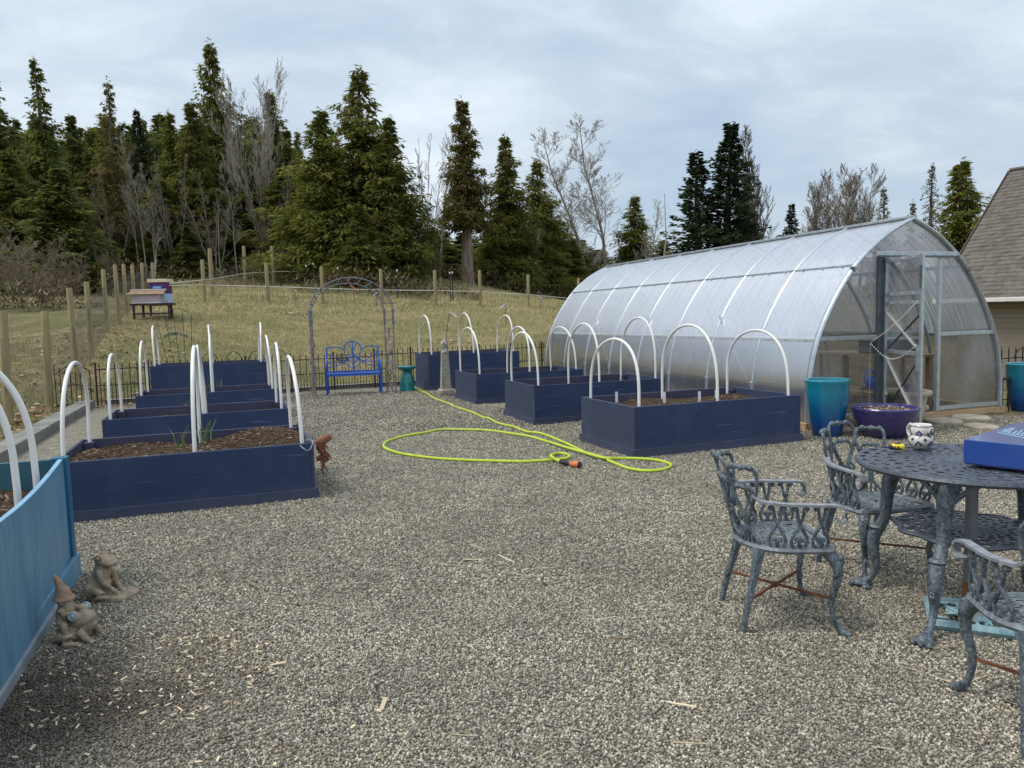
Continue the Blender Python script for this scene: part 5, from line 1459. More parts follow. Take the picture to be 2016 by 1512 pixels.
# ------------------------------------------------------------------ statues on the gravel
fp = at(202, 1180)
fr = thing('frog_statue', 'weathered clay frog statue sitting on a broad leaf near the turquoise bed', 'statue', (fp[0], fp[1]+0.03, 0), math.radians(2))
mb = MB()
n = 22; r = rnd(2)
for z, s in ((0.0,1.0),(0.022,1.0),(0.03,0.9)):
    for i in range(n):
        a = 2*PI*i/n; q = (0.115+0.03*math.cos(a)+0.012*math.sin(5*a))*s
        mb.v.append((q*math.cos(a)*1.05+0.02, q*math.sin(a)*0.8, z + (0.006*math.sin(4*a) if z else 0)))
for j in range(2):
    for i in range(n): mb.f.append((j*n+i, j*n+(i+1)%n, (j+1)*n+(i+1)%n, (j+1)*n+i))
mb.f.append(tuple(range(n))[::-1]); mb.f.append(tuple(2*n+i for i in range(n)))
mb.ball((-0.03,0,0.075), (0.062,0.066,0.07), 14, (0,-0.25,0))                    # haunches and belly
mb.ball((-0.012,0,0.14), (0.046,0.052,0.07), 14, (0,0.1,0))                   # chest
mb.ball((0.012,0,0.215), (0.055,0.056,0.030), 14, (0,0.12,0))                   # head
mb.ball((0.04,0,0.20), (0.040,0.050,0.022), 12, (0,0.05,0))                    # jaw
for s in (-1,1):
    mb.ball((-0.012,s*0.036,0.237), 0.021, 9)
    mb.ball((-0.05,s*0.062,0.062), (0.045,0.026,0.036), 10, (0,0.4,s*0.3))
    mb.tube([(-0.03,s*0.075,0.075),(0.03,s*0.085,0.045),(-0.01,s*0.09,0.032),(0.05,s*0.085,0.03)], [0.026,0.020,0.016,0.012], 8)
    mb.tube(spline([(0.0,s*0.046,0.17),(0.02,s*0.066,0.12),(0.045,s*0.045,0.075),(0.075,s*0.028,0.038)],3), [0.018]*6+[0.014]*4, 8)
    for k in (-1,0,1): mb.tube([(0.072,s*0.028,0.038),(0.098,s*0.028+k*0.014,0.031)], [0.009,0.006], 6)
remesh(mb.obj('body', M['statue'], fr, True), 0.0052, 3, 0.4)
MB().tube([(0.062*math.cos(a)+0.006, 0.056*math.sin(a), 0.203+0.006*math.cos(2*a)) for a in [-1.25+2.5*i/14 for i in range(15)]], 0.0035, 5).obj('mouth', M['boulder'], fr)
for s in (-1,1):
    MB().ball((0.002,s*0.050,0.238), (0.013,0.009,0.013), 8).obj('eye', M['statue_hat'], fr, True)
    MB().tube([(0.002+0.016*math.cos(2*PI*i/12), s*0.053, 0.238+0.016*math.sin(2*PI*i/12)) for i in range(12)], 0.0025, 5, closed=True).obj('eyelid', M['boulder'], fr)

gp0 = at(140, 1268)
gn = thing('gnome_statue', 'clay gnome with pointed hat riding a big eyed toad statue', 'statue', (gp0[0], gp0[1]+0.05, 0), math.radians(4))
gn.scale = (0.92,0.92,0.88)
mb = MB()
mb.ball((-0.005,0,0.055), (0.085,0.082,0.058), 16)                              # toad body
mb.ball((0.040,0,0.115), (0.062,0.066,0.050), 16, (0,-0.35,0))                  # toad head
mb.ball((0.062,0,0.085), (0.045,0.058,0.036), 12)                               # throat
mb.ball((-0.055,0,0.03), (0.05,0.085,0.03), 12)
for s in (-1,1):
    mb.ball((0.012,s*0.052,0.158), (0.026,0.022,0.024), 10)
    mb.tube([(-0.04,s*0.07,0.05),(0.01,s*0.10,0.045),(-0.02,s*0.10,0.02),(0.05,s*0.095,0.014)], [0.034,0.028,0.018,0.013], 8)
    mb.tube([(0.04,s*0.055,0.07),(0.075,s*0.066,0.035),(0.095,s*0.06,0.015)], [0.022,0.018,0.014], 8)
    for k in (-1,0,1):
        mb.tube([(0.09,s*0.06,0.014),(0.115,s*0.06+k*0.017,0.008)], [0.010,0.006], 6)
        mb.tube([(0.045,s*0.095,0.012),(0.07,s*0.097+k*0.015,0.007)], [0.010,0.006], 6)
remesh(mb.obj('toad', M['statue'], gn, True), 0.0052, 3, 0.4)
MB().tube([(0.045+0.064*math.cos(a), 0.066*math.sin(a), 0.108+0.012*math.cos(a)) for a in [-1.5+3.0*i/16 for i in range(17)]], 0.0035, 5).obj('toad_mouth', M['boulder'], gn)
for s in (-1,1):
    MB().ball((0.024,s*0.068,0.160), (0.017,0.011,0.017), 10).obj('toad_eye', M['statue_pale'], gn, True)
    MB().tube([(0.024+0.022*math.cos(2*PI*i/16), s*0.070, 0.160+0.022*math.sin(2*PI*i/16)) for i in range(16)], 0.0042, 6, closed=True).obj('eye_ring', M['statue_pale'], gn, True)
mb = MB()
mb.ball((-0.052,0,0.155), (0.042,0.045,0.058), 12, (0,0.15,0))                   # gnome torso
mb.ball((-0.052,0,0.222), (0.034,0.034,0.032), 12)                             # head
mb.ball((-0.03,0,0.19), (0.028,0.032,0.045), 10, (0,-0.25,0))                     # beard
mb.ball((-0.016,0,0.222), (0.011,0.010,0.010), 8)                                # nose
for s in (-1,1):
    mb.tube([(-0.055,s*0.04,0.185),(-0.025,s*0.056,0.165),(0.005,s*0.045,0.168)], [0.018,0.016,0.012], 8)   # arms holding on
    mb.tube([(-0.06,s*0.036,0.12),(-0.02,s*0.078,0.11),(-0.012,s*0.085,0.07)], [0.024,0.020,0.017], 8)      # legs astride
    mb.ball((0.0,s*0.087,0.062), (0.026,0.014,0.014), 8)
    mb.ball((-0.052,s*0.034,0.222), (0.006,0.010,0.012), 6)
remesh(mb.obj('gnome', M['statue'], gn, True), 0.0050, 3, 0.4)
mb = MB(); hp3 = [(-0.05,0,0.238),(-0.055,0,0.275),(-0.066,0,0.315),(-0.085,0,0.36)]
mb.tube(spline(hp3,4), [0.048-0.0032*i for i in range(13)], 14)
mb.tube([(-0.05+0.046*math.cos(2*PI*i/18),0.046*math.sin(2*PI*i/18),0.238) for i in range(18)], 0.009, 6, closed=True)
mb.ball((-0.086,0,0.362), 0.010, 8)
remesh(mb.obj('hat', M['statue_hat'], gn, True), 0.0055, 2, 0.4)
# ------------------------------------------------------------------ cast iron patio set
def rim_path():
    """plan outline of the seat from the front left corner round the back to the front right, as points of equal arc length"""
    pts = [(-0.235, 0.205 - 0.19*i/12) for i in range(12)]
    pts += [(-0.235*math.cos(a), 0.015 - 0.235*math.sin(a)) for a in [PI*i/40 for i in range(41)]]
    pts += [(0.235, 0.015 + 0.19*(i+1)/12) for i in range(12)]
    return pts
RIM = rim_path()
_ac = [0.0]
for a, b in zip(RIM[:-1], RIM[1:]): _ac.append(_ac[-1] + math.hypot(b[0]-a[0], b[1]-a[1]))
def rim_at(s):
    d = (s+1)/2*_ac[-1]
    d = min(max(d, 0), _ac[-1]-1e-6)
    i = max(j for j in range(len(_ac)) if _ac[j] <= d); i = min(i, len(RIM)-2)
    f = (d-_ac[i])/(_ac[i+1]-_ac[i])
    (x0,y0),(x1,y1) = RIM[i], RIM[i+1]
    tx, ty = x1-x0, y1-y0; L = math.hypot(tx, ty)
    return x0+tx*f, y0+ty*f, ty/L, -tx/L                                   # point and a normal
def wall(s, z):
    """the chair's curved back and arms: position along the rim, height above the seat"""
    x, y, nx, ny = rim_at(s)
    if nx*x + ny*(y-0.02) < 0: nx, ny = -nx, -ny
    k = 0.5*(1+math.cos(PI*min(abs(s)/0.55,1)))
    fl = 0.10*z + (0.20*z)*k
    return (x + nx*fl, y + ny*fl, 0.412 + z)
S_CURVE = [(-0.30,0.96),(-0.20,1.0),(-0.16,0.90),(-0.10,0.72),(0.06,0.52),(0.26,0.34),(0.37,0.17),(0.28,0.03),(0.10,0.01),(0.0,0.12),(0.05,0.22),(0.13,0.2)]
def lattice(rx, ry, rings, k, amp, zc, r_, y0=0.0, nseg=96, fl=0.7):
    mb = MB()
    for j, q in enumerate(rings):
        for ph in (0, PI):
            mb.tube([((q+amp*math.cos(k*a+ph))*rx*math.cos(a), y0+(q+amp*math.cos(k*a+ph))*ry*math.sin(a), zc) for a in [2*PI*i/nseg for i in range(nseg)]], r_, 5, closed=True, flat=fl)
    return mb
def taper_leg(pts, rs, n=10): return MB().tube(spline(pts,5), [float(np.interp(i/(5*(len(pts)-1)), np.linspace(0,1,len(rs)), rs)) for i in range(5*(len(pts)-1)+1)], n)
def make_chair(label, loc, rotz):
    t = thing('patio_chair', label, 'chair', loc, rotz, 'cast iron chairs round the patio table')
    # seat
    mb = MB()
    seat_out = RIM + [(0.22-0.44*i/8, 0.205+0.03*math.sin(PI*i/8)) for i in range(1,8)]
    mb.tube([(x,y,0.40) for x,y in seat_out], 0.017, 6, closed=True, flat=0.9)
    mb.obj('seat_rim', M['iron_mid'], t, True)
    mb = MB()
    for q, sc_ in ((0.92,0.05),(0.72,0.075),(0.50,0.08),(0.28,0.08)):
        for ph in (0, PI):
            pts = []
            for i in range(72):
                a = 2*PI*i/72
                m_ = min(1.0, 1/max(abs(math.cos(a)), abs(math.sin(a)))*0.93)
                f = q + sc_*math.cos(12*a+ph)
                pts.append((0.235*f*math.cos(a)*m_, 0.0+0.215*f*math.sin(a)*m_, 0.402))
            mb.tube(pts, 0.0072, 5, closed=True, flat=0.6)
    for i in range(12):
        a = 2*PI*i/12
        mb.tube([(0.03*math.cos(a),0.03*math.sin(a),0.402),(0.225*math.cos(a),0.205*math.sin(a),0.402)], 0.006, 5, flat=0.6)
    mb.obj('seat', M['iron_mid'], t)
    # arms: a row of crossing scrolls under a flat rail
    for s in (-1, 1):
        mb = MB(); c0, c1 = 0.40, 0.985; nU = 3
        for u in range(nU):
            cc = c0 + (c1-c0)*(u+0.5)/nU; wd = (c1-c0)/nU
            for mir in (-1, 1):
                pts = [wall(s*(cc+mir*x*wd), z*0.195+0.002) for x, z in S_CURVE]
                mb.tube(spline(pts,3), 0.0088, 6)
                mb.ball(pts[-1], 0.013, 6); mb.ball(pts[0], 0.013, 6)
        mb.obj('arm_scroll', M['iron'], t, True)
        rail = [wall(s*q, 0.215-0.012*((q-0.33)/0.65)) for q in [0.33+0.67*i/18 for i in range(19)]]
        rail[0] = wall(s*0.30, 0.245); 
        e = Vector(rail[-1])
        rail += [tuple(e + Vector(v)) for v in ((s*0.008,0.035,-0.006),(s*0.012,0.055,-0.028),(s*0.012,0.055,-0.058),(s*0.008,0.03,-0.075),(s*0.004,0.008,-0.062))]
        MB().ribbon(rail, 0.036, 0.011).obj('armrest', M['iron_lit'], t, True)
    # back: three heart topped splats
    mb = MB()
    for c, top_ in ((-0.235,0.37),(0.0,0.40),(0.235,0.37)):
        w = 0.118
        for mir in (-1, 1):
            P1 = [wall(c+mir*x*w, z*top_) for x, z in ((0.92,0.92),(0.97,0.80),(0.78,0.62),(0.34,0.42),(0.10,0.30),(0.18,0.18),(0.55,0.10),(0.85,0.02),(0.6,-0.01),(0.35,0.05),(0.45,0.11))]
            mb.tube(spline(P1,3), 0.0092, 6); mb.ball(P1[-1], 0.013, 6)
            P2 = [wall(c+mir*x*w, z*top_) for x, z in ((0.60,0.70),(0.62,0.62),(0.42,0.50),(0.08,0.36))]
            mb.tube(spline(P2,3), 0.008, 6)
            P3 = [wall(c+mir*x*w, z*top_) for x, z in ((0.34,0.42),(0.62,0.40),(0.72,0.33),(0.52,0.29),(0.42,0.34))]
            mb.tube(spline(P3,3), 0.007, 5); mb.ball(P3[-1], 0.012, 6)
        T1 = [wall(c+x*w, z*top_) for x, z in ((-0.92,0.92),(-0.80,0.985),(-0.5,1.0),(0,1.01),(0.5,1.0),(0.80,0.985),(0.92,0.92))]
        mb.tube(spline(T1,3), 0.0105, 6)
        for x in (-0.55,0,0.55): mb.ball(wall(c+x*w, 1.005*top_), (0.021,0.018,0.017), 8)
        T2 = [wall(c+x*w, z*top_) for x, z in ((-0.60,0.70),(-0.42,0.76),(0,0.73),(0.42,0.76),(0.60,0.70))]
        mb.tube(spline(T2,3), 0.009, 6)
        for x in (-0.36,0,0.36): mb.ball(wall(c+x*w, 0.745*top_), 0.015, 7)
        mb.tube([wall(c,0.36*top_), wall(c,0.0)], 0.008, 6)
    mb.obj('backrest', M['iron'], t, True)
    # legs
    for s in (-1, 1):
        taper_leg([(s*0.20,0.185,0.395),(s*0.235,0.225,0.34),(s*0.235,0.232,0.26),(s*0.215,0.212,0.16),(s*0.225,0.225,0.06),(s*0.25,0.265,0.012)], [0.034,0.030,0.021,0.016,0.013,0.020]).obj('front_leg', M['iron'], t, True)
        lf_ = MB()
        for z, q in ((0.35,0.024),(0.30,0.020),(0.19,0.014),(0.13,0.013)): lf_.ball((s*(0.235 if z>.2 else .22),0.245 if z>.2 else .225,z), (q,q*0.9,q*1.5), 7)
        lf_.ball((s*0.255,0.278,0.012), (0.022,0.024,0.014), 8)
        lf_.obj('leg_leaf', M['iron'], t, True)
        taper_leg([(s*0.165,-0.15,0.395),(s*0.175,-0.175,0.28),(s*0.19,-0.22,0.12),(s*0.20,-0.245,0.0)], [0.036,0.024,0.019,0.016], 6).obj('rear_leg', M['iron'], t, True)
    MB().bar((-0.205,0.20,0.155),(0.19,-0.215,0.155), 0.013, 0.010).obj('stretcher', M['rust'], t)
    MB().bar((0.205,0.20,0.166),(-0.19,-0.215,0.166), 0.013, 0.010).obj('stretcher', M['rust'], t)
    MB().box((0,-0.01,0.160), (0.03,0.03,0.022)).obj('stretcher_joint', M['rust'], t)
    return t
TCX, TCY = 2.25, 3.66
def face(p, q): return math.atan2(q[1]-p[1], q[0]-p[0]) - PI/2
c1 = (1.275, 3.615)
ch1 = make_chair('dark cast iron chair alone on the near gravel with rusty crossed stretchers', (c1[0], c1[1], 0), face((0,0),(1.0,-0.03)))
ch1.scale = (1.0, 0.88, 1.0)
c2 = (2.05, 4.24)
dup(ch1, (c2[0], c2[1], 0), face((0,0),(0.27,-0.96)), None, 'cast iron chair behind the round table with its back to the purple bowl')
c3 = (1.915, 2.565)
dup(ch1, (c3[0], c3[1], 0), face((0,0),(0.19,0.98)), None, 'cast iron chair cut off by the lower right corner with only arm and legs seen')
# table
tt = thing('patio_table', 'round cast iron lattice table with cabriole legs and lower shelf', 'table', (TCX, TCY, 0))
RT = 0.51
mb = lattice(1, 1, [0.06,0.13,0.205,0.28,0.355,0.425,0.478], 14, 0.034, 0.735, 0.0125, 0.0, 112, 0.45)
for i in range(28):
    a = 2*PI*(i+0.5)/28
    mb.tube([(0.10*math.cos(a),0.10*math.sin(a),0.734),(0.50*math.cos(a),0.50*math.sin(a),0.734)], 0.0085, 5, flat=0.5)
mb.obj('tabletop', M['iron_top'], tt, True)
MB().tube([(RT*math.cos(2*PI*i/80), RT*math.sin(2*PI*i/80), 0.728) for i in range(80)], 0.015, 6, closed=True).obj('tabletop_rim', M['iron_top'], tt, True)
mb = lattice(1, 1, [0.05,0.11,0.17,0.23,0.29], 10, 0.03, 0.40, 0.0115, 0.0, 80, 0.5)
mb.tube([((0.325+0.014*math.cos(10*a))*math.cos(a), (0.325+0.014*math.cos(10*a))*math.sin(a), 0.40) for a in [2*PI*i/100 for i in range(100)]], 0.013, 6, closed=True, flat=0.8)
mb.obj('shelf', M['iron_top'], tt, True)
for k, (a, fr_) in enumerate(((math.radians(-137), 0.60), (math.radians(140), 0.50), (math.radians(20), 0.46), (math.radians(-57), 0.50))):
    ca, sa = math.cos(a), math.sin(a)
    def Lp(r_, z, ca=ca, sa=sa, fr_=fr_):
        q = r_*0.86 if z > 0.45 else r_*(0.86 + (fr_/0.55-0.86)*(0.45-z)/0.45)
        return (q*ca, q*sa, z)
    lg = taper_leg([Lp(0.37,0.715),Lp(0.42,0.62),Lp(0.44,0.52),Lp(0.45,0.40),Lp(0.50,0.30),Lp(0.50,0.22),Lp(0.475,0.13),Lp(0.50,0.06),Lp(0.55,0.02)], [0.034,0.042,0.032,0.027,0.034,0.030,0.019,0.016,0.024], 12)
    lg.ball(Lp(0.565,0.022), (0.040,0.040,0.026), 10)
    for d in (-0.5,0,0.5): lg.ball(((fr_+0.045)*math.cos(a+d*0.10), (fr_+0.045)*math.sin(a+d*0.10), 0.016), 0.016, 7)
    lg.ball(Lp(0.495,0.345), (0.040,0.040,0.018), 10)
    for i in range(7):
        z = 0.20+0.016*i; q = 0.028-abs(i-4)*0.002
        for d in (-1,1):
            p0_, p1_ = Lp(0.525,z-0.01), Lp(0.50,z+0.03); lg.tube([p0_, (p1_[0]-d*q*sa, p1_[1]+d*q*ca, p1_[2])], [0.009,0.004], 5)
    lg.obj('leg', M['iron'], tt, True)
    br = MB()
    for d in (-1,1):                                                     # pierced bracket under the top
        br.tube(spline([(0.37*ca,0.37*sa,0.56),(0.35*ca-d*0.05*sa,0.35*sa+d*0.05*ca,0.63),(0.33*ca-d*0.12*sa,0.33*sa+d*0.12*ca,0.69),(0.35*ca-d*0.15*sa,0.35*sa+d*0.15*ca,0.722)],4), 0.013, 6)
        br.tube([(0.36*ca,0.36*sa,0.62),(0.34*ca-d*0.08*sa,0.34*sa+d*0.08*ca,0.715)], 0.009, 5)
        br.tube([(0.35*ca-d*0.05*sa,0.35*sa+d*0.05*ca,0.64),(0.34*ca-d*0.03*sa,0.34*sa+d*0.03*ca,0.72)], 0.008, 5)
    for q_ in (0.64,0.665,0.69): br.tube([(0.35*ca-0.08*sa*(q_-0.60)*12,0.35*sa+0.08*ca*(q_-0.60)*12,q_),(0.35*ca+0.08*sa*(q_-0.60)*12,0.35*sa-0.08*ca*(q_-0.60)*12,q_)], 0.008, 5)
    br.obj('leg_bracket', M['iron'], tt, True)
    MB().bar(Lp(0.46,0.40), Lp(0.31,0.40), 0.03, 0.016).obj('shelf_lug', M['iron_top'], tt)
# umbrella stand under the table
us_ = thing('umbrella_stand', 'turquoise cast umbrella base with grey pole and rusty socket under the table', 'umbrella stand', (2.148, 3.483, 0), math.radians(-25.8))
MB().tube([(0,0,0.11),(0,0,0.71)], 0.027, 16).obj('pole', M['pole_grey'], us_, True)
MB().tube([(0,0,0.03),(0,0,0.20)], 0.030, 16).obj('socket', M['rust'], us_, True)
MB().lathe([(0.06,0.035),(0.05,0.05),(0.036,0.055)], 20).obj('collar', M['stone'], us_, True)
S = 0.16
mb = MB()
for a, b in (((-S,-S),(S,-S)),((S,-S),(S,S)),((S,S),(-S,S)),((-S,S),(-S,-S))): mb.tube([(a[0],a[1],0.028),(b[0],b[1],0.028)], 0.020, 6, flat=1.2)
mb.obj('base_frame', M['patina'], us_, True)
mb = MB(); r = rnd(6)
for i in range(22):
    x, y = r.uniform(-S*0.72,S*0.72), r.uniform(-S*0.72,S*0.72); q = r.uniform(0.022,0.045); a0 = r.uniform(0,6.28); sp = r.uniform(3.5,5.5)
    mb.tube([(x+q*(1-0.55*j/14)*math.cos(a0+sp*j/14), y+q*(1-0.55*j/14)*math.sin(a0+sp*j/14), 0.032+0.012*math.sin(PI*j/14)) for j in range(15)], 0.0075, 5)
for i in range(18):
    x, y = r.uniform(-S*0.6,S*0.6), r.uniform(-S*0.6,S*0.6); a0 = math.atan2(-y,-x)+r.uniform(-0.8,0.8)
    mb.tube(spline([(x,y,0.028),(x+0.05*math.cos(a0),y+0.05*math.sin(a0),0.046),(x+0.10*math.cos(a0+0.5),y+0.10*math.sin(a0+0.5),0.03)],4), [0.005]+[0.009]*6+[0.005]*2, 5)
mb.obj('base_scroll', M['patina'], us_, True)

# ------------------------------------------------------------------ things on the table
TZ = 0.742
t = NT('mug_glaze'); v = t.map()
sx = t.node('SeparateXYZ'); t.l.new(v, sx.inputs[0])
ang = t.math('MULTIPLY', t.math('ARCTAN2', sx.outputs['Y'], sx.outputs['X']), 6/(2*PI))
zz = t.math('MULTIPLY', sx.outputs['Z'], 1/0.056)
fx = t.math('ABSOLUTE', t.math('SUBTRACT', t.math('FRACT', ang), 0.5)); fz = t.math('ABSOLUTE', t.math('SUBTRACT', t.math('FRACT', t.math('ADD', zz, 0.12)), 0.5))
dm = t.math('ADD', fx, t.math('MULTIPLY', fz, 0.85))
ink = t.ramp(dm, [(0.0,(0.62,0.58,0.55)),(0.06,(0.05,0.045,0.15)),(0.10,(0.62,0.58,0.55)),(0.15,(0.055,0.05,0.17)),(0.255,(0.08,0.07,0.22)),(0.29,(0.015,0.013,0.04)),(0.34,(0.62,0.58,0.54)),(0.72,(0.62,0.58,0.54)),(0.755,(0.02,0.018,0.05)),(0.85,(0.05,0.035,0.06))], 'CONSTANT')
t2 = t.ramp(sx.outputs['Z'], [(0.0,1.0),(0.012,0.0),(0.092,0.0),(0.094,1.0)], 'CONSTANT')
M['mug'] = t.done(t.mix(t2, ink, (0.62,0.58,0.53)), 0.25, 0, 0.5, 0.4)
M['mug_white'] = simple('mug_white', (0.60,0.55,0.50), (0.66,0.62,0.57), 9, 0.25, 0.0, coat=0.4)
M['mug_dark'] = simple('mug_dark_ink', (0.015,0.013,0.03), (0.025,0.02,0.045), 9, 0.3, 0.0)
mp_ = at(1817, 885, TZ)
mg = thing('owl_mug', 'white owl shaped mug with blue diamond pattern on the patio table', 'mug', (mp_[0], mp_[1]+0.02, TZ+0.008), math.radians(-40))
MB().lathe([(0.040,0),(0.048,0.004),(0.060,0.022),(0.064,0.042),(0.058,0.060),(0.050,0.068),(0.053,0.075),(0.056,0.088),(0.052,0.105),(0.047,0.116),(0.050,0.122),(0.047,0.124),(0.043,0.118),(0.046,0.09),(0.03,0.02)], 48).obj('cup', M['mug'], mg, True)
MB().lathe([(0.0485,0.116),(0.0525,0.1215),(0.049,0.1265),(0.044,0.122)], 40).obj('lip', M['mug_white'], mg, True)
MB().tube(spline([(-0.038,0.032,0.105),(-0.065,0.052,0.115),(-0.080,0.066,0.085),(-0.070,0.058,0.055),(-0.047,0.04,0.035)],6), 0.0085, 8).obj('handle', M['mug_white'], mg, True)
MB().ball((-0.055,0.046,0.030), 0.013, 8).obj('handle_knob', M['mug_white'], mg, True)
for a in (math.radians(35), math.radians(-22)):
    cA, sA = math.cos(a), math.sin(a); ex = Vector((0.055*cA, 0.055*sA, 0.092)); nrm = Vector((cA, sA, 0.05))
    q = nrm.to_track_quat('Z', 'Y').to_euler()
    MB().ball(ex, (0.0205,0.0205,0.007), 14, q).obj('eye', M['mug_white'], mg, True)
    MB().ball(ex+nrm*0.0045, (0.0165,0.0165,0.0045), 12, q).obj('eye_ring', M['mug_dark'], mg, True)
    MB().ball(ex+nrm*0.0065, (0.0105,0.0105,0.004), 12, q).obj('iris', M['mug_white'], mg, True)
    MB().ball(ex+nrm*0.0084, (0.0065,0.0065,0.004), 10, q).obj('pupil', M['mug_dark'], mg, True)
yp = at(1765, 889, TZ)
yo = thing('tape_measure', 'small yellow and black tool lying on the patio table beside the mug', 'tool', (yp[0], yp[1], TZ+0.006), math.radians(-15))
MB().box((0.006,0,0.019), (0.066,0.034,0.034)).obj('case', M['yellow'], yo, True, bevel=0.012)
MB().box((-0.027,0,0.017), (0.022,0.037,0.024)).obj('grip', M['black'], yo, True, bevel=0.008)
MB().box((0.0,-0.0165,0.012), (0.04,0.006,0.010)).obj('side_grip', M['black'], yo, bevel=0.002)
for x in (-0.012,0.004): MB().box((x,-0.017,0.020), (0.007,0.005,0.012)).obj('grip_tab', M['black'], yo, bevel=0.002)
MB().box((0.004,0.0,0.037), (0.03,0.016,0.004)).obj('button', M['black'], yo, bevel=0.001)
# blue box
M['box_blue'] = simple('box_blue_card', (0.008,0.055,0.30), (0.010,0.062,0.33), 4, 0.30, 0.03, spec=0.9, coat=1.0)
M['box_print'] = simple('box_pale_print', (0.38,0.62,0.70), (0.42,0.66,0.74), 4, 0.4, 0.0)
ba = np.array(at(1897, 916, TZ+0.006))                                     # near left bottom corner
bx_ang = math.radians(-50)
bx = thing('blue_box', 'glossy blue cardboard box with pale lettering on the patio table', 'box', (ba[0], ba[1], TZ+0.012), bx_ang)
BH = 0.117; BWd, BDp = 0.30, 0.74
MB().box((BWd/2, BDp/2, BH/2-0.002), (BWd-0.008, BDp-0.008, BH-0.004)).obj('tray', M['box_blue'], bx, bevel=0.003)
lid = MB()
for c_, s_ in (((BWd/2,BDp/2,BH),(BWd,BDp,0.003)),((BWd/2,0,BH/2+0.004),(BWd,0.003,BH-0.008)),((BWd/2,BDp,BH/2+0.004),(BWd,0.003,BH-0.008)),((0,BDp/2,BH/2+0.004),(0.003,BDp,BH-0.008)),((BWd,BDp/2,BH/2+0.004),(0.003,BDp,BH-0.008))): lid.box(c_, s_)
lid.obj('lid', M['box_blue'], bx, bevel=0.0012)
lz = BH + 0.0025
def on_lid(px, py):
    w_ = at(px, py, TZ+0.012+lz) - np.array([ba[0], ba[1], 0]); c_, s_ = math.cos(bx_ang), math.sin(bx_ang)
    return Vector((c_*w_[0]+s_*w_[1], -s_*w_[0]+c_*w_[1], 0))
def stroke(pts, w):
    MB().ribbon([(p.x, p.y, lz) for p in pts], w, 0.0012).obj('lettering', M['box_print'], bx)
A0, A1 = on_lid(1966, 851), on_lid(2016, 862)
ex_ = (A1-A0).normalized(); LN = (A1-A0).length; ey_ = (on_lid(1988, 844)-on_lid(1980, 852)); eh = ey_.length*1.15; ey_.normalize()
for f_, hh in ((0.10,0.55),(0.22,0.95),(0.33,1.1),(0.52,0.6),(0.68,0.95),(0.82,0.6),(0.97,0.9),(1.12,0.6),(1.3,0.7)):   # tall slanted script
    p = A0 + ex_*(LN*f_) + ey_*(eh*0.35)
    stroke([p, p+ey_*(eh*hh*0.5)+ex_*0.004, p+ey_*(eh*hh)+ex_*0.010], 0.0045)
stroke([A0+ex_*(LN*0.0)+ey_*(eh*0.36), A0+ex_*(LN*0.4)+ey_*(eh*0.30), A0+ex_*(LN*0.9)+ey_*(eh*0.36), A0+ex_*(LN*1.3)+ey_*(eh*0.30)], 0.004)
p = on_lid(1964, 848); stroke([p, p+ey_*0.012], 0.006)
for i in range(15):
    w_ = (0.009,0.006,0.010,0.006)[i%4]; p = A0 + ex_*(0.0135*i)
    stroke([p, p+ex_*w_], 0.012)
# ------------------------------------------------------------------ trees
def foliage_mat(name, dark, mid, light, brown, bw):
    t = NT(name)
    at_ = t.node('Attribute'); at_.attribute_name = 'tone'
    s = t.node('SeparateColor'); t.l.new(at_.outputs['Color'], s.inputs[0])
    oi = t.node('ObjectInfo')
    c = t.ramp(s.outputs[0], [(0.0, dark), (0.5, mid), (1.0, light)])
    c = t.mix(t.ramp(s.outputs[1], [(1.0-bw, 0.0), (1.0, 0.9)]), c, brown)
    c = t.mix(t.math('MULTIPLY', oi.outputs['Random'], 0.40), c, (0.085,0.080,0.022))
    tl = t.node('BsdfTranslucent'); t.l.new(c, tl.inputs[0])
    mx = t.node('MixShader'); mx.inputs[0].default_value = 0.52
    t.done(c, 0.75, 0, 0.2)
    t.l.new(t.b.outputs[0], mx.inputs[1]); t.l.new(tl.outputs[0], mx.inputs[2]); t.l.new(mx.outputs[0], t.o.inputs['Surface'])
    return t.m
M['cedar'] = foliage_mat('cedar_foliage', (0.080,0.100,0.020), (0.185,0.200,0.040), (0.32,0.315,0.065), (0.40,0.28,0.09), 0.22)
M['cedar_brown'] = foliage_mat('cedar_foliage_dry', (0.07,0.075,0.020), (0.15,0.14,0.035), (0.25,0.21,0.06), (0.34,0.22,0.11), 0.5)
M['hemlock'] = foliage_mat('hemlock_foliage', (0.070,0.095,0.026), (0.155,0.180,0.046), (0.28,0.28,0.072), (0.25,0.17,0.06), 0.10)
M['fir'] = foliage_mat('fir_foliage', (0.016,0.032,0.019), (0.036,0.064,0.032), (0.075,0.115,0.05), (0.08,0.065,0.04), 0.04)
M['larch'] = foliage_mat('sparse_foliage', (0.06,0.05,0.02), (0.12,0.10,0.035), (0.20,0.16,0.06), (0.22,0.14,0.06), 0.4)
M['bark'] = simple('conifer_bark', (0.075,0.055,0.042), (0.15,0.115,0.09), 5, 0.9, 0.5, 20, stretch=(3,3,0.4))
M['bark_red'] = simple('cedar_bark', (0.16,0.10,0.075), (0.36,0.29,0.25), 4, 0.9, 0.5, 20, stretch=(3,3,0.35))
M['bare_grey'] = simple('alder_bark', (0.30,0.275,0.23), (0.50,0.46,0.40), 4, 0.85, 0.2)
M['bare_brown'] = simple('twig_brown', (0.15,0.12,0.09), (0.27,0.225,0.18), 4, 0.85, 0.2)
M['bare_pale'] = simple('maple_bark', (0.24,0.21,0.17), (0.40,0.36,0.30), 4, 0.85, 0.2)
M['bare_dim'] = simple('dim_bark', (0.17,0.15,0.115), (0.34,0.31,0.26), 4, 0.85, 0.2)
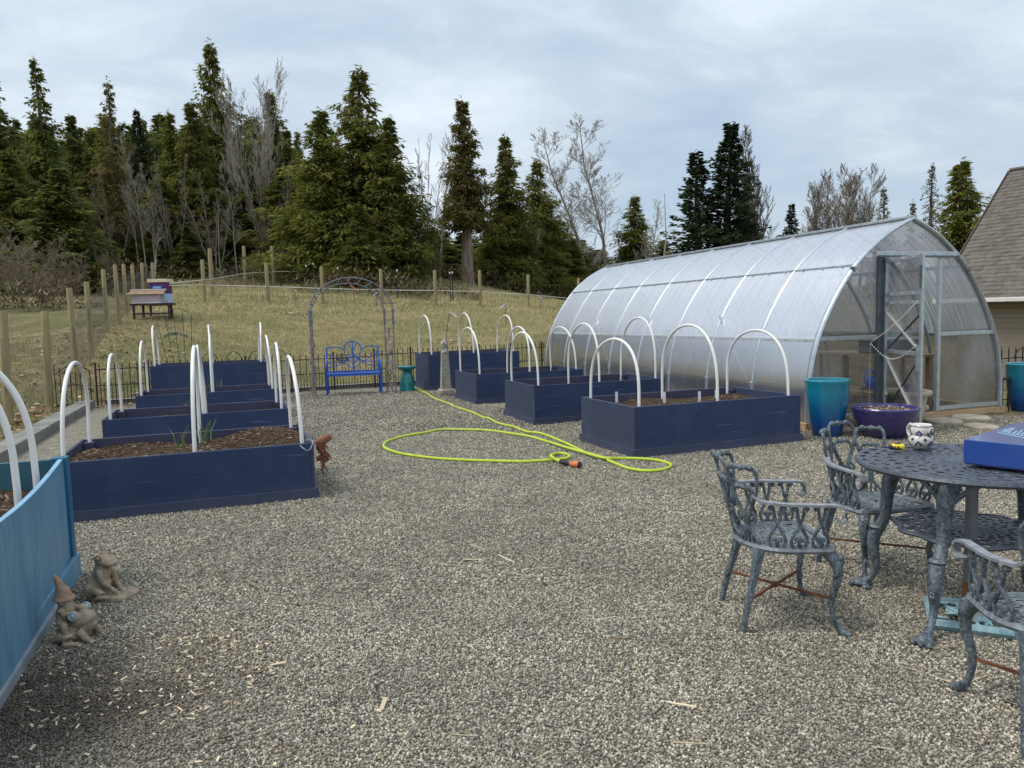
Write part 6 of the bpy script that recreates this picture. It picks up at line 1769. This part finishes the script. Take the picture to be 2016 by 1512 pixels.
M['shrub_brown'] = simple('shrub_twig', (0.15,0.115,0.08), (0.28,0.22,0.16), 3, 0.85, 0.2)
def tri_mesh(name, V, T, tone, m):
    """V (k,3,3) loose triangles or kites given as arrays; tone per face (k,2)"""
    me = bpy.data.meshes.new(name)
    nv, nt = len(V), len(T)
    me.vertices.add(nv); me.vertices.foreach_set('co', V.astype(np.float32).ravel())
    me.loops.add(nt*3); me.loops.foreach_set('vertex_index', T.astype(np.int32).ravel())
    me.polygons.add(nt); me.polygons.foreach_set('loop_start', np.arange(0, nt*3, 3, dtype=np.int32))
    try: me.polygons.foreach_set('loop_total', np.full(nt, 3, dtype=np.int32))
    except Exception: pass
    a = me.attributes.new('tone', 'FLOAT_COLOR', 'POINT')
    a.data.foreach_set('color', np.concatenate([tone, np.zeros((nv,1)), np.ones((nv,1))], 1).astype(np.float32).ravel())
    me.materials.append(m); me.update(); me.validate()
    return me
def kites(P, D, S, L, W, rng):
    """P roots, D directions, S side vectors -> two triangle kites bent at the middle"""
    n = len(P); L = L[:,None]; W = W[:,None]
    up = np.cross(D, S)
    mid = P + D*L*0.45
    V = np.stack([P, mid + S*W + up*W*0.25, P + D*L, mid - S*W + up*W*0.25], 1).reshape(-1, 3)
    b = (np.arange(n)*4)[:,None]
    T = np.concatenate([b+np.array([[0,1,2]]), b+np.array([[0,2,3]])], 1).reshape(-1, 3)
    return V, T
def norm(a): return a / np.maximum(np.linalg.norm(a, axis=1, keepdims=True), 1e-9)
def conifer_meshes(seed, style, h=12.0, R=2.6, base=0.03, nb=230, per=46, dens=1.0, top_sparse=0.0):
    rng = np.random.default_rng(seed)
    V_, T_, C_ = [], [], []; off = 0
    tr = MB()
    lean = rng.normal(0, 0.012, 2)
    zz = np.linspace(0, h, 14)
    tr.tube([(lean[0]*z + 0.03*math.sin(z*0.9+seed), lean[1]*z, z) for z in zz], [max(0.02, 0.024*h*(1-z/h)**0.9*(1.15 if z < 0.5 else 1)) for z in zz], 8)
    prof_p = {'cedar': 0.80, 'hemlock': 0.84, 'fir': 0.85, 'larch': 0.6}[style]
    gap = rng.uniform(0, 2*PI, 5)
    for i in range(nb):
        f = (i + rng.uniform(0,1)) / nb
        t_ = base + (1-base)*f**(0.92 if style in ('fir','larch') else 1.12)
        if top_sparse and t_ > 0.72 and rng.random() < top_sparse: continue
        z = t_*h
        a = rng.uniform(0, 2*PI) if style != 'fir' else (i*2.39996 + rng.normal(0,0.35))
        pr_ = (1-t_)**prof_p * (0.55+0.45*min(1, (t_-base)/0.10+0.25))
        wob = 0.80 + 0.26*math.sin(3*a + gap[0] + z*0.8) + 0.16*math.sin(z*2.2+gap[1]+a)
        Lb = max(0.18, R*pr_*(rng.uniform(0.45,1.0)*(1.3 if rng.random() < 0.10+0.16*t_ else 1.0) if style != 'fir' else rng.uniform(0.7,1.1))*wob)
        d = np.array([math.cos(a), math.sin(a)])
        if style == 'cedar': up, droop, tipup = rng.uniform(-0.05,0.22), rng.uniform(0.25,0.5), 0.45
        elif style == 'hemlock': up, droop, tipup = 0.18, 0.40, 0.05
        elif style == 'fir': up, droop, tipup = 0.10+0.5*t_, 0.12, 0.10
        else: up, droop, tipup = 0.1, 0.25, 0.0
        ns = 5
        S = np.linspace(0, 1, ns)
        bx = np.stack([d[0]*Lb*S, d[1]*Lb*S, z + Lb*(up*S - droop*S**2 + tipup*np.maximum(S-0.7,0))], 1)
        bx[:,:2] += lean*z
        if Lb > 0.5: tr.tube(bx[:4].tolist(), [0.010*h/12+0.012*Lb, 0.009*Lb+0.004, 0.006*Lb+0.003, 0.003], 4, False)
        k = int(per*dens*(0.35+0.65*Lb/R)*(1.0 if style in ('fir','larch') else 1.0-0.62*min(1,max(0,(t_-0.35)/0.5))))+3
        s = rng.beta(1.6, 1.0, k)*0.97 + 0.03
        s = np.clip(s, 0.12 if style != 'larch' else 0.05, 1)
        P = np.stack([np.interp(s, S, bx[:,q]) for q in range(3)], 1)
        side = np.array([-d[1], d[0], 0.0])
        spread = (0.30 if style in ('cedar','hemlock') else 0.24)*Lb*np.sqrt(np.clip(1.05-s,0.02,1))
        off_s = rng.normal(0, 1, k)*spread*0.75
        P = P + side*off_s[:,None]
        P[:,2] -= np.abs(off_s)*0.25 + rng.uniform(0, 0.10, k)*Lb*0.5 + (rng.random(k)**1.6*0.34*Lb if style in ('cedar','hemlock') else 0)
        P[:,2] += rng.normal(0, 0.03*Lb+0.03, k)
        sg = np.sign(off_s)[:,None]
        out = np.array([d[0], d[1], 0.0])
        if style == 'cedar':
            D = norm(out*rng.uniform(0.25,0.9,(k,1)) + side*sg*rng.uniform(0.1,0.7,(k,1)) + np.array([0,0,-1.0])*rng.uniform(0.2,1.7,(k,1)) + rng.normal(0,0.25,(k,3)))
            L = rng.uniform(0.16,0.42,k); W = rng.uniform(0.022,0.052,k)
        elif style == 'hemlock':
            D = norm(out*rng.uniform(0.4,1.0,(k,1)) + side*sg*rng.uniform(0.2,0.9,(k,1)) + np.array([0,0,-1.0])*rng.uniform(0.1,1.1,(k,1)) + rng.normal(0,0.22,(k,3)))
            L = rng.uniform(0.16,0.40,k); W = rng.uniform(0.035,0.075,k)
        elif style == 'fir':
            D = norm(out*rng.uniform(0.5,1.0,(k,1)) + side*sg*rng.uniform(0.3,1.1,(k,1)) + np.array([0,0,1.0])*rng.uniform(-0.25,0.45,(k,1)))
            L = rng.uniform(0.15,0.36,k); W = rng.uniform(0.04,0.085,k)
        else:
            D = norm(rng.normal(0,1,(k,3))); L = rng.uniform(0.10,0.28,k); W = rng.uniform(0.02,0.045,k)
        sc = 0.65 + 0.35*min(1, Lb/(0.5*R))
        L *= sc
        Sv = norm(np.cross(D, rng.normal(0,1,(k,3)) + np.array([0,0,1.2])))
        v, t3 = kites(P, D, Sv, L, W, rng)
        V_.append(v); T_.append(t3 + off); off += len(v)
        base_t = rng.normal(0.45, 0.16) 
        tone = np.clip(base_t + rng.normal(0,0.16,k) + 0.10*(s-0.5), 0, 1)
        br = np.clip(rng.random(k)*0.75 + (0.25 if rng.random() < 0.15 else 0.0), 0, 1)
        C_.append(np.repeat(np.stack([tone, br], 1), 4, 0))
    # leader
    k = 26; zt = rng.uniform(0.90, 1.02, k)*h
    P = np.stack([lean[0]*zt, lean[1]*zt, zt], 1); D = norm(np.concatenate([rng.normal(0,1,(k,2)), rng.uniform(-0.3,0.9,(k,1))],1))
    v, t3 = kites(P, D, norm(np.cross(D, rng.normal(0,1,(k,3)))), rng.uniform(0.10,0.26,k), rng.uniform(0.02,0.04,k), rng)
    V_.append(v); T_.append(t3+off); C_.append(np.tile([[0.55,0.4]], (k*4,1)))
    return tr, np.concatenate(V_), np.concatenate(T_), np.concatenate(C_)
TREE_H = 12.0
def conifer_proto(style, seed, mat_, bark='bark', **kw):
    tr, V, T, C = conifer_meshes(seed, style, TREE_H, **kw)
    return (tr.mesh('trunk', M[bark], True), tri_mesh('crown', V, T, C, M[mat_]), kw.get('R', 2.6))
def bare_meshes(seed, h, spread, stems=1, levels=4, n0=26, ang=0.75, up=0.55, r0=0.12, first=0.3, twigs=True, fine=0.006):
    rng = random.Random(seed); trunk, tw = MB(), MB()
    def grow(p, d, L, r, lv):
        n = 5 if lv < 2 else (3 if lv < 3 else 2)
        pts, rs = [p], [r]; q, dd = p.copy(), d.copy()
        for i in range(n):
            dd = (dd + Vector((rng.gauss(0,0.10), rng.gauss(0,0.10), up*0.10 + rng.gauss(0,0.05)))).normalized()
            q = q + dd*(L/n); pts.append(q.copy()); rs.append(max(fine, r*(1-(i+1)/n*0.82)))
        (trunk if lv == 0 else tw).tube(pts, rs, 6 if lv == 0 else (4 if lv == 1 else 3), False)
        if lv >= levels: return
        k = {0: n0, 1: rng.randint(6,9), 2: rng.randint(4,6), 3: 3}.get(lv, 3)
        for j in range(k):
            f = first + (1-first)*(j+rng.random())/k if lv == 0 else 0.15+0.85*(j+rng.random())/k
            x = min(f*n, n-1e-6); i = int(x); b = pts[i].lerp(pts[i+1], x-i)
            a = rng.uniform(0, 2*PI); sd = Vector((math.cos(a), math.sin(a), 0))
            base_d = (pts[i+1]-pts[i]).normalized()
            sd = (sd - base_d*sd.dot(base_d)).normalized()
            cd = (base_d*math.cos(ang) + sd*math.sin(ang) + Vector((0,0,up*0.35))).normalized()
            LL = L*(1-f*0.72)*rng.uniform(0.30,0.50)*spread if lv == 0 else L*(1-f*0.5)*rng.uniform(0.38,0.62)
            grow(b, cd, LL, max(fine, rs[i]*0.42), lv+1)
    for s in range(stems):
        a = 2*PI*s/max(1,stems) + rng.random()
        tilt = 0.0 if stems == 1 else rng.uniform(0.06,0.28)
        grow(Vector((0.25*math.cos(a),0.25*math.sin(a),-0.2)) if stems > 1 else Vector((0,0,-0.2)), Vector((math.cos(a)*tilt, math.sin(a)*tilt, 1)).normalized(), h*(1 if stems == 1 else rng.uniform(0.75,1)), r0*(1 if stems == 1 else rng.uniform(0.6,1)), 0)
    return trunk, tw
def bare_proto(seed, m, **kw):
    a, b = bare_meshes(seed, TREE_H, **kw)
    return (a.mesh('trunk', M[m]), b.mesh('branches', M[m]), kw.get('spread', 1.0))

PT = {
 'cedar0': conifer_proto('cedar', 1, 'cedar', R=2.7, nb=546, per=91),
 'cedar1': conifer_proto('cedar', 2, 'cedar', R=2.6, nb=518, per=91, top_sparse=0.15),
 'cedar2': conifer_proto('cedar', 3, 'cedar', R=2.8, nb=546, per=85, top_sparse=0.3),
 'cedar_bare': conifer_proto('cedar', 4, 'cedar_brown', 'bark_red', R=2.3, nb=382, per=78, base=0.33),
 'cedar_thin': conifer_proto('cedar', 5, 'cedar_brown', R=2.4, nb=286, per=59, top_sparse=0.35),
 'hem0': conifer_proto('hemlock', 6, 'hemlock', R=2.7, nb=518, per=85),
 'hem1': conifer_proto('hemlock', 7, 'hemlock', R=2.6, nb=450, per=82, top_sparse=0.45),
 'fir0': conifer_proto('fir', 8, 'fir', R=2.7, nb=300, per=62),
 'fir1': conifer_proto('fir', 9, 'fir', R=2.6, nb=260, per=58, top_sparse=0.2),
 'larch': conifer_proto('larch', 10, 'larch', R=2.2, nb=150, per=26, base=0.25),
 'alder0': bare_proto(11, 'bare_grey', spread=0.80, n0=26, levels=4, ang=0.75, up=0.5, r0=0.11, fine=0.009),
 'alder1': bare_proto(12, 'bare_grey', spread=0.62, n0=34, levels=3, ang=0.66, up=0.5, r0=0.10, first=0.2, fine=0.009),
 'alder_stems': bare_proto(13, 'bare_brown', spread=0.5, stems=5, n0=16, levels=3, ang=0.6, up=0.6, r0=0.085, first=0.25),
 'maple0': bare_proto(14, 'bare_brown', spread=1.05, stems=4, n0=17, levels=4, ang=0.66, up=0.75, r0=0.10, first=0.22, fine=0.010),
 'poplar': bare_proto(15, 'bare_brown', spread=0.72, n0=38, levels=4, ang=0.45, up=0.9, r0=0.12, first=0.15, fine=0.010),
 'maple_pale': bare_proto(23, 'bare_pale', spread=0.95, stems=4, n0=16, levels=4, ang=0.62, up=0.7, r0=0.09, first=0.3, fine=0.008),
 'alder_dim': bare_proto(22, 'bare_dim', spread=0.55, n0=30, levels=3, ang=0.7, up=0.4, r0=0.085, first=0.3, fine=0.006),
 'snag': bare_proto(16, 'bare_grey', spread=0.35, n0=9, levels=1, ang=0.9, up=0.5, r0=0.10, first=0.3),
 'shrub': bare_proto(17, 'shrub_brown', spread=0.85, stems=9, n0=12, levels=3, ang=0.7, up=0.5, r0=0.045, first=0.1, fine=0.012),
}
CON = {'cedar0','cedar1','cedar2','cedar_bare','cedar_thin','hem0','hem1','fir0','fir1','larch'}
RAD = {'alder_dim':2.4,'maple_pale':5.0,'alder0':2.6,'alder1':2.4,'alder_stems':3.2,'maple0':5.2,'poplar':2.6,'snag':1.4,'shrub':6.0}
def tree(kind, px, top, d, wpx, label, name='conifer_tree', cat='tree', group=None, seed=0):
    q = pt(px, 560, d); z = H(q[0], q[1])
    top_z = pt(px, top, d)[2]
    h = max(1.0, top_z - z)
    a, b, R = PT[kind]
    rad = wpx/2*d/FPX*((1.3 if kind[:3] == 'fir' else 1.62) if kind in CON else 1.15)
    R0 = R if kind in CON else RAD[kind]
    r = rnd(int(px*7+top))
    root = thing(name, label, cat, (q[0], q[1], z-0.05), r.uniform(0, 2*PI), group)
    root.scale = (rad/R0, rad/R0, h/TREE_H)
    link('trunk', a, root); link('crown' if kind in CON else 'branches', b, root)
    return root
# trees one can tell apart, left to right
tree('hem1', 12, 140, 44, 150, 'hemlock with thin crooked top at the left edge of the photo')
tree('hem1', 103, 128, 50, 120, 'tall hemlock with drooping bare leader left of the wood')
tree('cedar_thin', 236, 172, 47, 110, 'yellowish half bare cedar with dry ragged top', 'cedar_tree')
tree('hem0', 172, 235, 54, 110, 'short dark conifer top between hemlock and yellowish cedar')
tree('fir1', 288, 225, 58, 90, 'reddish topped young conifer right of the yellowish cedar')
tree('cedar1', 352, 228, 56, 110, 'narrow cedar top left of the tall pointed cedar', 'cedar_tree')
tree('cedar0', 402, 208, 52, 140, 'broad green cedar just left of the tall pointed cedar', 'cedar_tree')
tree('cedar2', 459, 95, 55, 170, 'tallest pointed cedar rising over the left wood', 'cedar_tree')
tree('maple_pale', 512, 128, 52, 190, 'tall bare pale maple in front of the dark left wood', 'bare_tree')
tree('cedar1', 552, 188, 58, 130, 'dark cedar right behind the bare pale maple', 'cedar_tree')
tree('cedar2', 588, 262, 60, 90, 'lower cedar in the gap left of the big cedar clump', 'cedar_tree')
tree('cedar0', 640, 222, 46, 190, 'left leader of the big three topped cedar clump in the meadow', 'cedar_tree')
tree('cedar2', 712, 136, 47, 250, 'tall middle cedar of the big three topped clump in the meadow', 'cedar_tree')
tree('cedar1', 782, 238, 46, 160, 'right leader of the big three topped cedar clump in the meadow', 'cedar_tree')
tree('cedar0', 716, 400, 43.5, 120, 'low cedar boughs in front of the big clump trunk', 'cedar_tree')
tree('alder_stems', 838, 245, 48, 90, 'clump of bare reddish alders right of the big cedar clump', 'bare_tree')
tree('alder1', 865, 240, 52, 90, 'bare slender alder left of the cedar with bare lower trunk', 'bare_tree')
tree('alder_stems', 800, 420, 46, 90, 'low thicket of bare stems under the big cedar clump', 'bare_tree')
tree('cedar_bare', 922, 205, 50, 130, 'brownish cedar with thick bare lower trunk beyond the tape line', 'cedar_tree')
tree('cedar1', 1000, 272, 54, 150, 'green cedar right of the bare trunked cedar', 'cedar_tree')
tree('cedar2', 1068, 316, 57, 150, 'pointed cedar nearest the greenhouse far end', 'cedar_tree')
tree('cedar0', 1128, 470, 58, 90, 'small bushy cedar just behind the greenhouse far end', 'cedar_tree')
tree('alder0', 1168, 275, 62, 165, 'left one of the two tall bare alders over the greenhouse', 'bare_tree')
tree('alder0', 1206, 258, 62, 160, 'right one of the two tall bare alders over the greenhouse', 'bare_tree')
tree('alder1', 1185, 430, 66, 110, 'short thicket of bare alders below the two tall ones', 'bare_tree')
tree('cedar1', 1250, 388, 62, 120, 'cedar behind the greenhouse left of the bare snag', 'cedar_tree')
tree('alder1', 1275, 400, 60, 80, 'thin bare alder before the cedar over the greenhouse', 'bare_tree')
tree('snag', 1297, 380, 58, 60, 'bare snag with few stub branches over the greenhouse', 'bare_tree')
tree('fir1', 1376, 303, 50, 175, 'shorter dark fir on the left of the dark pair', 'fir_tree')
tree('fir0', 1425, 254, 51, 190, 'tall dark fir of the pair behind the greenhouse', 'fir_tree')
tree('cedar1', 1468, 345, 55, 90, 'green cedar pressed against the right of the tall dark fir', 'cedar_tree')
tree('poplar', 1500, 278, 54, 140, 'bare upright poplar right of the dark firs', 'bare_tree')
tree('fir1', 1556, 403, 60, 80, 'small dark conifer between the poplar and the round bare maple', 'fir_tree')
tree('maple0', 1618, 318, 56, 215, 'left bare round headed maple behind the greenhouse ridge', 'bare_tree')
tree('maple0', 1680, 316, 58, 215, 'right bare round headed maple behind the greenhouse ridge', 'bare_tree')
tree('cedar_thin', 1740, 373, 60, 70, 'thin conifer at the right of the round bare maples', 'cedar_tree')
tree('alder1', 1722, 400, 62, 90, 'thin bare birch between maples and thin conifer', 'bare_tree')
tree('larch', 1830, 330, 48, 80, 'sparse bare topped conifer beside the cedar near the house roof', 'conifer_tree')
tree('cedar0', 1892, 318, 38, 200, 'dense yellow green cedar behind the house roof', 'cedar_tree')
tree('cedar_thin', 1790, 400, 50, 70, 'faint sparse conifer just above the greenhouse peak', 'conifer_tree')
# young growth and bare trunks along the edge of the wood
for i, (k, px, top, d, w, lb) in enumerate((
    ('hem0',380,445,47,75,'bright green young conifer behind the beehives right side'),('hem0',250,480,46,60,'small young conifer behind the fence left of the beehives'),
    ('hem0',120,330,40,190,'bushy dark hemlock bough mass at the left behind the fence'),('cedar0',40,300,42,170,'green cedar mass at the left edge'),
    ('cedar0',200,300,50,130,'mid green cedar behind the bare left stems'),('hem0',500,470,50,70,'young conifer at the wood edge under the bare maple'),
    ('cedar0',1040,480,54,70,'low green cedar beside the far fence post'),('cedar0',965,470,53,80,'low dark cedar right of the bare cedar trunk'))):
    tree(k, px, top, d, w, lb, 'young_conifer' if w < 100 else 'conifer_tree')
for i, (k, px, top, d, w, lb) in enumerate((
    ('alder_dim',290,270,45,80,'pale bare alder with twin trunks behind the beehives'),('alder_dim',308,330,44,70,'pale bare alder nearest the beehives'),
    ('alder_dim',275,300,46,60,'thin pale bare alder left of the beehives'),('alder_dim',468,330,46,70,'bare pale alder rising from the far fence'),
    ('snag',300,470,43,50,'broken pale stump leaning behind the beehives'),('alder_stems',540,300,49,120,'bare grey thicket at the right end of the left wood'),
    ('alder_stems',345,300,48,110,'bare brown thicket in front of the left wood'),('alder_stems',230,330,46,120,'bare tawny thicket left of the beehives'),
    ('alder_stems',430,340,47,110,'bare brown stems between cedar and maple'),('alder_stems',1105,480,60,60,'bare stems left of the greenhouse top'),
    ('alder_stems',1150,440,64,100,'bare thicket beyond the greenhouse far end'),('alder1',1040,450,55,50,'bare thin trunk before the far cedars'),('alder1',1330,470,60,80,'bare twigs left of the dark firs'),
    ('alder1',1590,380,60,90,'bare thin trees left of the round maples'))):
    tree(k, px, top, d, w, lb, 'bare_tree')
for i, (px, top, d, w, lb) in enumerate(((35,440,31,220,'large brown bare shrub at the left edge behind the fence'),(130,470,33,180,'brown bare shrub behind the left fence posts'),
    (85,520,29,120,'low brown bare shrub nearest the left fence'),(215,480,40,110,'brown bare shrub left of the beehives'),(560,480,46,120,'reddish bare shrub behind the far fence'),
    (500,490,46,100,'tawny bare shrub by the tall far fence posts'),(1010,510,55,110,'bare shrub behind the far fence on the right'),(860,480,49,90,'bare shrub left of the bare cedar trunk'),(1150,520,60,70,'bare shrub peeping over the greenhouse far end'))):
    tree('shrub', px, top, d, w, lb, 'bare_shrub', 'shrub')
# the dense wood behind: conifers nobody can tell apart
r = rnd(77); kinds = ['hem0','cedar0','hem0','cedar1','hem1','cedar2']
k = 0
for row, (d, x0, x1, step, lo, hi) in enumerate(((58,-60,640,46,250,310),(66,-30,660,44,232,280),(75,-60,700,52,226,268),(52,-40,590,60,320,400),(64,640,1140,52,430,490),(74,600,1180,60,420,480),(80,1180,1340,60,470,500))):
    px = x0
    while px < x1:
        tp = r.uniform(lo, hi)
        if 590 < px < 640 and row < 4: tp = max(tp, 330)
        left = px < 640
        tree(kinds[k % 6], px, tp, d + r.uniform(-2,2), r.uniform(130,200)*56/d, 'dark conifer in the dense wood behind the meadow' if left else 'low conifer in the far background behind the meadow', 'conifer_tree', 'tree',
             'conifers of the dense left wood' if left else 'conifers of the far background')
        px += step*r.uniform(0.75,1.25); k += 1
# brushwood mounds at the foot of the trees
t = NT('brushwood'); gm = t.node('NewGeometry')
M['brush'] = t.done(t.ramp(gm.outputs['Random Per Island'], [(0.0,(0.06,0.045,0.03)),(0.45,(0.19,0.14,0.095)),(0.75,(0.13,0.145,0.05)),(1.0,(0.34,0.26,0.18))]), 0.9, 0, 0.1)
def brush(cx, cy, d, wpx, dep, hgt, n, seed, L=0.6):
    r = rnd(seed); q = pt(cx, cy, d); mb = MB(); w = wpx*d/FPX/2
    for i in range(n):
        x, y = q[0]+r.uniform(-w,w), q[1]+r.uniform(-dep,dep)
        z = H(x,y); e = 1-((x-q[0])/w)**2
        zz = z + r.uniform(0, hgt)*max(e,0.1)
        a, el = r.uniform(0,2*PI), r.uniform(-0.5,0.9); l = r.uniform(0.3,1)*L
        p = Vector((x,y,zz)); dv = Vector((math.cos(a)*math.cos(el), math.sin(a)*math.cos(el), math.sin(el)))*l
        s = Vector((-math.sin(a), math.cos(a), 0))*r.uniform(0.012,0.04)
        mb.add([p-s, p+s, p+dv], [(0,1,2)])
    return stuff(mb.obj('brushwood', M['brush']))
brush(720,585,41,260,2.0,1.3,2200,1); brush(860,585,42,170,1.6,0.8,900,2); brush(1040,560,57,300,3,1.6,1800,3)
brush(450,530,50,420,4,1.6,3000,4); brush(150,560,40,300,4,1.8,2600,5); brush(60,600,29,200,2.0,1.1,1800,6,0.4); brush(300,530,48,160,3,1.2,900,7); brush(350,528,46,520,5,1.0,4200,8); brush(600,545,46,260,4,1.0,1500,9); brush(200,560,42,200,5,1.2,1800,10); brush(950,566,52,260,4,1.3,1800,11)
